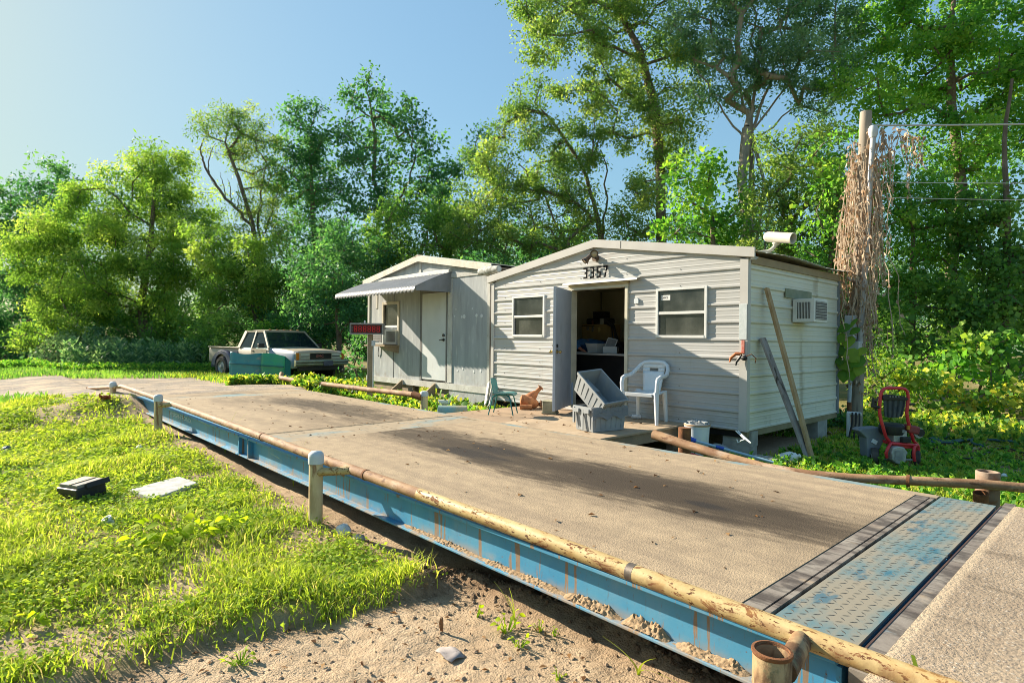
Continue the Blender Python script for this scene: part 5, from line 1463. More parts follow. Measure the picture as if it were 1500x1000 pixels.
for i, (u0, v0, us) in enumerate([(889, 468, (898, 903, 907, 916)), (893, 470, (900, 901, 904, 910)), (888, 474, (896, 897, 899, 903))]):
    y = YK - .03 - .02 * i
    pts = [at(u0, v0, 1, y), at(us[0], 478, 1, y), at(us[1], 492, 1, y), at(us[2], 505, 1, y), at(us[3], 514, 1, y)]
    o = MB().tube(pts, .022 - .004 * i, 8).build('cable', m_black, smooth=True)
    tag(o, ['thickest black cable hanging right of the cardboard box', 'middle black cable hanging by the right of the box', 'thin black cable drooping down the box side'][i], 'cable')

# ---- the person bent over behind the counter
def skin_obj(name, nodes, edges, mat, parent=None, sub=2, root=0):
    """nodes: list of (Vector world, radius)"""
    M_ = WM[parent.name].inverted() if parent else Matrix.Identity(4)
    org = nodes[root][0] if parent is None else None
    vs = [(M_ @ n[0]) if parent else (n[0] - org) for n in nodes]
    me = bpy.data.meshes.new(name); me.from_pydata([tuple(v) for v in vs], edges, []); me.materials.append(mat)
    o = bpy.data.objects.new(name, me); COL.objects.link(o)
    if parent: o.parent = parent; WM[o.name] = WM[parent.name]
    else: o.location = org; WM[o.name] = Matrix.Translation(org)
    md = o.modifiers.new('skin', 'SKIN'); md.use_smooth_shade = True
    if not me.skin_vertices: me.skin_vertices.new() if hasattr(me.skin_vertices, 'new') else None
    for i, n in enumerate(nodes):
        r = n[1]; me.skin_vertices[0].data[i].radius = (r, r) if not isinstance(r, tuple) else r
        me.skin_vertices[0].data[i].use_root = (i == root)
    ss = o.modifiers.new('sub', 'SUBSURF'); ss.levels = sub; ss.render_levels = sub
    return o
m_skin = pmat('skin', (.50, .24, .16), (.44, .20, .13), rough=.5, bump=0)
m_shirt = pmat('blue work shirt', (.06, .20, .46), (.045, .15, .38), vs=9, rough=.85, bump=.5, bs=25, bd=.01)
m_jean = pmat('dark trousers', (.02, .025, .06), (.03, .035, .07), rough=.85)
P = lambda u, v, d: atd(u, v, d)
d0 = (at(870, 516, 1, YC + .35) - Vector(EYE)).dot(Vector((-.736, .677, 0)))
pel = P(889, 512, d0 + .55); sp1 = P(880, 508, d0 + .52); sp2 = P(868, 506, d0 + .45); chs = P(855, 507, d0 + .38); nck = P(848, 511, d0 + .33); hed = P(845, 518, d0 + .30)
shN = P(851, 501, d0 + .16); elN = P(842.5, 504.5, d0 + .02); wrN = P(851.5, 511.6, d0 - .08); haN = P(855, 514.0, d0 - .10)
shF = P(851, 504, d0 + .58); elF = P(852, 513, d0 + .62); wrF = P(858, 520, d0 + .50); haF = P(859, 522, d0 + .46)
gfl = lambda u, d: Vector((*atd(u, 500, d).xy, ZFL))
hipN = P(891, 510, d0 + .45); hipF = P(892, 510, d0 + .65)
knN = gfl(890, d0 + .42) + Vector((0, 0, .52)); anN = gfl(892, d0 + .48) + Vector((0, 0, .09)); ftN = gfl(886, d0 + .40) + Vector((0, 0, .04))
knF = gfl(891, d0 + .66) + Vector((0, 0, .52)); anF = gfl(893, d0 + .70) + Vector((0, 0, .09)); ftF = gfl(887, d0 + .64) + Vector((0, 0, .04))
nodes = [(pel, .13), (sp1, .125), (sp2, .13), (chs, .125), (nck, .055), (hed, .085), (hed + (hed - nck) * .55, .075),
         (shN, .06), (elN, .042), (wrN, .028), (shF, .06), (elF, .042), (wrF, .028), (hipN, .085), (knN, .06), (anN, .042), (ftN, .035), (hipF, .085), (knF, .06), (anF, .042), (ftF, .035)]
edges = [(0, 1), (1, 2), (2, 3), (3, 4), (4, 5), (5, 6), (3, 7), (7, 8), (8, 9), (3, 10), (10, 11), (11, 12), (0, 13), (13, 14), (14, 15), (15, 16), (0, 17), (17, 18), (18, 19), (19, 20)]
# hands: palm, four bent fingers and a thumb, grown from the wrists
def hand(wr, ha, base):
    fw = (ha - wr).normalized(); side = fw.cross(Vector((0, 0, 1))).normalized(); up = side.cross(fw).normalized()
    palm = wr + fw * .055; n0 = len(nodes); nodes.append((palm, .026)); edges.append((base, n0))
    for i, ln in enumerate((.062, .072, .068, .052)):
        o_ = side * (-.030 + .02 * i)
        k1 = palm + fw * .035 + o_ + up * .004; k2 = k1 + fw * ln * .5 - up * .010; k3 = k2 + fw * ln * .35 - up * .026
        a = len(nodes); nodes.extend([(k1, .011), (k2, .0095), (k3, .008)]); edges.extend([(n0, a), (a, a + 1), (a + 1, a + 2)])
    k1 = palm - side * .030 - fw * .005; k2 = k1 - side * .020 + fw * .028 - up * .01; k3 = k2 + fw * .026 - up * .012
    a = len(nodes); nodes.extend([(k1, .013), (k2, .0105), (k3, .009)]); edges.extend([(n0, a), (a, a + 1), (a + 1, a + 2)])
hand(wrN, haN, 9); hand(wrF, haF, 12)
person = skin_obj('person', nodes, edges, m_skin)
tag(person, 'person in a blue shirt bent over behind the counter, one hand on the papers', 'person')
skin_obj('shirt', [(pel, .138), (sp1, .135), (sp2, .137), (chs, .138), (chs.lerp(nck, .55), .085), (shN, .078), (elN, .060), (wrN.lerp(elN, .22), .046), (shF, .078), (elF, .06), (wrF.lerp(elF, .22), .046)],
         [(0, 1), (1, 2), (2, 3), (3, 4), (3, 5), (5, 6), (6, 7), (3, 8), (8, 9), (9, 10)], m_shirt, person)
skin_obj('trousers', [(pel + (pel - sp1) * .2, .152), (hipN, .105), (knN, .078), (anN, .06), (hipF, .105), (knF, .078), (anF, .06)], [(0, 1), (1, 2), (2, 3), (0, 4), (4, 5), (5, 6)], m_jean, person)
hd_ = hed + (hed - nck) * .3 + Vector((0, 0, .015))
MB().ell(hd_ + (sp2 - nck).normalized() * .012 + Vector((0, 0, .012)), (.10, .10, .105), 16).build('hair', pmat('dark hair', (.015, .011, .009), (.03, .02, .015), vs=40, rough=.7), person, smooth=True)
hdir = (hed - nck).normalized(); fdir = (Vector((0, 0, -1)) + hdir * hdir.z).normalized()
face = hed + hdir * .03 + Vector((0, 0, -.085)); sd_ = hdir.cross(Vector((0, 0, 1))).normalized()
mb = MB(); mb.ell(face + Vector((0, 0, -.012)), (.014, .014, .018), 8)
for s_ in (-1, 1): mb.ell(hed + sd_ * .088 * s_ + Vector((0, 0, -.01)), (.012, .014, .03), 8)
mb.build('nose_and_ears', m_skin, person, smooth=True)
mb = MB()
for s_ in (-1, 1): mb.ell(face + sd_ * .032 * s_ - hdir * .03 + Vector((0, 0, .01)), (.011, .011, .008), 8)
mb.build('eyes', m_dark, person, smooth=True)
# ================================================================ BITS AND PIECES UNDER AND BESIDE THE SHED
bk = at(1020, 646, 1, 6.75); bk = Vector((at(1021, 640, 1, 6.95).x, 6.95, GZ))
bt = at(1021, 619.5, 1, 6.95).z
o = thing('bucket', 'white bucket crammed with rubbish beside the porch under the shed', 'bucket', tuple(bk))
rb = .155; hb_ = bt - GZ
MB().lathe([(.001, .0), (rb * .85, 0), (rb, hb_ - .05), (rb * 1.05, hb_ - .045), (rb * 1.05, hb_ - .01), (rb * .99, hb_), (rb * .96, hb_ - .01), (rb * .8, .02), (.001, .02)], Matrix.Translation(bk), 22).build('pail', m_resin, o, smooth=True)
MB().lathe([(rb * 1.07, hb_ - .03), (rb * 1.08, hb_ - .015), (rb * 1.05, hb_ - .002)], Matrix.Translation(bk), 22).build('lip', pmat('dirty orange lip', (.42, .27, .16)), o, smooth=True)
mb = MB()
for i in range(9):
    a = i * 2.4; mb.box(bk + Vector((math.cos(a) * .08, math.sin(a) * .08, hb_ + .0)), (.09, .06, .05), rotm(a, a * 1.3, a * .7))
mb.build('rubbish', pmat('crumpled rubbish', (.5, .5, .48), (.18, .2, .22), vs=18), o)
m_bluepl = pmat('bright blue plastic', (.03, .08, .45), (.03, .10, .38), rough=.35, bump=0)
m_pale = pmat('pale blue pole', (.35, .52, .62), (.3, .44, .55), rough=.4, bump=0)
q0, q1 = at(1005, 642, 1, 6.45), at(1133, 677, 1, 6.75)
o = thing('pole', 'pale blue mop pole with dark blue ends lying on the ground under the shed', 'pole', tuple(q0))
MB().tube([q0.lerp(q1, .12), q1], .017, 10).build('shaft', m_pale, o, smooth=True)
MB().tube([q0, q0.lerp(q1, .12)], [.05, .026], 10).build('grip', m_bluepl, o, smooth=True)
MB().tube([q0.lerp(q1, .36), q0.lerp(q1, .45)], .021, 10).build('sleeve', m_bluepl, o, smooth=True)
q = at(1010, 668, 1, 6.1)
o = MB().box((q.x + .02, 6.1, q.z - .02), (.26, .2, .09), rotm(.2, .3, .6), top=.8).build('plastic_scrap', pmat('red plastic', (.45, .03, .05), (.35, .02, .04), rough=.4), bevel=.012); tag(o, 'red plastic scrap tucked under the loose pipe', 'scrap')
q = Vector((at(1050, 645, 1, 7.15).x, 7.15, GZ))
o = MB().lathe([(.001, 0), (.075, 0), (.10, .2), (.105, .21), (.095, .2), (.07, .01)], Matrix.Translation(q) @ Matrix.Rotation(.3, 4, 'Y'), 16).build('flower_pot', pmat('grey pot', (.32, .36, .40), (.25, .28, .3)), smooth=True); tag(o, 'grey plastic pot tipped beside the white bucket', 'pot')
q = Vector((at(1042, 648, 1, 6.85).x, 6.85, GZ))
o = MB().lathe([(.001, 0), (.05, 0), (.055, .15), (.03, .17), (.001, .18)], Matrix.Translation(q), 12).build('jar', pmat('olive jar', (.36, .36, .14), rough=.3), smooth=True); tag(o, 'small olive jar in front of the grey pot', 'jar')
q = at(1085, 640, 1, YF - .25)
o = MB().tube([at(1078, 631, 1, YF - .2), at(1089, 641, 1, YF - .25), at(1099, 648, 1, YF - .3), at(1092, 643, 1, YF - .28), at(1086, 645, 1, YF - .28), at(1081, 648, 1, YF - .28), at(1079, 643, 1, YF - .28)], .008, 6).tube([at(1081, 631, 1, YF - .2), at(1100, 648.5, 1, YF - .3)], .008, 6).build('coat_hanger', m_resin, smooth=True); tag(o, 'white wire coat hanger dangling under the shed corner', 'coat hanger')
q = at(1123, 664, 1, YF + .1)
block((at(1122, 664, 1, 7.2).x, 7.2, GZ), (.30, .15, .15), .1, 'small pale concrete block standing in the weeds before the shed corner')
q = Vector((at(1144, 664, 1, 7.5).x, 7.5, GZ))
o = thing('jug', 'white plastic jug lying in the weeds by the shed corner', 'jug', tuple(q))
MB().lathe([(.001, 0), (.07, 0), (.08, .03), (.08, .14), (.05, .19), (.022, .22), (.022, .25), (.001, .25)], Matrix.Translation(q + Vector((0, 0, .08))) @ Matrix.Rotation(1.2, 4, 'Y'), 16).build('body', m_resin, o, smooth=True)
MB().tube([q + Vector((.12, 0, .15)), q + Vector((.17, 0, .19)), q + Vector((.21, 0, .15))], .012, 8).build('handle', m_resin, o, smooth=True)
for i, (u, v, y, s_, lb, mt) in enumerate([(663, 604, 5.9, .12, 'brown and blue striped tin lying in the weeds at the left end of the platform', pmat('tan tin', (.42, .36, .22), (.2, .42, .42), vs=(2.5, 2.5, 1), rough=.5)), (651, 590, 6.7, .06, 'grey metal lump among the weeds below the plywood shed', m_alu)]):
    q = at(u, v, 1, y)
    o = MB().tube([q + rr * -s_ * 2, q + rr * -s_ * 1.95, q + rr * s_ * 1.95, q + rr * s_ * 2], [s_ * .8, s_, s_, s_ * .8], 14).build('tin', mt, smooth=True); tag(o, lb, 'tin')

# ================================================================ UTILITY POLE, METER, STANDPIPE
ub = at(1251, 640, 2, GZ); PY = 11.0
ub = Vector((at(1252, 560, 1, PY).x, PY, GZ)); ut = at(1268.5, 164, 1, PY)
pole = thing('utility_pole', 'old grey utility pole smothered in dry brown vines behind the metal shed', 'utility pole', tuple(ub))
m_polew = pmat('grey pole timber', (.36, .31, .25), (.26, .22, .17), vs=(9, 9, 1.2), rough=.9, bump=.4, layers=[dict(c=(.12, .10, .08), s=(26, 26, 1.5), lo=.55, hi=.68, amt=.8)])
kk = (ut - Vector(EYE)).length / FPX
MB().tube([ub + Vector((0, 0, -.2)), ub.lerp(ut, .5), ut - Vector((0, 0, .02)), ut], [.115, .105, .09, .085], 20).build('shaft', m_polew, pole, smooth=True)
c0_ = at(1259, 520, 1, PY - .2); c1_ = at(1279, 200, 1, PY - .12)
MB().tube([c0_, c0_.lerp(c1_, .3), c0_.lerp(c1_, .65), c1_, c1_ + Vector((.02, .05, .06))], .042, 12).build('conduit', pmat('grey conduit', (.50, .50, .50), (.4, .39, .38), vs=6, rough=.5), pole, smooth=True)
MB().lathe([(.05, 0), (.07, .06), (.075, .14), (.05, .19), (.001, .2)], Matrix.Translation(c1_ + Vector((0, 0, -.02))), 14).build('weatherhead', m_cap, pole, smooth=True)
# dry vine skirt: many hanging strands and curled dead leaves
m_vine = pmat('dry vine', (.56, .45, .33), (.38, .28, .19), vs=30, rough=.95)
mb = MB(); R_ = random.Random(3)
strand_pts = []
def strand(p, L, out, sway, r):
    pts = [p]; q = p.copy(); n = max(4, int(L / .18))
    dx = R_.uniform(-.03, .03); dy = R_.uniform(-.03, .03)
    for i in range(n):
        q = q + Vector((dx + R_.uniform(-sway, sway), dy + R_.uniform(-sway, sway), -L / n))
        pts.append(q.copy())
    mb.tube(pts, [r] + [r * .9] * (n - 1) + [r * .4], 4)
    strand_pts.extend(pts)
ztop = ut.z - .35
for i in range(210):
    t = R_.random() ** 1.1
    z = ztop - t * 3.0
    wdt = .07 + .19 * math.sin(min(1, (t * 1.5)) * math.pi * .75) 
    a = R_.uniform(0, 2 * math.pi); rad = .11 + wdt * R_.random() ** .6 * .9
    cx = ub.x + (ut.x - ub.x) * ((z - ub.z) / (ut.z - ub.z))
    strand(Vector((cx + math.cos(a) * rad * 1.0 - .06 * t, PY + math.sin(a) * rad, z)), R_.uniform(.4, 1.5), 0, .025, R_.uniform(.005, .011))
for i in range(26):   # strands hanging from the service wire at the right
    s_ = R_.random() ** 1.6
    q = at(1292 + 65 * s_, 186 + 6 * s_ + R_.uniform(0, 14), 1, PY - .05)
    strand(q, R_.uniform(.2, 1.3) * (1.1 - .6 * s_), 0, .045, .007)
for i in range(14):
    q = at(R_.uniform(1240, 1300), R_.uniform(250, 420), 1, PY - .3)
    strand(q, R_.uniform(.8, 2.6), 0, .06, .008)
mb.build('dry_vines', m_vine, pole, fixn=False)
sp_ = np.array([tuple(p) for p in strand_pts])
m_deadleaf = leafmat('dead leaves', [(0, (.30, .20, .13)), (.5, (.50, .37, .26)), (1, (.68, .55, .42))], trans=.25, tgain=(1.1, .9, .7), rough=.9, spec=.1)
# meter box and kudzu come later with the leaves
mq = at(1247, 480, 1, PY - .32)
mtb = thing('meter_box', 'grey electric meter boxes half hidden by broad green leaves on the utility pole', 'meter box', tuple(mq))
za, zb2 = at(1247, 462, 1, PY - .3).z, at(1247, 540, 1, PY - .3).z
xl_, xr_ = at(1239, 500, 1, PY - .3).x, at(1261, 500, 1, PY - .3).x
m_box = pmat('grey meter box', (.46, .50, .54), (.38, .41, .44), vs=7, rough=.45)
zm_ = zb2 + (za - zb2) * .52
MB().box2((xl_, PY - .38, zm_ + .03), (xl_ + (xr_ - xl_) * .62, PY - .2, za)).build('upper_box', m_box, mtb, bevel=.008)
MB().box2((xl_, PY - .40, zb2), (xr_, PY - .2, zm_)).build('lower_box', m_box, mtb, bevel=.008)
MB().tube([Vector(((xl_ + xr_) / 2 - .03, PY - .3, zb2)), Vector(((xl_ + xr_) / 2 - .05, PY - .3, zb2 - .55))], .03, 10).build('conduit', m_box, mtb, smooth=True)
MB().tube([Vector(((xl_ + xr_) / 2 - .05, PY - .3, zb2 - .55)), Vector(((xl_ + xr_) / 2 - .04, PY - .28, GZ))], .036, 10).build('pipe', m_rust, mtb, smooth=True)
sq = at(1243, 604, 1, 10.1)
spb = Vector((sq.x, 10.1, GZ))
stand = thing('standpipe', 'white plastic standpipe with looped black hoses beside the shed rear corner', 'standpipe', tuple(spb))
zt_ = at(1243, 605, 1, 10.1).z
MB().tube([spb + Vector((0, 0, -.05)), Vector((spb.x, 10.1, zt_))], .028, 12).tube([Vector((spb.x - .02, 10.1, zt_)), Vector((spb.x + .17, 10.12, zt_))], .03, 12).build('pipe', m_resin, stand, smooth=True)
for i in range(3):
    x = spb.x + .06 + .05 * i
    pts = [Vector((x, 10.08, zt_ + .02)), Vector((x + .01, 10.05, zt_ - .12)), Vector((x - .03 + .02 * i, 10.02, zt_ - .4)), Vector((x + .03, 9.98, zt_ - .62 - .05 * i)), Vector((x + .13, 9.95, GZ + .05)), Vector((x + .3, 9.8, GZ + .02))]
    MB().tube(pts, .013, 8).build('hose', m_black, stand, smooth=True)

# service wires from the pole to the right
m_wire = pmat('grey wire', (.55, .55, .55), (.5, .5, .5), bump=0); m_wired = pmat('pale thin wire', (.5, .5, .48), bump=0)
for nm, (u0, v0), (u1, v1), r, sag, lb in [('power_line', (1276, 184), (1530, 180), .016, .02, 'thick grey service cable running right from the top of the vine-clad pole'),
                                        ('power_line', (1282, 267), (1530, 266), .007, .03, 'thin wire in the middle, running right from the pole below the thick cable'),
                                        ('power_line', (1282, 289), (1530, 291), .006, .03, 'lowest thin wire running right from the pole')]:
    a = at(u0, v0, 1, PY); b = atd(u1, v1, 11.0)
    b = a + (b - a) * 1.9
    pts = [a.lerp(b, i / 16) - Vector((0, 0, sag * math.sin(math.pi * i / 16))) for i in range(17)]
    o = MB().tube(pts, r, 6).build(nm, m_wire, smooth=True, origin=tuple(a)); tag(o, lb, 'power line', 'service wires on the pole')

# ================================================================ PRESSURE WASHER
wc = ground_at(1323, 7.3); wc.z = float(zg(wc.x, wc.y)) + .005
th = math.atan2(.736, .677) + math.radians(4)
wash = thing('pressure_washer', 'red framed petrol pressure washer on grey wheels standing on the grass', 'pressure washer', tuple(wc), th)
SW = 7.3 / FPX / 7.14
def w(x, y, d=0.0): return Vector(((x - 450) * SW, d, (905 - y) * SW))
m_red = pmat('red powder coat', (.68, .035, .05), (.58, .03, .04), rough=.35, spec=.5, bump=.03, layers=[dict(c=(.25, .08, .05), s=18, lo=.6, hi=.75, amt=.5)])
m_navy = pmat('dusty dark plastic', (.035, .05, .075), (.08, .09, .10), vs=12, rough=.55)
m_gplast = pmat('grey plastic bin', (.15, .18, .22), (.22, .24, .26), vs=6, rough=.6)
m_cast = pmat('cast aluminium', (.45, .45, .43), (.32, .32, .30), vs=20, rough=.5, metal=.4)
def wt(name, pts, r, mat, n=12): return MB().tube(pts, r, n).build(name, mat, wash, smooth=True, local=True)
wt('handle', [w(330, 665, .02), w(270, 600, .0), w(228, 500, -.02), w(205, 430, -.02), w(188, 350, -.02), w(190, 260, -.02), w(197, 180, -.02), w(208, 130, -.02), w(240, 100, -.02), w(280, 95, -.02), w(420, 98, -.02), w(460, 103, -.02), w(490, 130, -.02), w(500, 170, -.02), w(495, 260, -.02), w(486, 350, -.02), w(500, 430, -.02), w(540, 540, .0), w(590, 650, .02), w(650, 690, .05), w(685, 720, .08), w(688, 770, .08)], .0195, m_red)
wt('frame', [w(262, 815, -.04), w(240, 765, -.06), w(262, 710, -.06), w(310, 668, -.03), w(400, 672, -.05), w(600, 690, -.03), w(640, 720, .05), w(650, 800, .10)], .0185, m_red)
wt('frame', [w(552, 850, -.06), w(535, 780, -.07), w(545, 710, -.06), w(570, 690, -.05)], .019, m_red)
MB().prism([w(320, 655, -.03), w(600, 680, -.03), w(590, 720, -.03), w(480, 725, -.03), (w(430, 705, -.03)), w(330, 690, -.03)], (0, .26, 0)).build('deck_plate', m_red, wash, local=True, bevel=.006)
wt('axle', [w(230, 850, .05), w(690, 858, .05)], .012, m_cast)
def wheel(cx, cy, d, r):
    c = w(cx, cy, d); Mx = Matrix.Translation(c) @ Matrix.Rotation(math.radians(58), 4, 'Z') @ Matrix.Rotation(math.pi / 2, 4, 'X')
    o = MB().lathe([(r * .62, -.038), (r * .9, -.042), (r, -.03), (r, .03), (r * .9, .042), (r * .62, .038)], Mx, 28).build('wheel', m_rubber, wash, local=True, smooth=True)
    MB().lathe([(.012, -.03), (.02, -.04), (r * .5, -.030), (r * .62, -.036), (r * .64, .036), (r * .5, .030), (.02, .04), (.012, .03)], Mx, 24).build('rim', m_cap, o, local=True, smooth=True)
    MB().lathe([(.001, -.05), (.012, -.05), (.012, .05), (.001, .05)], Mx, 10).build('hub', m_dark, o, local=True)
wheel(672, 845, .10, .105); wheel(215, 825, .10, .105)
# hose panel between the handle bars
g = []
for j in range(6):
    y = 205 + 190 * j / 5; inset = 12 + 26 * (j / 5) ** 1.5
    g.append([w(215 + inset + (480 - 215 - 2 * inset) * i / 24, y + 10 * math.sin(math.pi * i / 24), -.03 + .02 * (1 if (i // 3) % 2 else 0) + .02 * j / 5) for i in range(25)])
MB().sheet(g).build('panel', m_navy, wash, local=True, solid=.012)
MB().prism([w(205, 200, -.05), w(215, 172, -.05), w(300, 160, -.05), (w(430, 175, -.05)), w(490, 205, -.05), w(470, 220, -.05), w(225, 218, -.05)], (0, .07, 0)).build('panel_top', m_black, wash, local=True, bevel=.004)
mb = MB()
for x in (280, 310, 342, 374): mb.tube([w(x, 186, -.055), w(x, 176, -.055)], .007, 8)
mb.build('spray_tip', m_cast, wash, local=True, smooth=True)
wt('lance_holder', [w(175, 295, -.03), w(105, 285, -.03), w(115, 190, -.03)], [.018, .022, .012], m_black)
mb = MB(); mb.box(w(535, 262, -.02), (.075, .03, .028)); mb.box(w(530, 325, -.02), (.06, .03, .022)); mb.build('hose_hook', m_black, wash, local=True, bevel=.004)
# engine
MB().lathe([(.001, -.02), (.125, -.02), (.142, .01), (.142, .085), (.115, .115), (.001, .122)], Matrix.Translation(w(385, 570, .08)), 24).build('engine_shroud', m_black, wash, local=True, smooth=True)
MB().box(w(415, 600, .05), (.17, .16, .14)).build('engine_block', m_cast, wash, local=True, bevel=.008)
MB().box(w(412, 542, -.05), (.09, .012, .035)).build('label_plate', pmat('worn label', (.4, .4, .4), (.15, .15, .15), vs=40), wash, local=True)
MB().box(w(455, 630, -.02), (.11, .12, .07)).build('carburettor', m_black, wash, local=True, bevel=.008)
MB().box(w(575, 530, .04), (.15, .13, .10), rotm(0, .2, 0)).build('fuel_tank', pmat('dull red tank', (.33, .05, .05), (.2, .05, .05), vs=20), wash, local=True, bevel=.02)
MB().tube([w(640, 565, .0), w(640, 565, .08)], .066, 20).build('muffler', m_cast, wash, local=True, smooth=True)
MB().tube([w(655, 563, -.015), w(655, 563, -.001)], .045, 18).build('muffler_grill', m_black, wash, local=True, smooth=True)
MB().box(w(492, 505, -.04), (.03, .02, .05)).build('switch', pmat('orange switch', (.6, .25, .03)), wash, local=True)
# pump housing
mb = MB(); mb.prism([w(278, 760, -.10), w(295, 705, -.10), w(345, 690, -.10), w(415, 700, -.10), w(440, 740, -.10), w(440, 840, -.10), w(400, 885, -.10), w(330, 870, -.10), w(288, 830, -.10)], (0, .12, 0))
mb.build('pump_housing', m_cast, wash, local=True, bevel=.014, seg=3)
MB().box(w(352, 780, -.103), (.10, .012, .115)).build('pump_face', pmat('mid grey pump plate', (.22, .22, .21), (.3, .3, .28), vs=20), wash, local=True, bevel=.006)  # face plate in a darker grey than the housing
MB().tube([w(440, 770, -.03), w(470, 772, -.03)], .035, 14).build('coupling', m_cast, wash, local=True, smooth=True)
# grey bin at the back left
mb = MB(); mb.prism([w(60, 560, .14), w(100, 535, .14), w(300, 525, .14), w(360, 640, .14), w(250, 840, .14), w(165, 845, .14), w(150, 640, .14)], (0, .16, 0))
mb.build('detergent_bin', m_gplast, wash, local=True, bevel=.012)
MB().box(w(228, 675, .13), (.07, .012, .05), rotm(0, .5, 0)).build('bin_label', m_resin, wash, local=True)

# hoses in the grass
m_hose = pmat('dark green hose', (.02, .07, .075), (.03, .10, .11), rough=.5, bump=0)
m_hoseb = pmat('black hose', (.015, .016, .018), rough=.5, bump=0)
def hose(pix, r, mat, label, lift=.03, cat='hose', grp=None, wob=.05, seed=1):
    rr_ = random.Random(seed); pts = []
    ctrl = [at(u, v, 2, GZ) for u, v in pix]
    for i in range(len(ctrl) - 1):
        p0, p1, p2, p3 = ctrl[max(i - 1, 0)], ctrl[i], ctrl[i + 1], ctrl[min(i + 2, len(ctrl) - 1)]
        for k in range(6):
            t = k / 6
            q = .5 * ((2 * p1) + (p2 - p0) * t + (2 * p0 - 5 * p1 + 4 * p2 - p3) * t * t + (3 * p1 - p0 - 3 * p2 + p3) * t ** 3)
            q.z = float(zg(q.x, q.y)) + lift + rr_.uniform(0, .02); pts.append(q)
    q = ctrl[-1].copy(); q.z = float(zg(q.x, q.y)) + lift; pts.append(q)
    o = MB().tube(pts, r, 8).build('hose', mat, smooth=True); tag(o, label, cat, grp); return o
for i, (pix, lb) in enumerate([([(1362, 652), (1395, 648), (1430, 643), (1460, 645), (1500, 648), (1540, 650)], 'green garden hose of the bundle, uppermost run on the shaded grass'),
                    ([(1365, 654), (1400, 655), (1440, 652), (1480, 656), (1530, 655)], 'green garden hose of the bundle, middle run on the shaded grass'),
                    ([(1360, 657), (1390, 658), (1420, 653), (1424, 658), (1440, 662)], 'short green hose tail bending down out of the hose bundle')]):
    hose(pix, .02, m_hose, lb, .05, seed=i)
hose([(1355, 663), (1385, 672), (1415, 680), (1440, 674), (1465, 664), (1500, 670), (1530, 676)], .012, m_hoseb, 'thin black hose looping over the grass from the pressure washer', .04, seed=9)
q = at(1471, 697, 1, 8.6)
o = thing('marker', 'white ball-topped marker rod in the grass behind the far right post', 'marker', (q.x, 8.6, GZ))
MB().tube([(q.x, 8.6, GZ - .05), (q.x, 8.6, q.z)], .012, 8).build('rod', m_cap, o, smooth=True)
MB().ell(q, (.03, .03, .033), 14).build('ball', m_resin, o, smooth=True)

# ================================================================ PICKUP TRUCK
ta = .90
A_ = ground_at(436, 20.0)
frn = rr * math.cos(ta) + ff * math.sin(ta)          # across the front, picture left to right
hdg = rr * math.sin(ta) - ff * math.cos(ta)          # heading, rear to front
TW, TL = 1.92, 5.55
org = A_ + frn * TW / 2 - hdg * .12                  # front axle-ish reference: centre of the front face
truck = thing('pickup_truck', 'dusty two-tone extended-cab pickup truck parked in the weeds', 'pickup truck', tuple(org), math.atan2(hdg.y, hdg.x))
truck.scale = (1.16, 1.08, 1.0); WM[truck.name] = WM[truck.name] @ Matrix.Diagonal((1.16, 1.08, 1.0, 1.0))
# local: x forward (front at 0), y to the left of the truck (= picture right... the visible flank is y<0), z up
side = 1.0
m_tbeige = pmat('dusty beige truck paint', (.42, .365, .285), (.34, .285, .21), vs=2.5, rough=.5, spec=.4, bump=.05, layers=[dict(c=(.42, .375, .30), s=5, lo=.5, hi=.7, amt=.6), dict(c=(.25, .17, .1), s=9, lo=.62, hi=.75, amt=.6)])
m_tnavy = pmat('dusty navy truck paint', (.04, .05, .12), (.12, .12, .16), vs=3, rough=.45, bump=.03, layers=[dict(c=(.40, .35, .28), s=4, lo=.5, hi=.75, amt=.6)])
m_tgrey = pmat('grey blue fender paint', (.25, .29, .37), (.30, .31, .33), vs=3, rough=.4, bump=.03)
m_chrome = pmat('dull chrome', (.60, .60, .56), (.50, .48, .40), vs=5, rough=.28, metal=.75, bump=.05)
M = Mat('truck glass'); g_ = M.bsdf((.03, .05, .06), .06, 0, .9); tr = M.new('ShaderNodeBsdfTransparent'); M.put(tr.inputs[0], (.55, .68, .70)); mx = M.new('ShaderNodeMixShader'); mx.inputs[0].default_value = .32
M.lk(tr.outputs[0], mx.inputs[1]); M.lk(g_.outputs[0], mx.inputs[2]); m_tglass = M.done(mx)
hw = TW / 2
def loft(mb, secs, mi=0, caps=True):
    n = len(secs[0]); vs = [p for s_ in secs for p in s_]; fs = []
    for i in range(len(secs) - 1):
        for j in range(n):
            j2 = (j + 1) % n; fs.append((i * n + j, i * n + j2, (i + 1) * n + j2, (i + 1) * n + j))
    if caps: fs += [tuple(reversed(range(n))), tuple(range((len(secs) - 1) * n, len(secs) * n))]
    return mb.add(vs, fs, mi)
def ring(x, w_, z0, z1, r=.06):
    """rounded rectangle cross-section at x"""
    return [Vector((x, y, z)) for y, z in ((-w_ + r * .4, z0), (w_ - r * .4, z0), (w_, z0 + r), (w_, z1 - r * 1.3), (w_ - r, z1), (-w_ + r, z1), (-w_, z1 - r * 1.3), (-w_, z0 + r))]
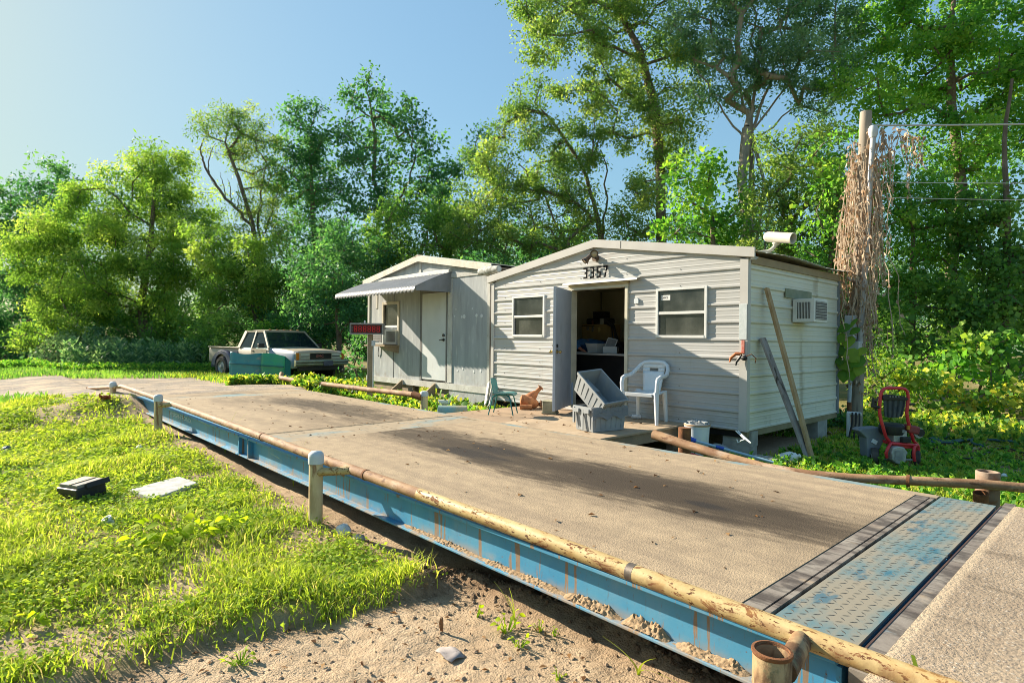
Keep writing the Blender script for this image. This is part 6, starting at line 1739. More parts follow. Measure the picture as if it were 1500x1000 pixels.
# front clip + hood
mb = MB(); loft(mb, [ring(-.02, hw * .96, .50, 1.02, .05), ring(-.12, hw * .985, .48, 1.06, .06), ring(-.7, hw, .50, 1.10, .07), ring(-1.36, hw, .50, 1.16, .07)])
mb.build('front_body', m_tgrey, truck, local=True, smooth=True)
mb = MB(); g = []
for i in range(9):
    x = -.03 - 1.36 * i / 8; row = []
    for j in range(13):
        y = -hw * .90 + hw * 1.8 * j / 12
        row.append((x, y, 1.035 + .115 * (i / 8) ** .8 + .035 * (1 - (y / (hw * .9)) ** 2) - (.03 if i == 0 else 0)))
    g.append(row)
mb.sheet(g); mb.build('hood', m_tbeige, truck, local=True, smooth=True, solid=.03)
# lower cab and bed
mb = MB(); loft(mb, [ring(-1.361, hw, .50, 1.155, .06), ring(-3.25, hw, .50, 1.155, .06)]); mb.build('cab_lower', m_tbeige, truck, local=True, smooth=True)
mb = MB(); loft(mb, [ring(-1.37, hw + .004, .45, .80, .03), ring(-3.24, hw + .004, .45, .80, .03)]); mb.build('rocker_band', m_tnavy, truck, local=True)
# cab greenhouse: pillars and roof (open windows with glass)
def gh(x, z): return hw - .02 - .20 * (z - 1.15) / .62
Zr = 1.76
mb = MB()
roof = []
for i in range(7):
    x = -1.98 - (3.13 - 1.98) * i / 6; row = []
    for j in range(11):
        y = -gh(x, Zr) + 2 * gh(x, Zr) * j / 10
        row.append((x, y, Zr + .035 * (1 - (j / 5 - 1) ** 4) + .02 * math.sin(math.pi * i / 6)))
    roof.append(row)
mb.sheet(roof); mb.build('roof', m_tbeige, truck, local=True, smooth=True, solid=.03)
mb = MB()
for s_ in (-1, 1):
    for (x0, x1, w_) in ((-1.40, -2.0, .07), (-2.42, -2.45, .07), (-3.25, -3.10, .16)):
        mb.beam((x0, s_ * gh(x0, 1.15), 1.14), (x1, s_ * gh(x1, Zr), Zr + .01), .05, w_, (1, 0, 0))
    mb.beam((-1.98, s_ * gh(0, Zr), Zr), (-3.12, s_ * gh(0, Zr), Zr), .05, .07)
mb.beam((-2.0, -gh(0, Zr), Zr), (-2.0, gh(0, Zr), Zr), .06, .06); mb.beam((-3.12, -gh(0, Zr), Zr), (-3.12, gh(0, Zr), Zr), .06, .08)
mb.build('pillars', m_tbeige, truck, local=True)
MB().add([(-1.405, -gh(0, 1.15) + .03, 1.17), (-1.405, gh(0, 1.15) - .03, 1.17), (-1.985, gh(0, Zr) - .03, Zr - .01), (-1.985, -gh(0, Zr) + .03, Zr - .01)], [(0, 1, 2, 3)]).build('windshield', m_tglass, truck, local=True, solid=.006)
MB().add([(-3.235, -gh(0, 1.15) + .1, 1.17), (-3.235, gh(0, 1.15) - .1, 1.17), (-3.12, gh(0, Zr) - .08, Zr - .01), (-3.12, -gh(0, Zr) + .08, Zr - .01)], [(0, 1, 2, 3)]).build('rear_window', m_tglass, truck, local=True, solid=.006)
for s_ in (-1, 1):
    for a, b in ((-1.47, -2.41), (-2.50, -3.16)):
        ta_ = a - .55 if a > -1.6 else a - .04
        tb_ = b if b > -3 else b + .09
        MB().add([(a, s_ * (gh(0, 1.15) - .004), 1.17), (b, s_ * (gh(0, 1.15) - .004), 1.17), (tb_ - (.03 if b > -3 else 0), s_ * (gh(0, Zr) - .004), Zr - .03), (ta_, s_ * (gh(0, Zr) - .004), Zr - .03)], [(0, 1, 2, 3)]).build('side_window', m_tglass, truck, local=True, solid=.006)
    # door: a panel set proud with its handle
    dpan = MB().box2((-1.50, s_ * (hw + .0045) - .006, .82), (-2.43, s_ * (hw + .0045) + .006, 1.135)).build('door', m_tbeige, truck, local=True, bevel=.006)
    MB().box2((-2.25, s_ * (hw + .012) - .012, 1.03), (-2.38, s_ * (hw + .012) + .012, 1.06)).build('handle', m_black, dpan, local=True, bevel=.003)
    mb = MB(); mb.box((-1.62, s_ * (hw + .13), 1.24), (.10, .20, .17)); mb.beam((-1.60, s_ * hw, 1.18), (-1.62, s_ * (hw + .06), 1.22), .04, .04)
    mb.build('mirror', m_black, truck, local=True, bevel=.02)
# interior: bench seats, wheel and dash so the glass has something behind it
mb = MB(); mb.box((-2.35, 0, 1.05), (.18, 1.5, .75)); mb.box((-1.5, 0, 1.1), (.3, 1.6, .16)); mb.build('seats', pmat('grey seat cloth', (.20, .21, .22), (.14, .14, .15)), truck, local=True, bevel=.04)
# bed with flared rear fenders
mb = MB(); loft(mb, [ring(-3.27, hw * .93, .55, 1.14, .05), ring(-5.45, hw * .93, .55, 1.12, .05)]); mb.build('bed', m_tbeige, truck, local=True, smooth=True)
mb = MB()
mb.box((-4.36, hw * .93, 1.14), (2.18, .10, .05)); mb.box((-4.36, -hw * .93, 1.14), (2.18, .10, .05)); mb.box((-5.47, 0, .86), (.06, hw * 1.8, .56))
mb.build('bed_rail', m_tbeige, truck, local=True, bevel=.015)
WXF, WXR, WR = -.92, -4.30, .385
for s_ in (-1, 1):
    # rear flared fender
    g = []
    for i in range(15):
        a = math.radians(-8 + 196 * i / 14); row = []
        for k, (rad, yy) in enumerate(((.60, hw * .93), (.60, hw + .02), (.57, hw + .06), (.47, hw + .07), (.46, hw + .03))):
            fx_ = 1.25 if rad > .5 else 1.0
            row.append((WXR + math.cos(a) * rad * fx_, s_ * yy, .42 + math.sin(a) * rad * (1.02 if rad > .5 else 1.0)))
        g.append(row)
    MB().sheet(g).build('rear_fender', m_tnavy, truck, local=True, smooth=True, solid=.01)
    MB().prism([(-3.29, s_ * hw * .93, .56), (-3.29, s_ * hw * .93, 1.0), (-3.72, s_ * hw * .93, 1.0), (-3.72, s_ * hw * .93, .56)], (0, s_ * .08, 0)).build('bed_step_panel', m_tnavy, truck, local=True)
    g = []
    for i in range(13):
        a = math.radians(-5 + 190 * i / 12)
        g.append([(WXF + math.cos(a) * .49, s_ * (hw - .01), .40 + math.sin(a) * .47), (WXF + math.cos(a) * .48, s_ * (hw + .03), .40 + math.sin(a) * .46), (WXF + math.cos(a) * .43, s_ * (hw + .03), .40 + math.sin(a) * .42)])
    MB().sheet(g).build('wheel_arch', m_tgrey, truck, local=True, smooth=True, solid=.012)
    for wx in (WXF, WXR):
        yy = s_ * (hw - .07 if wx == WXF else hw - .03)
        Mx = Matrix.Translation((wx, yy, WR)) @ Matrix.Rotation(math.pi / 2 * -s_, 4, 'X')
        MB().lathe([(.001, -.14), (.44, -.14), (.445, .105), (.001, .105)], Matrix.Translation((wx, s_ * (hw - .19), .42)) @ Matrix.Rotation(math.pi / 2 * -s_, 4, 'X'), 24).build('wheel_well', m_dark, truck, local=True)
        wo = MB().lathe([(.24, -.12), (.35, -.13), (WR, -.10), (WR, .09), (.365, .12), (.25, .125), (.235, .10)], Mx, 32).build('wheel', m_rubber, truck, local=True, smooth=True)
        MB().lathe([(.245, .11), (.235, .085), (.19, .045), (.15, .07), (.075, .075), (.06, .13), (.001, .135)], Mx, 24).build('rim', m_cast, wo, local=True, smooth=True)
# front end
MB().box((.0, 0, .90), (.06, hw * 1.86, .27)).build('grille_frame', m_tbeige, truck, local=True, bevel=.01)
gr_ = MB().box((.034, .0, .90), (.012, .78, .20)).build('grille', m_black, truck, local=True)
mb = MB()
for i in range(5): mb.box((.043, 0, .82 + .04 * i), (.006, .77, .008))
mb.build('grille_bars', m_dark, gr_, local=True)
for s_ in (-1, 1):
    hl = MB().box((.034, s_ * .57, .955), (.012, .30, .085)).build('headlight', pmat('headlight glass', (.55, .57, .55), (.45, .47, .42), rough=.15, bump=0), truck, local=True, bevel=.004)
    MB().box((.034, s_ * .57, .845), (.012, .30, .075)).build('headlight', pmat('lower headlight glass', (.48, .50, .44), rough=.15, bump=0), truck, local=True, bevel=.004)
    MB().box((.034, s_ * .57, .90), (.010, .31, .022)).build('lamp_divider', m_black, truck, local=True)
    MB().box((.030, s_ * (hw * .93 - .055), .90), (.03, .10, .25)).build('turn_signal', pmat('amber lens', (.60, .20, .02), (.5, .15, .02), rough=.25, bump=0), truck, local=True, bevel=.01)
MX = Matrix.Translation((.048, -.20, .862)) @ Matrix(((0, 0, 1, 0), (1, 0, 0, 0), (0, 1, 0, 0), (0, 0, 0, 1)))
text_part('badge', 'GMC', .125, WM[truck.name] @ MX, pmat('red badge', (.55, .10, .09), (.5, .2, .15), bump=0), truck, .004, 1.1)
mb = MB(); loft(mb, [[Vector((x, y, z)) for x, z in ((.06, .56), (.15, .58), (.17, .64), (.15, .68), (.17, .72), (.15, .77), (.06, .78))] for y in (-hw * 1.02, -hw * .6, 0, hw * .6, hw * 1.02)])
mb.build('bumper', m_chrome, truck, local=True, bevel=.006)
MB().box2((.168, -.95, .672), (.174, .95, .688)).build('bumper_strip', m_black, truck, local=True)
MB().box((.185, .18, .655), (.012, .34, .17)).build('number_plate', m_tnavy, truck, local=True, bevel=.004)
MB().box((.03, 0, .47), (.14, hw * 1.7, .14)).build('air_dam', m_black, truck, local=True, bevel=.02)
for i in range(5):
    MB().ell((-2.03, -.52 + .26 * i, Zr + .06), (.05, .05, .03), 10).build('marker_light', pmat('orange marker lens', (.55, .26, .10), rough=.3, bump=0), truck, local=True, smooth=True)
for y0 in (-.5, .25): MB().tube([(-1.42, y0, 1.175), (-1.50, y0 + .42, 1.26)], .009, 6).build('wiper', m_black, truck, local=True)
MB().box2((-.25, -.7, .38), (-5.2, .7, .52)).build('chassis', m_dark, truck, local=True)

# ================================================================ TEAL TUB BEFORE THE TRUCK
tl = ground_at(337, 19.9); tr_ = ground_at(418, 19.4)
av = (tr_ - tl); Lt = av.length; av.normalize(); bv = Vector((-av.y, av.x, 0))
tub = thing('fibreglass_tub', 'teal and green fibreglass tub section standing on edge before the truck', 'tub', tuple(tl), math.atan2(av.y, av.x))
Ht = 1.09
m_teal = pmat('weathered teal gelcoat', (.02, .22, .24), (.015, .17, .20), vs=3, rough=.35, spec=.5, bump=.05, layers=[dict(c=(.20, .22, .20), s=(3, 3, 5), lo=.56, hi=.72, amt=.7), dict(c=(.05, .10, .10), s=(3, 3, 9), lo=.6, hi=.75, amt=.6)])
m_tealg = pmat('bright green gelcoat', (.01, .30, .12), (.012, .24, .16), vs=3, rough=.3, spec=.5, bump=.05, layers=[dict(c=(.02, .14, .17), s=(3, 3, 3), lo=.5, hi=.6, z=(.55, .25))])
def tubside(x0, x1, mat):
    g = []
    for j in range(15):
        t = j / 14; row = []
        for i in range(11):
            x = x0 + (x1 - x0) * i / 10
            top = Ht * (1 - .10 * (x / Lt) ** .8 - .04 * math.sin(x * 3.2))
            seam = .04 * (math.exp(-((t - .62) / .025) ** 2) + math.exp(-((t - .25) / .025) ** 2))
            z = t * top
            y = -.02 * math.sin(math.pi * t) - seam + .03 * math.sin(x * 4 + 1) * t
            row.append((x, y, z - .04))
        g.append(row)
    row = [(p[0], p[1] + .30, p[2] - .16) for p in g[-1]]; g.append(row)
    MB().sheet(g).build('side_panel', mat, tub, local=True, smooth=True, solid=.015)
for q_ in (.25, .62): MB().beam((.01, -.075, Ht * q_ * .97), (Lt - .01, -.075, Ht * q_ * .86), .03, .03).build('seam_strip', pmat('dark teal seam', (.01, .10, .12), (.03, .12, .13)), tub, local=True, bevel=.008)
tubside(0, Lt * .58, m_teal); tubside(Lt * .582, Lt, m_tealg)
MB().prism([(0, -.02, -.03), (0, .30, -.03), (0, .30, Ht * .82), (0, .03, Ht * .96)], (.02, 0, 0)).prism([(Lt - .02, -.02, -.03), (Lt - .02, .30, -.03), (Lt - .02, .30, Ht * .68), (Lt - .02, .03, Ht * .82)], (.02, 0, 0)).build('end_panel', m_teal, tub, local=True)

# ================================================================ THINGS LYING IN THE GRASS
def gp(u, v, dz=.0):
    p = at(u, v, 2, GZ + .05)
    return Vector((p.x, p.y, float(zg(p.x, p.y)) + dz))
sa, sb, sc_, sd_ = [at(u, v, 2, GZ + .10) for u, v in ((190, 716), (224, 730), (291, 706), (262, 697))]
SLAB = [(q_.x, q_.y) for q_ in (sa, sb, sc_, sd_)]
o = MB().prism([sa, sb, sc_, sd_], (0, 0, -.05)).build('stone_slab', pmat('pale lichened slab', (.52, .52, .50), (.36, .36, .34), vs=14, rough=.9, bump=.5, bs=60), bevel=.01); tag(o, 'pale rectangular stone slab lying flat in the grass', 'slab')
sa, sb, sc_, sd_ = [at(u, v, 2, GZ + .12) for u, v in ((147, 627), (166, 632), (188, 621), (172, 618))]
o = MB().prism([sa, sb, sc_, sd_], (0, 0, -.06)).build('stone_slab', pmat('sandy slab', (.50, .44, .36), (.40, .35, .28), vs=12, rough=.9), bevel=.015); tag(o, 'smaller sandy slab in the grass near the end post', 'slab')
# black box with a slanted lid
bb = at(120, 728, 2, GZ + .06)
bx = thing('junction_casing', 'black plastic equipment casing with a sun-bleached lid lying in the grass', 'casing', (bb.x, bb.y, float(zg(bb.x, bb.y))), math.radians(20))
kk = 6.4 / FPX
MB().box((0, 0, .05), (.33, .25, .14), rotm(.12, -.05, 0)).build('casing', m_black, bx, local=True, bevel=.01)
MB().box((-.01, .0, .135), (.30, .22, .03), rotm(.12, -.05, 0)).build('lid', pmat('bleached lid', (.30, .26, .23), (.18, .16, .15), vs=8, rough=.7), bx, local=True, bevel=.004)
MB().box((.03, -.01, .153), (.022, .21, .012), rotm(.12, -.05, 0)).build('strap', pmat('tan strap', (.42, .32, .2)), bx, local=True)
MB().box((.15, .05, .14), (.05, .2, .05), rotm(.12, -.3, 0)).build('hinge_block', m_black, bx, local=True, bevel=.004)
p = gp(163, 785); 
for u, v, r, lb in ((163, 772, .035, 'small white cup half sunk in the grass below the slab'),):
    p = gp(u, v); o = MB().lathe([(.001, 0), (r * .8, 0), (r, .07), (r * .93, .07), (r * .75, .01)], Matrix.Translation(p) @ Matrix.Rotation(.5, 4, 'X'), 14).build('cup', m_resin, smooth=True); tag(o, lb, 'cup')
rk = random.Random(5)
def rock(p, r, mat, label, flat=.6, cat='rock', name='rock', grp=None):
    mb = MB(); mb.ell((0, 0, 0), (r, r * .8, r * flat), 12)
    mb.v = [tuple(Vector(v) * (1 + rk.uniform(-.10, .10))) for v in mb.v]
    mb.v = [tuple(Vector(v) + p + Vector((0, 0, r * flat * .5))) for v in mb.v]
    o = mb.build(name, mat, smooth=True); tag(o, label, cat, grp); return o
m_wrock = pmat('white painted lump', (.78, .79, .80), (.64, .65, .67), vs=12, rough=.8, bump=.4)
rock(gp(503, 772), .072, m_wrock, 'white rock beside the foot of the nearest capped post', .75)
rock(gp(525, 782), .065, pmat('pale flat stone', (.55, .54, .48), (.45, .43, .38), vs=15, rough=.9), 'flat pale stone right of the white rock', .4)
rock(gp(204, 660), .05, m_wrock, 'small white stone in the grass between the two slabs', .6)
rock(gp(10, 657), .075, pmat('crumpled blue plastic', (.03, .09, .22), (.02, .03, .06), vs=30, rough=.4), 'crumpled dark blue wrapper at the left edge of the grass', .7, 'wrapper', 'wrapper')
p = gp(152, 614)
o = MB().sheet([[(p.x - .12 + .05 * i, p.y - .06 + .05 * j, p.z + .06 + .06 * math.sin(i * 1.7 + j) * math.cos(j * 2.1)) for i in range(6)] for j in range(4)]).build('scrap_sheet', pmat('rusty red scrap', (.38, .07, .03), (.22, .08, .03), vs=16, rough=.8), solid=.008); tag(o, 'crumpled rusty red metal scrap in the grass by the end post', 'scrap')
p = gp(420, 935)
# ================================================================ VEGETATION
def unit(a): return a / np.maximum(np.linalg.norm(a, axis=1, keepdims=True), 1e-9)

def leaf_quads(P, D, L, Wd, rng, fold=.12, shape='diamond', nrm=None):
    """diamond leaves: base, right, tip, left (slightly cupped)"""
    N = len(P)
    A = rng.normal(size=(N, 3)) if nrm is None else nrm
    S = unit(np.cross(D, A)); Nn = np.cross(S, D)
    L = L[:, None]; Wd = Wd[:, None]
    b = P; t = P + D * L
    m = P + D * L * .48
    r = m + S * Wd * .5 + Nn * Wd * fold; l = m - S * Wd * .5 + Nn * Wd * fold
    V = np.stack([b, r, t, l], 1).reshape(-1, 3)
    F = np.arange(N * 4, dtype=np.int32).reshape(N, 4)
    return V, F

def frusta(A, B, ra, rb, n=5):
    """independent tapered limbs between point arrays"""
    D = unit(B - A); ref = np.where(np.abs(D[:, 2:3]) > .9, np.array([[1., 0, 0]]), np.array([[0., 0, 1]]))
    X = unit(np.cross(D, ref)); Y = np.cross(D, X); N = len(A)
    V = np.zeros((N, 2 * n, 3))
    for j in range(n):
        c, s_ = math.cos(2 * math.pi * j / n), math.sin(2 * math.pi * j / n)
        V[:, j] = A + (X * c + Y * s_) * ra[:, None]; V[:, n + j] = B + (X * c + Y * s_) * rb[:, None]
    base = (np.arange(N) * 2 * n)[:, None]
    F = np.concatenate([base + np.array([[j, (j + 1) % n, n + (j + 1) % n, n + j]]) for j in range(n)], 0)
    return V.reshape(-1, 3), F

m_bark = pmat('grey brown bark', (.20, .155, .115), (.12, .09, .065), vs=(9, 9, 2), rough=.95, bump=.6, bs=30, bd=.02)
m_barkp = pmat('pale bark', (.34, .30, .25), (.22, .19, .15), vs=(8, 8, 2), rough=.95, bump=.5, bs=30, bd=.02)
LM = {
    'willow': leafmat('willow leaves', [(0, (.075, .18, .045)), (.45, (.19, .335, .07)), (.8, (.33, .46, .105)), (1, (.46, .53, .16))], .6, (1.35, 1.4, .6), .6, .12),
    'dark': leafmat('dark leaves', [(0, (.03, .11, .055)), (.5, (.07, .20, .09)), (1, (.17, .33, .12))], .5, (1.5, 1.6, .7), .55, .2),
    'mid': leafmat('green leaves', [(0, (.045, .14, .04)), (.5, (.13, .28, .07)), (1, (.29, .43, .11))], .55, (1.5, 1.5, .6), .55, .2),
    'olive': leafmat('olive leaves', [(0, (.06, .15, .045)), (.5, (.17, .29, .085)), (1, (.42, .47, .15))], .55, (1.4, 1.45, .6), .55, .2),
    'blue': leafmat('blue green leaves', [(0, (.06, .15, .08)), (.5, (.16, .29, .16)), (1, (.36, .46, .28))], .52, (1.3, 1.45, .7), .55, .2),
    'bright': leafmat('bright green leaves', [(0, (.05, .18, .04)), (.5, (.15, .36, .065)), (1, (.40, .55, .12))], .56, (1.4, 1.4, .5), .55, .2),
    'kudzu': leafmat('broad vine leaves', [(0, (.05, .18, .045)), (.4, (.17, .34, .065)), (.75, (.40, .48, .09)), (1, (.62, .58, .17))], .52, (1.5, 1.4, .45), .55, .2),
}

def grow(base, trunk, attr_pts, rng, r0, rtip=.012, pend=.35):
    """connect attractor points to a trunk polyline; returns limb arrays"""
    nodes = []; par = []
    T = [np.array(p, float) for p in trunk]
    seg = [T[0]]
    for a, b in zip(T[:-1], T[1:]):
        n = max(1, int(np.linalg.norm(b - a) / .5))
        for i in range(1, n + 1): seg.append(a + (b - a) * i / n + rng.normal(size=3) * .012)
    for i, p in enumerate(seg): nodes.append(p); par.append(i - 1)
    ntr = len(seg)
    A = np.array(attr_pts)
    TN = np.array(seg)
    d0 = np.min(np.linalg.norm(A[:, None] - TN[None], axis=2), axis=1)
    ends = []
    arr = np.zeros((len(seg) + len(A) * 5, 3)); arr[:ntr] = TN; cnt = ntr
    for k in np.argsort(d0):
        a = A[k]
        d = np.linalg.norm(arr[:cnt] - a, axis=1) + pend * np.maximum(0, arr[:cnt, 2] - a[2] + .25 * np.linalg.norm(arr[:cnt, :2] - a[:2], axis=1))
        lo = min(3, ntr - 1); d[:lo] += 5
        j = int(np.argmin(d)); p = arr[j]; L = np.linalg.norm(a - p)
        n = int(np.clip(L / .55, 1, 4)); prev = j
        for i in range(1, n + 1):
            t = i / n
            q = p + (a - p) * t + (rng.normal(size=3) * .06 * L * (1 - t) if i < n else 0)
            q = q + np.array([0, 0, .10 * L * math.sin(math.pi * t)])
            arr[cnt] = q; par.append(prev); prev = cnt; cnt += 1
        ends.append(prev)
    w_ = np.zeros(cnt); w_[ends] = 1
    for i in range(cnt - 1, 0, -1): w_[par[i]] += w_[i]
    rad = rtip * np.maximum(w_, 1) ** .5
    k = r0 / max(rad[0], 1e-6)
    rad = np.where(np.arange(cnt) < ntr, np.maximum(rad * min(k, 1.0) if k < 1 else rad, r0 * (1 - .80 * np.arange(cnt) / max(ntr, 1))), np.minimum(rad, r0 * .6))
    I = np.arange(1, cnt); Pp = np.array(par[1:cnt])
    return arr[:cnt], I, Pp, rad

def plant_tree(name, label, base, trunk, blobs, pal, lsize, lai, rng, group=None, r0=.16, aspect=.5, droop=.2, clr=.55, depth=None, bark=None,
               cat='tree', bare=(), clumpvar=.55, flat=.7, shell=1.7, trunk_name='trunk', extra_trunks=()):
    """blobs: (centre xyz, radii xyz). Returns the tree empty with trunk and crown children."""
    t = thing(name, label, cat, tuple(base), 0, group)
    cl = []; cw = []
    nleaf_tot = 0; LP = []; LD = []; LR = []; LL = []
    for c, r in blobs:
        c = np.array(c, float); r = np.array(r, float)
        area = math.pi * r[0] * r[2]
        nl = int(1.35 * lai * area / (lsize * lsize * aspect * .5 * .75))
        ncl = max(5, int(area * 3.0 / (clr * clr * math.pi)))
        u = unit(rng.normal(size=(ncl, 3))); rad = rng.random(ncl) ** (1 / (3 * shell * .75))
        C = c + u * rad[:, None] * r
        C[:, 2] = np.maximum(C[:, 2], GZ + .15)
        cl.append(C)
        k = rng.integers(0, ncl, nl)
        cr = clr * (.55 + .8 * rng.random(ncl))[k]
        off = np.clip(rng.normal(size=(nl, 3)), -1.55, 1.55) * .58; off[:, 2] *= flat
        P = C[k] + off * cr[:, None]
        crnd = rng.random(ncl)[k]
        outw = unit(P - c + rng.normal(size=(nl, 3)) * .35 * r.mean())
        D = unit(outw * .5 + rng.normal(size=(nl, 3)) * .8 + np.array([0, 0, -droop * 1.6]))
        LP.append(P); LD.append(D)
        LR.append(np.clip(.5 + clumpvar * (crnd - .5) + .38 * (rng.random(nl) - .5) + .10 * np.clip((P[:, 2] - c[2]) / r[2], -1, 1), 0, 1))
        LL.append(lsize * (.45 + 1.05 * rng.random(nl) ** 1.4))
    P = np.concatenate(LP); D = np.concatenate(LD); R_ = np.concatenate(LR); L = np.concatenate(LL)
    P[:, 2] = np.maximum(P[:, 2], GZ + .03)
    V, F = leaf_quads(P, D, L, L * aspect * (.8 + .4 * rng.random(len(L))), rng)
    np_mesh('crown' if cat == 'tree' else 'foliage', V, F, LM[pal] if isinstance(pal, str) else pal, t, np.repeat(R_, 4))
    A = np.concatenate(cl)
    if len(A) > 260: A = A[rng.choice(len(A), 260, replace=False)]
    arr, I, Pp, rad = grow(base, trunk, A, rng, r0)
    V, F = frusta(arr[Pp], arr[I], rad[Pp] if False else np.maximum(rad[I], np.minimum(rad[Pp], rad[I] * 1.35)), rad[I], 6)
    VV = [V]; FF = [F]; nb = len(V)
    for br, ra in list(bare) + list(extra_trunks):
        br = [np.array(p, float) for p in br]; fine = [br[0]]
        for a, b in zip(br[:-1], br[1:]):
            for q in (.25, .5, .75, 1.0): fine.append(a + (b - a) * q + (rng.normal(size=3) * .035 * np.linalg.norm(b - a) if q < 1 else 0))
        br = np.array(fine); m = len(br) - 1
        rads = np.linspace(ra, ra * .3, m + 1)
        V2, F2 = frusta(br[:-1], br[1:], rads[:-1], rads[1:], 6)
        VV.append(V2); FF.append(F2 + nb); nb += len(V2)
    np_mesh(trunk_name, np.concatenate(VV), np.concatenate(FF), bark or m_bark, t, smooth=True)
    return t

NT = [0]
def ptree(label, d, trunk_px, blobs_px, pal, lsize=.16, lai=1.5, seed=0, name='tree', group='trees behind the sheds and the road', r0=.16, bare_px=(), xtr=(), **kw):
    """tree surveyed from the photograph: picture positions turned into places at distance d (metres)"""
    rng = np.random.default_rng(1000 + seed)
    k = d / FPX
    base = ground_at(trunk_px[0][0], d)
    T = [np.array(base)] + [np.array(atd(u, v, d)) + rng.normal(size=3) * .1 for u, v in trunk_px[1:]]
    B = []
    for b in blobs_px:
        u, v, ru, rv = b[:4]
        dd = d + rng.uniform(-.7, .7) * ru * k * 1.1 + (b[4] if len(b) > 4 else 0)
        kk = dd / FPX
        B.append((np.array(atd(u, v, dd)), np.array([ru * kk, ru * kk, rv * kk])))
    bare = [([np.array(atd(u, v, d + dz)) for u, v in pts], r) for pts, r, dz in bare_px]
    xt = [([np.array(ground_at(pts[0][0], d + .3))] + [np.array(atd(u, v, d + .3)) for u, v in pts[1:]], r) for pts, r in xtr]
    return plant_tree(name, label, base, T, B, pal, lsize, lai, rng, group, r0, bare=bare, extra_trunks=xt, **kw)

# ---- left: the far trees, the big willow, airy willow, sweetgum and cottonwood
ptree('dark broadleaved tree at the far left edge behind the yellow-green willow', 43, [(40, 540), (45, 420), (60, 300)],
      [(75, 268, 42, 34), (30, 310, 40, 45), (0, 310, 30, 40), (112, 300, 36, 40), (25, 375, 60, 55), (85, 360, 55, 60), (10, 440, 70, 50), (-40, 380, 50, 90), (100, 430, 60, 50)], 'dark', .26, 1.35, 1, clr=.9)
ptree('big yellow-green willow with drooping boughs at the left of the road', 33, [(215, 540), (212, 450), (225, 350), (232, 260)],
      [(232, 240, 36, 26), (200, 272, 60, 38), (262, 262, 40, 36), (150, 300, 52, 36), (292, 300, 36, 40), (110, 335, 62, 36), (55, 352, 52, 34), (20, 362, 40, 30), (200, 335, 75, 40), (290, 345, 50, 36), (245, 395, 72, 30), (150, 402, 78, 34), (70, 410, 58, 30), (190, 445, 55, 36), (250, 440, 40, 40), (175, 365, 60, 40), (105, 445, 50, 36), (280, 400, 50, 36)], 'willow', .19, 2.0, 2, group=None, r0=.28, aspect=.36, droop=.42, clr=.75, clumpvar=.75)
ptree('pale yellow willow bough-tree leaning out above the parked truck', 28, [(385, 540), (378, 470), (362, 420), (350, 390)],
      [(345, 372, 46, 34), (385, 382, 40, 36), (325, 405, 44, 30), (368, 418, 48, 30), (345, 445, 34, 22), (310, 385, 34, 26), (395, 425, 28, 30), (300, 352, 32, 24)], 'willow', .16, 2.0, 3, group=None, r0=.10, aspect=.36, droop=.45, clr=.6, clumpvar=.8,
      bare_px=[([(318, 455), (335, 440), (356, 430)], .03, -.5), ([(300, 462), (318, 456), (325, 452)], .02, -.5)])
ptree('airy tall willow with bare leaning limbs above the truck', 31, [(388, 540), (380, 400), (366, 330), (350, 262), (330, 205)],
      [(312, 168, 34, 18), (342, 176, 34, 22), (372, 186, 34, 28), (300, 190, 24, 18), (330, 205, 36, 26), (384, 220, 30, 34), (360, 235, 34, 30), (398, 260, 24, 34), (384, 300, 34, 36), (360, 325, 24, 24), (404, 335, 26, 40)], 'olive', .15, .85, 4, group=None, r0=.17, aspect=.34, droop=.35, clr=.55,
      bare_px=[([(372, 335), (345, 305), (322, 278), (306, 255), (297, 235), (293, 218), (299, 202)], .09, .2), ([(306, 255), (305, 238), (309, 222), (316, 210)], .035, .2), ([(330, 288), (326, 268), (322, 252)], .03, .2), ([(338, 298), (338, 276), (333, 262)], .03, .2), ([(346, 308), (350, 288), (348, 272)], .03, .2), ([(322, 278), (312, 268), (308, 262)], .02, .2)],
      xtr=[([(392, 540), (380, 400), (377, 330), (384, 270), (392, 230)], .09)])
ptree('dark sweetgum with a ragged spiky top between the willow and the tall cottonwood', 32, [(470, 540), (462, 400), (455, 300), (450, 210)],
      [(424, 170, 14, 18), (445, 168, 16, 24), (465, 162, 12, 16), (440, 205, 32, 30), (470, 215, 28, 34), (430, 245, 34, 34), (470, 262, 42, 38), (432, 300, 44, 44), (488, 305, 38, 44), (455, 350, 52, 44), (430, 390, 46, 44), (490, 385, 46, 50)], 'dark', .19, 1.45, 5, group=None, clr=.62)
ptree('tall cottonwood with a lobed open crown behind the plywood shed', 31, [(580, 540), (570, 400), (566, 330), (552, 262), (545, 200), (540, 140)],
      [(541, 122, 14, 17), (520, 150, 22, 22), (556, 152, 30, 26), (512, 190, 26, 26), (588, 150, 16, 16), (604, 172, 20, 22), (555, 195, 40, 30), (598, 212, 32, 30), (625, 205, 16, 22), (515, 232, 30, 32), (572, 240, 44, 26), (620, 252, 30, 32), (646, 268, 18, 22), (530, 285, 36, 28), (600, 290, 44, 28), (560, 322, 40, 22), (640, 310, 30, 30)], 'dark', .18, 1.3, 6, group=None, r0=.2, clr=.6, aspect=.7,
      xtr=[([(580, 540), (566, 330), (590, 285), (606, 240), (604, 190)], .09)])
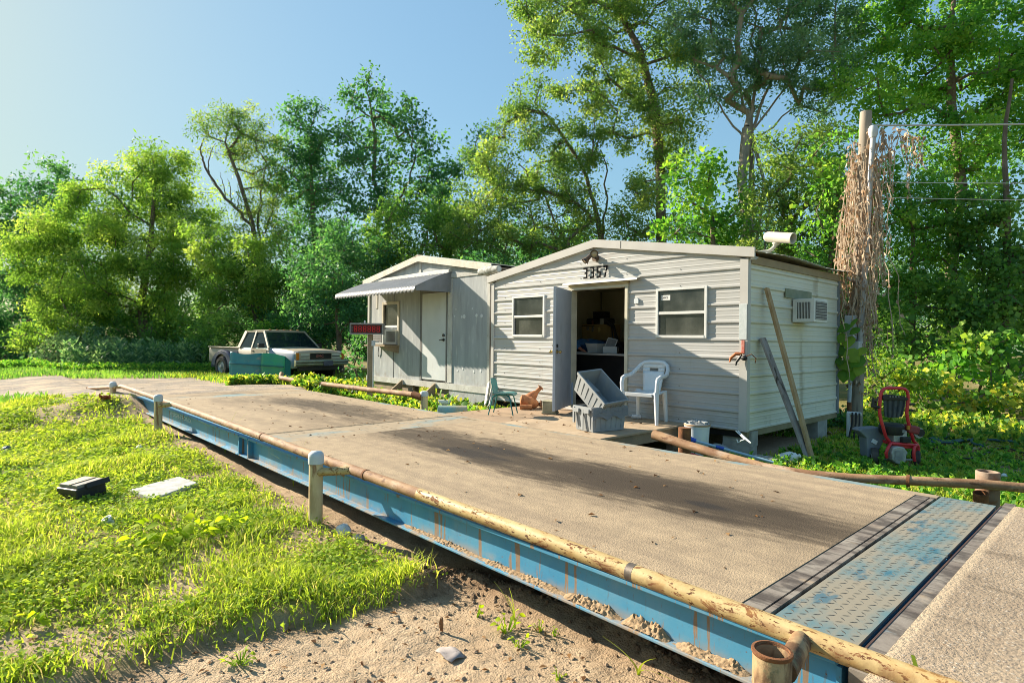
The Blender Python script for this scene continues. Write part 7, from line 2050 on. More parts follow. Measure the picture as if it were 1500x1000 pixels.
# ---- behind the sheds
ptree('rounded mid-green tree right behind the plywood shed roof', 25, [(610, 540), (612, 440), (615, 360)],
      [(560, 335, 36, 30), (610, 322, 46, 34), (655, 335, 40, 36), (585, 370, 48, 34), (640, 375, 50, 34), (690, 370, 34, 32), (545, 380, 34, 40)], 'mid', .15, 1.6, 7, clr=.55)
ptree('dark leafy tree low behind the left end of the plywood shed', 24, [(500, 540), (498, 460), (502, 400)],
      [(505, 350, 34, 36), (480, 400, 44, 40), (525, 405, 40, 44), (455, 440, 40, 40), (505, 455, 48, 44), (540, 360, 30, 30)], 'dark', .14, 1.7, 8, clr=.55)
ptree('olive tree with thin forked stems standing between the two shed roofs', 23, [(888, 500), (880, 370), (868, 300), (845, 240), (815, 190), (785, 150)],
      [(752, 150, 24, 22), (780, 130, 24, 20), (735, 185, 22, 20), (775, 180, 36, 28), (705, 235, 24, 24), (740, 235, 38, 32), (790, 230, 40, 34), (830, 210, 32, 36), (700, 285, 34, 34), (750, 295, 46, 36), (805, 290, 44, 40), (845, 275, 30, 40), (690, 340, 36, 36), (740, 350, 44, 34), (800, 345, 40, 34), (850, 340, 26, 34)], 'olive', .115, 1.6, 9, r0=.11, clr=.5,
      xtr=[([(850, 500), (835, 375), (815, 330), (800, 290), (760, 240)], .07), ([(888, 500), (882, 350), (890, 290), (880, 220)], .07)])
ptree('dark green tree filling in behind the plywood shed ridge', 27, [(700, 540), (695, 440), (700, 330)],
      [(680, 250, 22, 30), (705, 210, 16, 22), (668, 300, 30, 40), (715, 330, 36, 40), (665, 360, 34, 30), (720, 270, 26, 30)], 'dark', .16, 1.5, 10, clr=.55)
ptree('towering tree with a straight dark trunk rising behind the shed gable', 22, [(972, 500), (970, 345), (963, 240), (955, 160), (938, 85), (918, 20), (905, -60)],
      [(752, 14, 36, 20), (795, 25, 40, 24), (780, 55, 26, 18), (845, 20, 46, 32), (838, 70, 50, 30), (800, 85, 26, 20), (895, 50, 46, 36), (940, 10, 50, 36), (880, 115, 50, 34), (835, 120, 34, 24), (945, 95, 48, 36), (905, 165, 48, 34), (990, 150, 40, 36), (870, 180, 36, 28), (950, 205, 50, 30), (935, 300, 40, 34), (975, 335, 40, 28), (905, 330, 32, 30), (955, 255, 36, 26), (860, -35, 80, 40), (960, -50, 70, 50), (780, -25, 50, 24), (1010, 60, 40, 40), (855, 225, 30, 24), (1000, 200, 36, 30), (1010, 105, 30, 30)], 'olive', .115, 1.75, 11, group=None, r0=.19, clr=.52)
ptree('tall many-limbed tree with spreading pale stems right of the gable', 20, [(1104, 500), (1102, 370), (1102, 270), (1100, 195)],
      [(1015, 30, 44, 36), (1060, 20, 44, 40), (1105, 10, 40, 36), (1150, 15, 44, 40), (1195, 25, 44, 40), (1235, 45, 30, 36), (1030, 85, 40, 32), (1080, 75, 44, 36), (1135, 80, 44, 38), (1185, 90, 46, 38), (1228, 105, 34, 32), (1050, 130, 36, 28), (1110, 135, 34, 28), (1170, 140, 38, 28), (1215, 145, 30, 24), (1030, -40, 60, 40), (1120, -50, 80, 50), (1210, -40, 60, 40)], 'blue', .105, 1.6, 12, group=None, r0=.17, clr=.5, bark=m_barkp,
      xtr=[([(1102, 195), (1102, 195), (1085, 130), (1070, 60), (1060, -20)], .06), ([(1100, 195), (1100, 195), (1108, 110), (1106, 40), (1102, -40)], .075), ([(1100, 195), (1100, 195), (1130, 120), (1150, 40), (1165, -40)], .065), ([(1100, 195), (1100, 195), (1150, 130), (1195, 90), (1240, 60)], .05), ([(1104, 230), (1104, 230), (1060, 165), (1025, 110), (1000, 50)], .05), ([(1102, 210), (1102, 210), (1160, 160), (1215, 140)], .045)])
ptree('broad bright-leaved small tree before the many-limbed trunk', 17.5, [(1050, 500), (1045, 400), (1035, 330)],
      [(1015, 250, 34, 30), (1045, 270, 34, 32), (1000, 290, 28, 30), (1030, 320, 40, 34), (1075, 315, 30, 34), (990, 335, 30, 28), (1070, 350, 40, 26)], 'bright', .15, 1.5, 13, clr=.5, aspect=.6, r0=.07)
ptree('yellowish bushy tree behind the shaded side of the metal shed', 16.5, [(1160, 500), (1158, 400), (1160, 320)],
      [(1150, 220, 36, 32), (1190, 205, 36, 30), (1125, 260, 34, 36), (1175, 265, 44, 38), (1225, 250, 34, 44), (1130, 315, 38, 38), (1185, 325, 46, 40), (1230, 320, 34, 46), (1120, 355, 40, 26), (1210, 370, 40, 34)], 'olive', .105, 1.7, 14, clr=.45, r0=.09)
ptree('vivid green leafy tree just left of the vine-clad pole', 15.5, [(1225, 520), (1222, 420), (1218, 330)],
      [(1215, 225, 26, 22), (1235, 255, 30, 34), (1205, 280, 30, 34), (1240, 310, 30, 40), (1195, 335, 34, 34), (1225, 370, 36, 36)], 'bright', .12, 1.25, 15, clr=.42, aspect=.6, r0=.06)
# ---- right side
ptree('huge lush tree with a rough brown trunk filling the upper right', 19.5, [(1398, 520), (1398, 400), (1402, 270), (1396, 150), (1398, 40), (1400, -60)],
      [(1268, 60, 34, 36), (1300, 30, 36, 34), (1290, 100, 40, 34), (1340, 80, 42, 40), (1330, 130, 44, 36), (1390, 100, 44, 40), (1375, 55, 36, 32), (1430, 60, 40, 40), (1465, 30, 40, 40), (1450, 105, 44, 38), (1495, 75, 40, 50), (1410, 150, 46, 36), (1470, 155, 46, 36), (1350, 175, 44, 32), (1290, 160, 34, 30), (1420, 200, 46, 34), (1480, 215, 44, 36), (1375, 225, 40, 32), (1440, 250, 44, 34), (1310, 10, 40, 30), (1380, -40, 70, 40), (1470, -40, 60, 50), (1530, 120, 50, 90), (1255, 130, 30, 40), (1260, 185, 30, 24), (1330, 40, 36, 34), (1405, 20, 40, 34)], 'bright', .135, 1.7, 16, group=None, r0=.2, clr=.55, aspect=.62)
ptree('mottled sunlit tree behind the service wires at the right', 17.5, [(1335, 530), (1335, 430), (1330, 340)],
      [(1325, 245, 38, 30), (1290, 285, 30, 34), (1340, 290, 44, 34), (1385, 285, 40, 34), (1310, 335, 36, 36), (1360, 340, 46, 36), (1405, 330, 40, 34), (1330, 390, 44, 38), (1385, 390, 44, 38), (1300, 430, 36, 36), (1350, 440, 46, 34)], 'bright', .12, 1.6, 17, clr=.45, r0=.08)
ptree('ivy-cloaked trunk near the right edge above the vine mound', 16.5, [(1470, 540), (1468, 440), (1472, 330), (1475, 220), (1480, 120)],
      [(1450, 290, 34, 36), (1485, 300, 34, 40), (1465, 350, 30, 40), (1470, 405, 30, 40), (1440, 420, 36, 40), (1490, 400, 34, 50), (1420, 370, 34, 34), (1465, 450, 40, 34), (1500, 460, 34, 40), (1410, 440, 36, 34), (1505, 350, 30, 40), (1360, 420, 40, 36), (1430, 340, 36, 36)], 'mid', .125, 1.7, 18, clr=.4, r0=.15, aspect=.8)
# ---- distant row so that no empty horizon shows between the trunks: copies of three far trees
rngb = np.random.default_rng(77)
protos = []
for i, (pal, sz, lb) in enumerate([('dark', .34, 'distant dark tree in the wood behind the clearing'), ('mid', .34, 'distant mid-green tree in the wood behind the clearing'), ('blue', .32, 'distant grey-green tree in the wood behind the clearing')]):
    b = Vector((0, 0, 0)); B = []
    for q in range(11):
        h = 1.6 + 8.2 * q / 10; rad_ = 2.7 * math.sin(math.pi * (.18 + .78 * q / 10)) + .5
        a = rngb.uniform(0, 6.28); B.append((np.array([math.cos(a) * rad_ * .55, math.sin(a) * rad_ * .55, h]), np.array([rad_ * .8, rad_ * .8, 1.25])))
    protos.append(plant_tree('tree', lb, b, [np.array(b), np.array([.1, 0, 4.]), np.array([0, .1, 8.5])], B, pal, sz, 1.25, rngb, 'distant trees of the wood', .2, clr=1.0))
far_spots = []
for i, u in enumerate(np.linspace(-150, 1660, 30)):
    d = 41 + 7 * ((i * 37) % 5) / 4 if u > 380 else 50 + 6 * ((i * 37) % 5) / 4
    if 640 < u < 1320: d -= 8
    far_spots.append((u + rngb.uniform(-18, 18), d))
for i, (u, d) in enumerate(far_spots):
    g = ground_at(u, d); p = protos[i % 3]
    if i < 3: p.location = g; p.rotation_euler = (0, 0, i * 1.3); s_ = p
    else: s_ = copy_thing(p, tuple(g), i * 1.7, p['label'])
    k = (.70 + .25 * rngb.random()) * (.92 if 700 < u < 1300 else .8)
    s_.scale = (k * 1.15, k * 1.15, k)

# ---- bushes and undergrowth
def pbush(label, d, blobs_px, pal, lsize, lai, seed, cat='bush', name='bush', group='bushes at the wood edge', **kw):
    u0 = sum(b[0] for b in blobs_px) / len(blobs_px)
    return ptree(label, d, [(u0, 540), (u0, max(b[1] for b in blobs_px) + 5)], blobs_px, pal, lsize, lai, seed, name, group, r0=kw.pop('r0', .04), cat=cat, trunk_name='stems', **kw)
pbush('golden-green bush at the left edge of the wood below the willow', 30, [(62, 468, 26, 20), (55, 498, 30, 20), (90, 480, 22, 20), (100, 470, 18, 14)], 'willow', .16, 1.6, 30, clr=.5, droop=.4, aspect=.4, flat=.8)
pbush('dark low bush at the far left of the road', 34, [(10, 470, 40, 40), (20, 520, 50, 26), (-20, 500, 40, 40)], 'dark', .2, 1.8, 31)
pbush('grey-green spreading bush in the shade left of the weeds', 29.5, [(95, 515, 40, 20), (130, 500, 34, 24), (75, 520, 34, 16)], 'blue', .15, 1.7, 32)
pbush('dark bush deep under the big willow', 35, [(150, 470, 46, 40), (200, 480, 46, 36), (250, 475, 46, 44), (140, 510, 40, 24), (215, 515, 50, 20)], 'dark', .2, 1.7, 33)
pbush('dim green bush under the right side of the big willow', 32, [(215, 465, 36, 34), (262, 500, 40, 30), (300, 470, 34, 40), (240, 500, 36, 26)], 'mid', .17, 1.5, 34)
pbush('feathery mid-green bush left behind the truck bed', 26.5, [(305, 490, 26, 24), (330, 478, 26, 22), (350, 485, 26, 22), (300, 515, 24, 20), (335, 505, 34, 22)], 'mid', .13, 1.7, 35, clr=.4)
pbush('small fresh green bush behind the truck cab', 26.5, [(395, 478, 24, 14), (420, 476, 20, 13), (405, 490, 30, 14)], 'bright', .13, 1.5, 36, clr=.4)
pbush('very dark bush between the truck and the plywood shed', 28, [(440, 470, 44, 44), (490, 480, 44, 44), (400, 440, 40, 40), (530, 490, 40, 40), (460, 510, 50, 26)], 'dark', .16, 1.9, 37)
pbush('leafy creeper bush crowding the right side of the truck', 19.5, [(528, 505, 14, 18), (532, 520, 16, 18), (520, 538, 16, 9), (534, 490, 12, 16)], 'dark', .12, 1.6, 38, clr=.34, aspect=.8)
pbush('dark bush behind the gap between the sheds', 21, [(735, 400, 30, 26), (690, 400, 40, 20)], 'dark', .13, 1.7, 39)
pbush('shadowy bush behind the pole at the right', 15.5, [(1270, 440, 30, 40), (1290, 490, 34, 34), (1265, 500, 26, 34)], 'mid', .13, 1.7, 40, clr=.4)
pbush('deep green ivy thicket at the right behind the vine mound', 16, [(1330, 480, 44, 34), (1390, 470, 46, 34), (1450, 490, 46, 34), (1510, 500, 40, 50), (1360, 520, 50, 30)], 'mid', .14, 1.8, 41, clr=.45, aspect=.85)
pbush('broad-leaved green vine mound over a stump at the right', 13.3, [(1400, 510, 40, 24), (1445, 505, 36, 26), (1425, 545, 50, 26), (1370, 535, 36, 26), (1480, 545, 34, 32)], 'bright', .14, 1.7, 42, 'vine', 'vine_mound', None, clr=.36, aspect=.85, r0=.03, clumpvar=.9)
pbush('sunny yellow-green vine mound on the right behind the pressure washer', 12.6, [(1330, 560, 44, 26), (1385, 575, 44, 26), (1440, 580, 44, 28), (1490, 590, 40, 30), (1300, 590, 36, 20), (1360, 605, 50, 16), (1430, 612, 50, 14)], 'kudzu', .125, 1.8, 43, 'vine', 'vine_mound', None, clr=.34, aspect=.8, r0=.03, clumpvar=.9)
pbush('pale leggy weeds between the pole and the vine mound', 12.4, [(1285, 540, 24, 26), (1300, 565, 30, 22), (1270, 580, 22, 18)], 'kudzu', .11, 1.2, 44, 'bush', 'bush', None, clr=.3, aspect=.35)
pbush('glossy dark weeds crowding the rear corner of the metal shed', 10.6, [(1215, 630, 22, 16), (1195, 640, 16, 14), (1228, 612, 14, 18)], 'dark', .08, 1.7, 45, clr=.2, aspect=.7, r0=.015)
pbush('dark green weeds under the side wall around the leaning planks', 9.6, [(1140, 655, 18, 16), (1160, 668, 20, 12), (1120, 660, 14, 12)], 'bright', .07, 1.5, 46, clr=.18, aspect=.7, r0=.012)

# ---- stalky weeds along the far edge of the road
def stalk_field(name, label, spots, hmin, hmax, leafL, pal, seed, cat='weeds', asp=.3, nl=22):
    rng = np.random.default_rng(seed); LP = []; LD = []; SA = []; SB = []
    for p in spots:
        h = rng.uniform(hmin, hmax); lean = rng.normal(size=2) * .08
        top = np.array([p[0] + lean[0] * h, p[1] + lean[1] * h, p[2] + h]); b = np.array(p)
        SA.append(b); SB.append(top)
        t = rng.random(nl) ** .8; a = rng.uniform(0, 6.28, nl)
        LP.append(b + (top - b) * t[:, None]); LD.append(unit(np.stack([np.cos(a), np.sin(a), .5 + .5 * t], 1)))
    P = np.concatenate(LP); D = np.concatenate(LD); N = len(P)
    L = leafL * (.6 + .8 * rng.random(N)); V, F = leaf_quads(P, D, L, L * asp, rng)
    SA = np.array(SA); SB = np.array(SB); V2, F2 = frusta(SA, SB, np.full(len(SA), .008), np.full(len(SA), .003), 4)
    o = np_mesh(name, np.concatenate([V, V2]), np.concatenate([F, F2 + len(V)]), LM[pal] if isinstance(pal, str) else pal, None, np.concatenate([np.repeat(rng.random(N), 4), np.full(len(V2), .45)]), origin=tuple(SA.mean(0) * (1, 1, 0) + (0, 0, GZ)))
    tag(o, label, cat, kind='stuff'); return o
rng = np.random.default_rng(5)
def spots_px(n, u0, u1, d0, d1, rng):
    out = []
    for _ in range(n):
        p = ground_at(rng.uniform(u0, u1), rng.uniform(d0, d1)); out.append((p.x, p.y, float(zg(p.x, p.y)) - .02))
    return out
stalk_field('tall_weeds', 'tall stalky grey-green weeds along the far side of the gravel road', spots_px(420, 95, 312, 25.8, 30, rng), .5, 1.35, .24, 'blue', 51)
stalk_field('low_weeds', 'low bright weeds fringing the far edge of the road', spots_px(700, -40, 330, 24.6, 26.2, rng), .08, .32, .14, 'bright', 52, asp=.4)
stalk_field('low_weeds', 'lush yellow-green weeds between the truck and the far pipe rail', spots_px(420, 335, 432, 15.0, 16.9, rng) + spots_px(500, 428, 560, 14.5, 18.8, rng), .06, .24, .11, LM['kudzu'], 53, asp=.55)
def box_spots(n, x0, x1, y0, y1, rng, test=None):
    out = []
    while len(out) < n:
        x, y = rng.uniform(x0, x1), rng.uniform(y0, y1)
        if test is not None and not test(x, y): continue
        out.append((x, y, float(zg(x, y)) - .02))
    return out
stalk_field('low_weeds', 'low leafy weeds between the plywood shed and the far pipe rail', box_spots(900, -13.6, -7.4, 5.55, 7.5, rng), .08, .30, .11, LM['kudzu'], 54, asp=.6)
stalk_field('low_weeds', 'green ground weeds beside the right flank of the metal shed', box_spots(700, -3.9, .8, 5.7, 8.3, rng, lambda x, y: not (x < -3.3 and y > 7.2)), .04, .14, .06, 'bright', 55, asp=.6, nl=14)
stalk_field('low_weeds', 'shaded ground weeds between the side wall and the pressure washer', box_spots(800, -3.4, 1.5, 8.2, 11.0, rng), .03, .09, .06, 'bright', 56, asp=.55, nl=14)

stalk_field('low_weeds', 'sunny ground weeds along the foot of the vine mound', box_spots(700, -4.2, 2.5, 11.0, 14.2, rng), .05, .22, .10, LM['kudzu'], 57, asp=.6, nl=16)
# ---- grass
m_grass = leafmat('grass blades', [(0, (.15, .23, .04)), (.3, (.30, .40, .06)), (.6, (.46, .55, .085)), (.85, (.62, .64, .17)), (1, (.62, .53, .30))], .55, (1.3, 1.3, .55), .6, .12)
m_clover = leafmat('ground weed leaves', [(0, (.16, .28, .045)), (.5, (.35, .48, .07)), (1, (.55, .60, .13))], .52, (1.3, 1.3, .5), .7, .08)
def blades(name, label, XY, h, wd, seed, mat=None, bend=.5):
    rng = np.random.default_rng(seed); N = len(XY)
    z = zg(XY[:, 0], XY[:, 1]); B = np.stack([XY[:, 0], XY[:, 1], z - .004], 1)
    a = rng.uniform(0, 2 * np.pi, N); dr = np.stack([np.cos(a), np.sin(a), np.zeros(N)], 1)
    sd = np.stack([-np.sin(a + rng.normal(size=N) * .8), np.cos(a), np.zeros(N)], 1); sd = unit(sd)
    bd = bend * (.3 + rng.random(N))[:, None] * h[:, None]
    up = np.array([[0, 0, 1.0]])
    m = B + up * h[:, None] * .55 + dr * bd * .30; t = B + up * h[:, None] * (1 - .25 * bend * rng.random(N)[:, None]) + dr * bd
    hw = wd[:, None] * .5
    V = np.stack([B - sd * hw, B + sd * hw, m + sd * hw * .8, m - sd * hw * .8, t], 1).reshape(-1, 3)
    b = (np.arange(N) * 5)[:, None]
    F1 = b + np.array([[0, 1, 2, 3]]); F2 = b + np.array([[3, 2, 4, 4]])
    patch = fbm(XY[:, 0], XY[:, 1], 1.1, 3, 60)
    r = np.clip(.42 + .9 * (patch - .5) + .45 * (rng.random(N) - .5), 0, .93); r = np.where(rng.random(N) < .10, 1.0, r)
    # tris for the tips, quads for the blades: two meshes would double objects, so write loops by hand
    me = bpy.data.meshes.new(name); me.vertices.add(len(V))
    org = np.array([XY[:, 0].mean(), XY[:, 1].mean(), GZ]); me.vertices.foreach_set('co', (V - org).astype(np.float32).ravel())
    idx = np.concatenate([np.concatenate([F1, b + np.array([[3, 2, 4]])], 1).ravel()]).astype(np.int32)
    me.loops.add(len(idx)); me.loops.foreach_set('vertex_index', idx)
    ls = (np.arange(N) * 7)[:, None] + np.array([[0, 4]]); me.polygons.add(2 * N); me.polygons.foreach_set('loop_start', ls.ravel().astype(np.int32))
    at_ = me.attributes.new('rnd', 'FLOAT', 'POINT'); at_.data.foreach_set('value', np.repeat(r, 5).astype(np.float32))
    me.materials.append(mat or m_grass); me.update(calc_edges=True)
    o = bpy.data.objects.new(name, me); COL.objects.link(o); o.location = org; WM[o.name] = Matrix.Translation(Vector(org))
    tag(o, label, 'grass', kind='stuff'); return o

def scatter(n, x0, x1, y0, y1, rng, dens):
    out = []
    tot = 0
    while tot < n:
        X = rng.uniform(x0, x1, 200000); Y = rng.uniform(y0, y1, 200000)
        k = rng.random(200000) < dens(X, Y)
        out.append(np.stack([X[k], Y[k]], 1)); tot += k.sum()
    return np.concatenate(out)[:n]
def infront(X, Y): return (-.736 * X + .677 * Y > 1.2) & (np.abs(.677 * X + .736 * Y) < 1.02 * (-.736 * X + .677 * Y) + .5)
def dn_near(X, Y):
    d = np.hypot(X, Y)
    return grass_w(X, Y) * (sd_poly(X, Y, SLAB) > -.03) * infront(X, Y) * np.clip(1.0 / (1 + (d / 5.0) ** 2) * 1.9, 0, 1) * (.25 + .75 * sst(fbm(X, Y, 2.6, 3, 66), .35, .6))
XY = scatter(66000, -15.5, -1.2, -3.0, 2.32, rng, dn_near)
dd = np.hypot(XY[:, 0], XY[:, 1]); tall = fbm(XY[:, 0], XY[:, 1], 1.7, 3, 70)
h = (.028 + .11 * np.clip(tall - .36, 0, 1) * 1.7) * (.5 + .9 * rng.random(len(XY))) * np.clip(.9 + dd * .02, .9, 1.3)
blades('grass', 'sunlit yellow-green grass in the left foreground', XY, h, .0042 + .0009 * dd + .002 * rng.random(len(XY)), 61, bend=.75)
XYc = scatter(42000, -14, -1.2, -2.6, 2.32, rng, dn_near)
N = len(XYc); Pz = zg(XYc[:, 0], XYc[:, 1]); dd = np.hypot(XYc[:, 0], XYc[:, 1])
P = np.stack([XYc[:, 0], XYc[:, 1], Pz + .008 + .05 * rng.random(N) * (.4 + tall.mean())], 1)
a = rng.uniform(0, 6.28, N); D = unit(np.stack([np.cos(a), np.sin(a), .15 + .5 * rng.random(N)], 1)); L = (.014 + .003 * dd) * (.6 + .8 * rng.random(N))
V, F = leaf_quads(P, D, L, L * .75, rng, nrm=np.tile(np.array([[0, 0, 1.0]]), (N, 1)) + rng.normal(size=(N, 3)) * .35)
o = np_mesh('clover', V, F, m_clover, None, np.repeat(np.clip(.5 + 1.1 * (fbm(XYc[:, 0], XYc[:, 1], 1.3, 3, 80) - .5) + .5 * (rng.random(N) - .5), 0, 1), 4), origin=(-6, 0, GZ)); tag(o, 'low ground weeds and clover among the foreground grass', 'ground cover', kind='stuff')
def dn_lawn(X, Y): return grass_w(X, Y) * infront(X, Y) * (Y > 5.5) * (.3 + .7 * sst(fbm(X, Y, 1.0, 3, 90), .35, .6)) * (1 - sst(Y, 10.9 + .25 * (X + 3), 12.2 + .25 * (X + 3)) * .8) * ~((X > -8.7) & (X < -3.5) & (Y > 7.3) & (Y < 10.5)) * ~((X > -.66) & (Y < 5.5))
XY = scatter(42000, -4.2, 3.5, 5.5, 13.5, rng, dn_lawn); h = (.03 + .05 * rng.random(len(XY)))
blades('grass', 'grass on the shaded lawn right of the metal shed', XY, h, .011 + .006 * rng.random(len(XY)), 62)
def dn_mid(X, Y): return grass_w(X, Y) * infront(X, Y) * (Y > 5.45) * (.4 + .6 * sst(fbm(X, Y, .8, 3, 93), .35, .6))
XY = scatter(26000, -26, -8, 5.45, 13, rng, dn_mid); h = (.06 + .12 * rng.random(len(XY)))
blades('grass', 'grass around the truck and the plywood shed', XY, h, .02 + .012 * rng.random(len(XY)), 63)
def dn_far(X, Y): return (1 - road_w(X, Y)) * infront(X, Y) * (X < -15)
XY = scatter(26000, -38, -15, -8, 12, rng, dn_far); h = (.07 + .12 * rng.random(len(XY)))
blades('grass', 'grass strips on both sides of the gravel road', XY, h, .03 + .015 * rng.random(len(XY)), 64, LM['mid'])

# ---- single weeds that stand out
def broadleaf(p, n, size, hgt, spread, label, seed, mat=None, name='weed', group=None):
    rng = np.random.default_rng(seed); V = []; F = []; R_ = []
    SA = []; SB = []
    for i in range(n):
        a = rng.uniform(0, 6.28); rad = spread * rng.random() ** .6; hh = hgt * (.35 + .65 * rng.random())
        tip = np.array([p[0] + math.cos(a) * rad, p[1] + math.sin(a) * rad, p[2] + hh]); root = np.array([p[0] + math.cos(a) * rad * .35, p[1] + math.sin(a) * rad * .35, p[2]])
        SA.append(root); SB.append(tip)
        D = np.array([math.cos(a), math.sin(a), rng.uniform(-.6, .5)]); D /= np.linalg.norm(D)
        S = np.cross(D, [0, 0, 1]); S /= np.linalg.norm(S); Nn = np.cross(S, D); L = size * rng.uniform(.6, 1.2); W_ = L * rng.uniform(.55, .75)
        S = S * math.cos(q_ := rng.normal() * .75) + Nn * math.sin(q_); Nn = np.cross(S, D)
        rows = []
        for t, wv, dz in ((0, .05, 0), (.18, .75, .04), (.42, 1.0, .05), (.7, .68, .01), (1.0, .04, -.08)):
            c = tip + D * L * t + Nn * L * dz
            for s_ in (-1, 0, 1): rows.append(c + S * s_ * W_ * .5 * wv + Nn * abs(s_) * W_ * .12 * wv)
        b = len(V); V += rows; r = rng.random()
        R_ += [r] * 15
        for j in range(4):
            for k in range(2): F.append((b + j * 3 + k, b + j * 3 + k + 1, b + j * 3 + k + 4, b + j * 3 + k + 3))
    V2, F2 = frusta(np.array(SA), np.array(SB), np.full(n, .0035), np.full(n, .002), 4)
    o = np_mesh(name, np.concatenate([np.array(V), V2]), np.concatenate([np.array(F), F2 + len(V)]), mat or LM['kudzu'], None, np.concatenate([np.array(R_) * .5 + .35, np.full(len(V2), .4)]), origin=tuple(p), smooth=True)
    tag(o, label, 'weed', group); return o
m_fresh = leafmat('fresh weed leaves', [(0, (.17, .31, .02)), (.5, (.34, .48, .03)), (1, (.56, .63, .07))], .55, (1.25, 1.25, .4), .75, .08)
broadleaf(gp(262, 796), 34, .105, .15, .30, 'clump of broad bright yellow-green leaves in the middle of the grass', 1, m_fresh)
broadleaf(gp(225, 806), 12, .095, .10, .16, 'smaller broad-leaved weed just left of the big leafy clump', 2, m_fresh)
broadleaf(gp(315, 785), 16, .075, .16, .18, 'broad-leaved weed to the right of the big leafy clump', 3, m_fresh)
broadleaf(gp(72, 905), 7, .07, .07, .12, 'small broad-leaved weed in the lower left grass', 4, m_fresh)
broadleaf(gp(108, 890), 6, .06, .09, .10, 'tiny broad-leaved weed near the lower left corner', 41, m_fresh)
broadleaf(gp(352, 952), 20, .03, .045, .07, 'little round green weed on the sand at the grass edge', 5, m_clover)
broadleaf(gp(742, 905), 16, .035, .09, .07, 'spiky green weed tuft on the dirt berm', 6, m_fresh)
broadleaf(gp(762, 925), 8, .032, .05, .05, 'small leafy weed right below the berm tuft', 7, m_fresh)
broadleaf(gp(698, 882), 6, .028, .06, .04, 'thin seedling at the left end of the berm', 8, m_fresh)
broadleaf(gp(790, 905), 7, .03, .05, .05, 'low seedling on the right of the berm tuft', 9, m_fresh)
broadleaf(gp(818, 972), 7, .022, .035, .035, 'small seedling on the sand below the rail', 10, m_fresh)
broadleaf(gp(812, 910), 5, .022, .05, .03, 'tiny seedling standing near the bottom flange', 101, m_fresh)
q = at(1212, 985, 2, -.2); broadleaf(Vector((q.x, 2.16, -.22)), 6, .035, .09, .04, 'green sprout growing up beside the open-topped rail post', 11, m_fresh)
# a few tall grass seed stems before the beam
def seed_stem(u, v, hpx, label, seed, lean=.3, mat=None, wd=.004):
    p = gp(u, v); k = (p - Vector(EYE)).length / FPX; rng = np.random.default_rng(seed); h = hpx * k
    V = []; F = []
    for i in range(3):
        a = rng.uniform(0, 6.28); n = 6; pts = []
        for j in range(n + 1):
            t = j / n; pts.append(np.array([p.x + math.cos(a) * lean * h * t * t * (1 + .6 * i), p.y + math.sin(a) * lean * h * t * t * (1 + .6 * i), p.z + h * (t - .25 * lean * i * t * t)]))
        b = len(V)
        for j, q in enumerate(pts): w_ = wd * (1 - .8 * j / n); V += [q + np.array([w_, 0, 0]), q - np.array([w_, w_, 0])]
        F += [(b + 2 * j, b + 2 * j + 1, b + 2 * j + 3, b + 2 * j + 2) for j in range(n)]
    o = np_mesh('grass_tuft', np.array(V), np.array(F), mat or m_grass, None, np.full(len(V), .55), origin=tuple(p)); tag(o, label, 'grass stem')
seed_stem(545, 735, 48, 'tall thin grass stem by the beam right of the white rock', 1)
seed_stem(430, 705, 60, 'tall thin grass stem before the blue beam left of the nearest capped post', 2)
seed_stem(330, 660, 55, 'tall thin grass stem near the beam stiffeners', 3)
seed_stem(936, 965, 38, 'green arching grass blade right under the bottom flange', 4, .9, wd=.006)
seed_stem(755, 900, 60, 'thin upright grass stem on the dirt berm', 5)
q = at(1345, 985, 2, 0); 
V = np.array([(q.x - .008, q.y, -.01), (q.x + .008, q.y, -.01), (q.x - .02, q.y - .01, .06), (q.x - .008, q.y - .01, .06), (q.x - .05, q.y - .02, .115)]); 
o = np_mesh('grass_tuft', V, np.array([(0, 1, 3, 2), (2, 3, 4, 4)])[:1], m_grass, None, np.full(5, .3), origin=tuple(q)); tag(o, 'single green blade poking up beside the rail at the apron edge', 'grass stem')

# ---- pole creepers: dead leaves in the vine skirt, broad kudzu leaves at the meter
rng = np.random.default_rng(8); k = rng.integers(0, len(sp_), 3000); P = sp_[k] + rng.normal(size=(3000, 3)) * .02
D = unit(rng.normal(size=(3000, 3)) * .5 + np.array([0, 0, -1.2])); L = .075 * (.4 + rng.random(3000))
V, F = leaf_quads(P, D, L, L * .5, rng, fold=.3); np_mesh('dead_leaves', V, F, m_deadleaf, pole, np.repeat(rng.random(3000), 4))
kb = at(1243, 505, 1, PY - .5)
def vineleaf(px, size, y, mat, label, name='vine', seed=3):
    rng = np.random.default_rng(seed); V = []; F = []; R_ = []
    for u, v, s_ in px:
        c = np.array(at(u, v, 1, y + rng.uniform(-.1, .1))); L = size * s_
        D = unit(np.array([[rng.normal() * .5, -.35 + rng.normal() * .2, -.7]]))[0]; Nn = unit(np.array([[rng.normal() * .3, -.8, .5]]))[0]
        S = np.cross(D, Nn); S /= np.linalg.norm(S); Nn = np.cross(S, D); b = len(V)
        for t, wv, dz in ((-.1, .25, -.02), (.1, .85, .04), (.4, 1.0, .06), (.7, .7, .03), (1.0, .05, -.05)):
            for q in (-1, 0, 1): V.append(c + D * L * (t - .4) + S * q * L * .48 * wv + Nn * (L * dz - abs(q) * L * .08))
        R_ += [.15 + .45 * rng.random()] * 15
        for j in range(4):
            for m in range(2): F.append((b + j * 3 + m, b + j * 3 + m + 1, b + j * 3 + m + 4, b + j * 3 + m + 3))
    o = np_mesh(name, np.array(V), np.array(F), mat, None, np.array(R_), origin=tuple(at(px[0][0], px[0][1], 1, y)), smooth=True); tag(o, label, 'vine'); return o
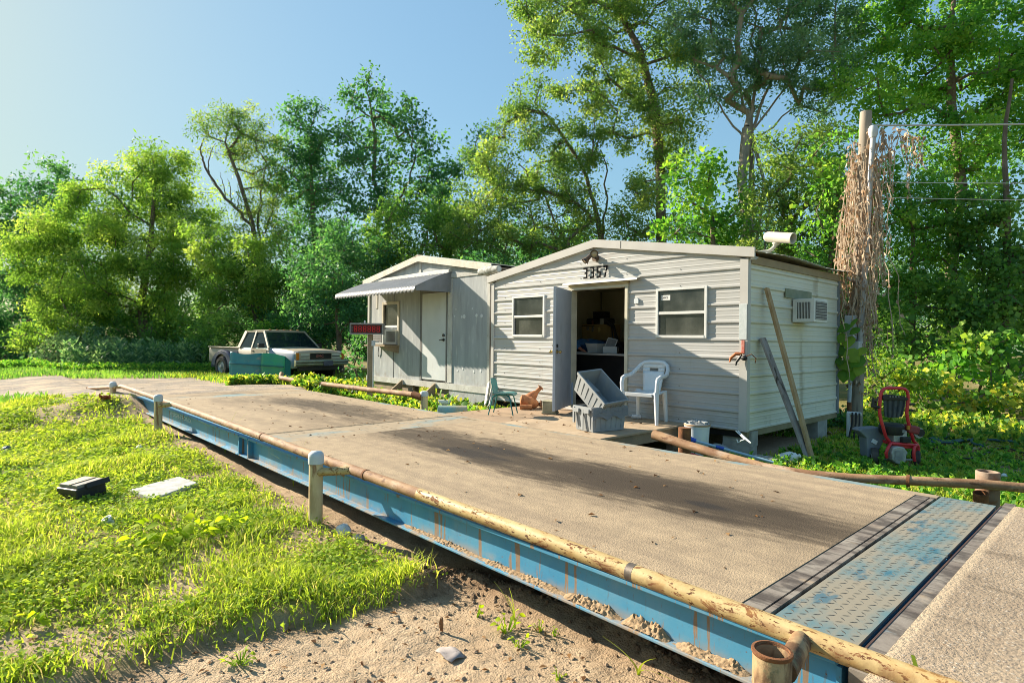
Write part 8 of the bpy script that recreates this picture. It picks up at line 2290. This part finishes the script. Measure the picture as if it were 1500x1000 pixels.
vineleaf([(1236, 480, 1), (1252, 484, .8), (1243, 500, 1.1), (1232, 512, 1), (1248, 520, 1.3), (1238, 532, 1.3), (1256, 528, 1.2), (1230, 527, 1), (1246, 544, 1.3), (1236, 550, 1.0), (1259, 541, 1), (1250, 472, .8), (1262, 514, .9), (1233, 495, .8)], .20, PY - .52, LM['kudzu'], 'broad green creeper leaves hanging over the meter boxes by the shed corner')
pbush_k = vineleaf([(650, 590, 1), (660, 582, 1), (643, 600, .9), (655, 606, 1), (668, 600, .9), (680, 592, .9), (636, 612, .9), (626, 606, .8), (672, 614, .9), (690, 600, .8), (700, 596, .7), (645, 575, .8), (685, 610, .8), (662, 615, 1)], .17, 6.6, LM['kudzu'], 'climbing broad-leaved weed beside the plywood shed steps', 'weed', 4)

# ---- litter: dry leaves, twigs and pebbles scattered over sand, deck and lawn
def litter(name, label, XY, zoff, size, stops, seed, onz=None):
    rng = np.random.default_rng(seed); N = len(XY); z = (zg(XY[:, 0], XY[:, 1]) if onz is None else np.full(N, onz)) + zoff
    P = np.stack([XY[:, 0], XY[:, 1], z], 1); a = rng.uniform(0, 6.28, N); D = unit(np.stack([np.cos(a), np.sin(a), .12 * rng.normal(size=N)], 1))
    L = size * (.4 + 1.1 * rng.random(N)); V, F = leaf_quads(P, D, L, L * (.15 + .5 * rng.random(N)), rng, fold=.35, nrm=np.tile(np.array([[0, 0, 1.]]), (N, 1)) + rng.normal(size=(N, 3)) * .2)
    o = np_mesh(name, V, F, leafmat(name + ' ' + label[:12], stops, .15, (1, .9, .7), .9, .1), None, np.repeat(rng.random(N), 4), origin=(XY[:, 0].mean(), XY[:, 1].mean(), GZ)); tag(o, label, 'leaf litter', kind='stuff'); return o
brown = [(0, (.05, .025, .012)), (.5, (.17, .085, .035)), (1, (.36, .22, .10))]
rng = np.random.default_rng(15)
XY = scatter(260, -4.2, -.9, .2, 2.3, rng, lambda X, Y: (1 - grass_w(X, Y)) * infront(X, Y))
litter('leaf_litter', 'brown scraps of leaf and twig on the sand beside the weighbridge', XY, .006, .035, brown, 1)
XY = np.stack([rng.uniform(-12, -1.3, 230), rng.uniform(2.5, 5.2, 230)], 1); litter('leaf_litter', 'tiny brown leaf scraps on the sandy weighbridge deck', XY, .004, .04, brown, 2, 0.0)
XY = np.stack([rng.uniform(-4.3, 2.5, 3500), rng.uniform(10.4, 13.2, 3500)], 1); litter('leaf_litter', 'dry tan leaf litter along the foot of the vine mound', XY, .015, .12, [(0, (.16, .09, .04)), (.5, (.36, .24, .12)), (1, (.52, .40, .24))], 3)
XY = np.stack([rng.uniform(-8.5, -4.4, 60), rng.uniform(5.5, 7.2, 60)], 1); litter('leaf_litter', 'leaf scraps on the plywood platform', XY, .004, .05, brown, 4, 0.0)
# pebbles and clods as one scatter of small lumps
XY = np.concatenate([scatter(900, -4.5, -.9, .1, 2.35, rng, lambda X, Y: (1 - grass_w(X, Y)) * infront(X, Y) * np.clip(.12 + np.exp(-(seg_dist(X, Y, BERM) / .16) ** 2), 0, 1)),
                     scatter(500, -24, -13.5, 1.5, 6, rng, lambda X, Y: road_w(X, Y))])
V = []; F = []
ico = [(0, 0, 1), (.9, 0, .1), (.28, .85, .15), (-.72, .53, .1), (-.72, -.53, .12), (.28, -.85, .1), (0, 0, -.8)]
for x, y in XY:
    r = rng.uniform(.004, .017) if x > -6 else rng.uniform(.005, .019); z0 = float(zg(x, y)); b = len(V); s_ = rng.uniform(.6, 1.2, 3)
    V += [(x + r * p[0] * s_[0], y + r * p[1] * s_[1], z0 + r * (.2 + .6 * p[2] * s_[2])) for p in ico]
    F += [(b, b + 1 + i, b + 1 + (i + 1) % 5, b + 1 + (i + 1) % 5) for i in range(5)]
mb = MB(); mb.v = V; mb.f = [f[:3] for f in F]; mb.m = [0] * len(F)
o = mb.build('pebbles', pmat('pebbles and clods', (.36, .26, .17), (.24, .16, .10), vs=60, rough=.95), smooth=False, fixn=False); tag(o, 'loose clods and pebbles on the sand and the gravel road', 'pebbles', kind='stuff')
XY = np.concatenate([np.array([tuple((Vector((*BERM[i], 0)).lerp(Vector((*BERM[i + 1], 0)), rng.random())).xy + Vector(rng.normal(size=2) * .07)) for i in rng.integers(0, len(BERM) - 1, 420)])])
V = []; F = []
for x, y in XY:
    r = rng.uniform(.006, .024); z0 = float(zg(x, y)); b = len(V); s_ = rng.uniform(.5, 1.2, 3); a = rng.uniform(0, 6.28)
    V += [(x + r * (p[0] * math.cos(a) - p[1] * math.sin(a)) * s_[0], y + r * (p[0] * math.sin(a) + p[1] * math.cos(a)) * s_[1], z0 + r * (.15 + .75 * p[2] * s_[2])) for p in ico]
    F += [(b, b + 1 + i, b + 1 + (i + 1) % 5) for i in range(5)]
mb = MB(); mb.v = V; mb.f = F; mb.m = [0] * len(F)
o = mb.build('dirt_clods', pmat('dark dirt clods', (.22, .14, .08), (.12, .075, .045), vs=50, rough=.97, bump=.5), fixn=False); tag(o, 'crumbly dark brown clods along the dirt berm by the grass tip', 'dirt clods', kind='stuff')
# standing dead stalk and curled leaf on the sand
for i, (u, v, a, lb) in enumerate([(646, 905, .075, 'curled brown leaf standing on the sand below the grass tip'), (530, 945, .05, 'dark curled leaf on the sand in the middle foreground'), (520, 975, .05, 'curled brown leaf low on the sand near the bottom edge'), (660, 937, .09, 'flat grey scrap of bark on the sand')]):
    p = gp(u, v); g = []
    for j in range(6):
        t = j / 5; row = []
        for m in range(4):
            s_ = m / 3 - .5
            row.append((p.x + s_ * a * .5 * math.sin(math.pi * (.15 + .8 * t)), p.y + a * .3 * math.cos(s_ * 3) * .5, p.z + a * (t * (1.0 if i == 0 else .35)) + (.3 * a * s_ * s_)) if i < 3 else (p.x + s_ * a * 1.5, p.y + (t - .5) * a, p.z + .012 + .008 * math.sin(m * 2 + j)))
        g.append(row)
    o = MB().sheet(g).build('dry_leaf', pmat('dry leaf %s' % 'abcd'[i], (.26, .13, .06), (.14, .07, .03), vs=30) if i < 3 else m_plank_grey, solid=.003, smooth=True); tag(o, lb, 'dry leaf')
# ================================================================ LIGHT, SKY, CAMERA
LDIR = Vector((1.0, .30, -.50)).normalized()
S = -LDIR
el = math.asin(S.z); az = math.atan2(S.x, S.y)      # compass style: from +Y towards +X
world = bpy.data.worlds.new("World"); scene.world = world; world.use_nodes = True
nt = world.node_tree; nt.nodes.clear()
out = nt.nodes.new('ShaderNodeOutputWorld'); bg = nt.nodes.new('ShaderNodeBackground'); sky = nt.nodes.new('ShaderNodeTexSky')
sky.sky_type = 'NISHITA'; sky.sun_disc = False; sky.sun_elevation = el; sky.sun_rotation = az
sky.air_density = 1.0; sky.dust_density = .8; sky.ozone_density = 1.0; sky.altitude = 0
bg.inputs['Strength'].default_value = SKY_STRENGTH
# sky brightness compressed to even the glow round the sun out: colour / (1 + a * luminance)
bw = nt.nodes.new('ShaderNodeRGBToBW'); nt.links.new(sky.outputs[0], bw.inputs[0])
ml = nt.nodes.new('ShaderNodeMath'); ml.operation = 'MULTIPLY_ADD'; nt.links.new(bw.outputs[0], ml.inputs[0]); ml.inputs[1].default_value = SKY_SOFT; ml.inputs[2].default_value = 1.0
vd = nt.nodes.new('ShaderNodeVectorMath'); vd.operation = 'DIVIDE'; nt.links.new(sky.outputs[0], vd.inputs[0]); nt.links.new(ml.outputs[0], vd.inputs[1])
tn = nt.nodes.new('ShaderNodeVectorMath'); tn.operation = 'MULTIPLY'; nt.links.new(vd.outputs[0], tn.inputs[0]); tn.inputs[1].default_value = (.77, .95, .90)
nt.links.new(tn.outputs[0], bg.inputs[0]); nt.links.new(bg.outputs[0], out.inputs[0])
sl = bpy.data.lights.new('sun', 'SUN'); sl.energy = SUN_STRENGTH; sl.angle = math.radians(.53); sl.color = (1.0, .88, .70)
so = bpy.data.objects.new('sun', sl); COL.objects.link(so); so.rotation_euler = LDIR.to_track_quat('-Z', 'Y').to_euler(); so.location = (-20, -10, 20)
cam = bpy.data.cameras.new('camera'); cam.sensor_width = 36; cam.lens = FPX * 36 / 1500; cam.clip_end = 2000; cam.clip_start = .05
co = bpy.data.objects.new('camera', cam); COL.objects.link(co)
co.matrix_world = Matrix.Translation(Vector(EYE)) @ Matrix([list(r) for r in RM]).to_4x4()
scene.camera = co
scene.view_settings.view_transform = 'Standard'; scene.view_settings.look = 'None'; scene.view_settings.gamma = 1.0
scene.view_settings.exposure = EXPOSURE; scene.view_settings.use_curve_mapping = False
cy = scene.cycles
cy.max_bounces = 9; cy.diffuse_bounces = 7; cy.glossy_bounces = 3; cy.transmission_bounces = 4; cy.transparent_max_bounces = 8
cy.caustics_reflective = False; cy.caustics_refractive = False
cy.use_adaptive_sampling = True; cy.adaptive_threshold = .006; cy.sample_clamp_indirect = 4.0
cy.pixel_filter_type = 'BLACKMAN_HARRIS'; cy.filter_width = .95
cy.use_denoising = DENOISE
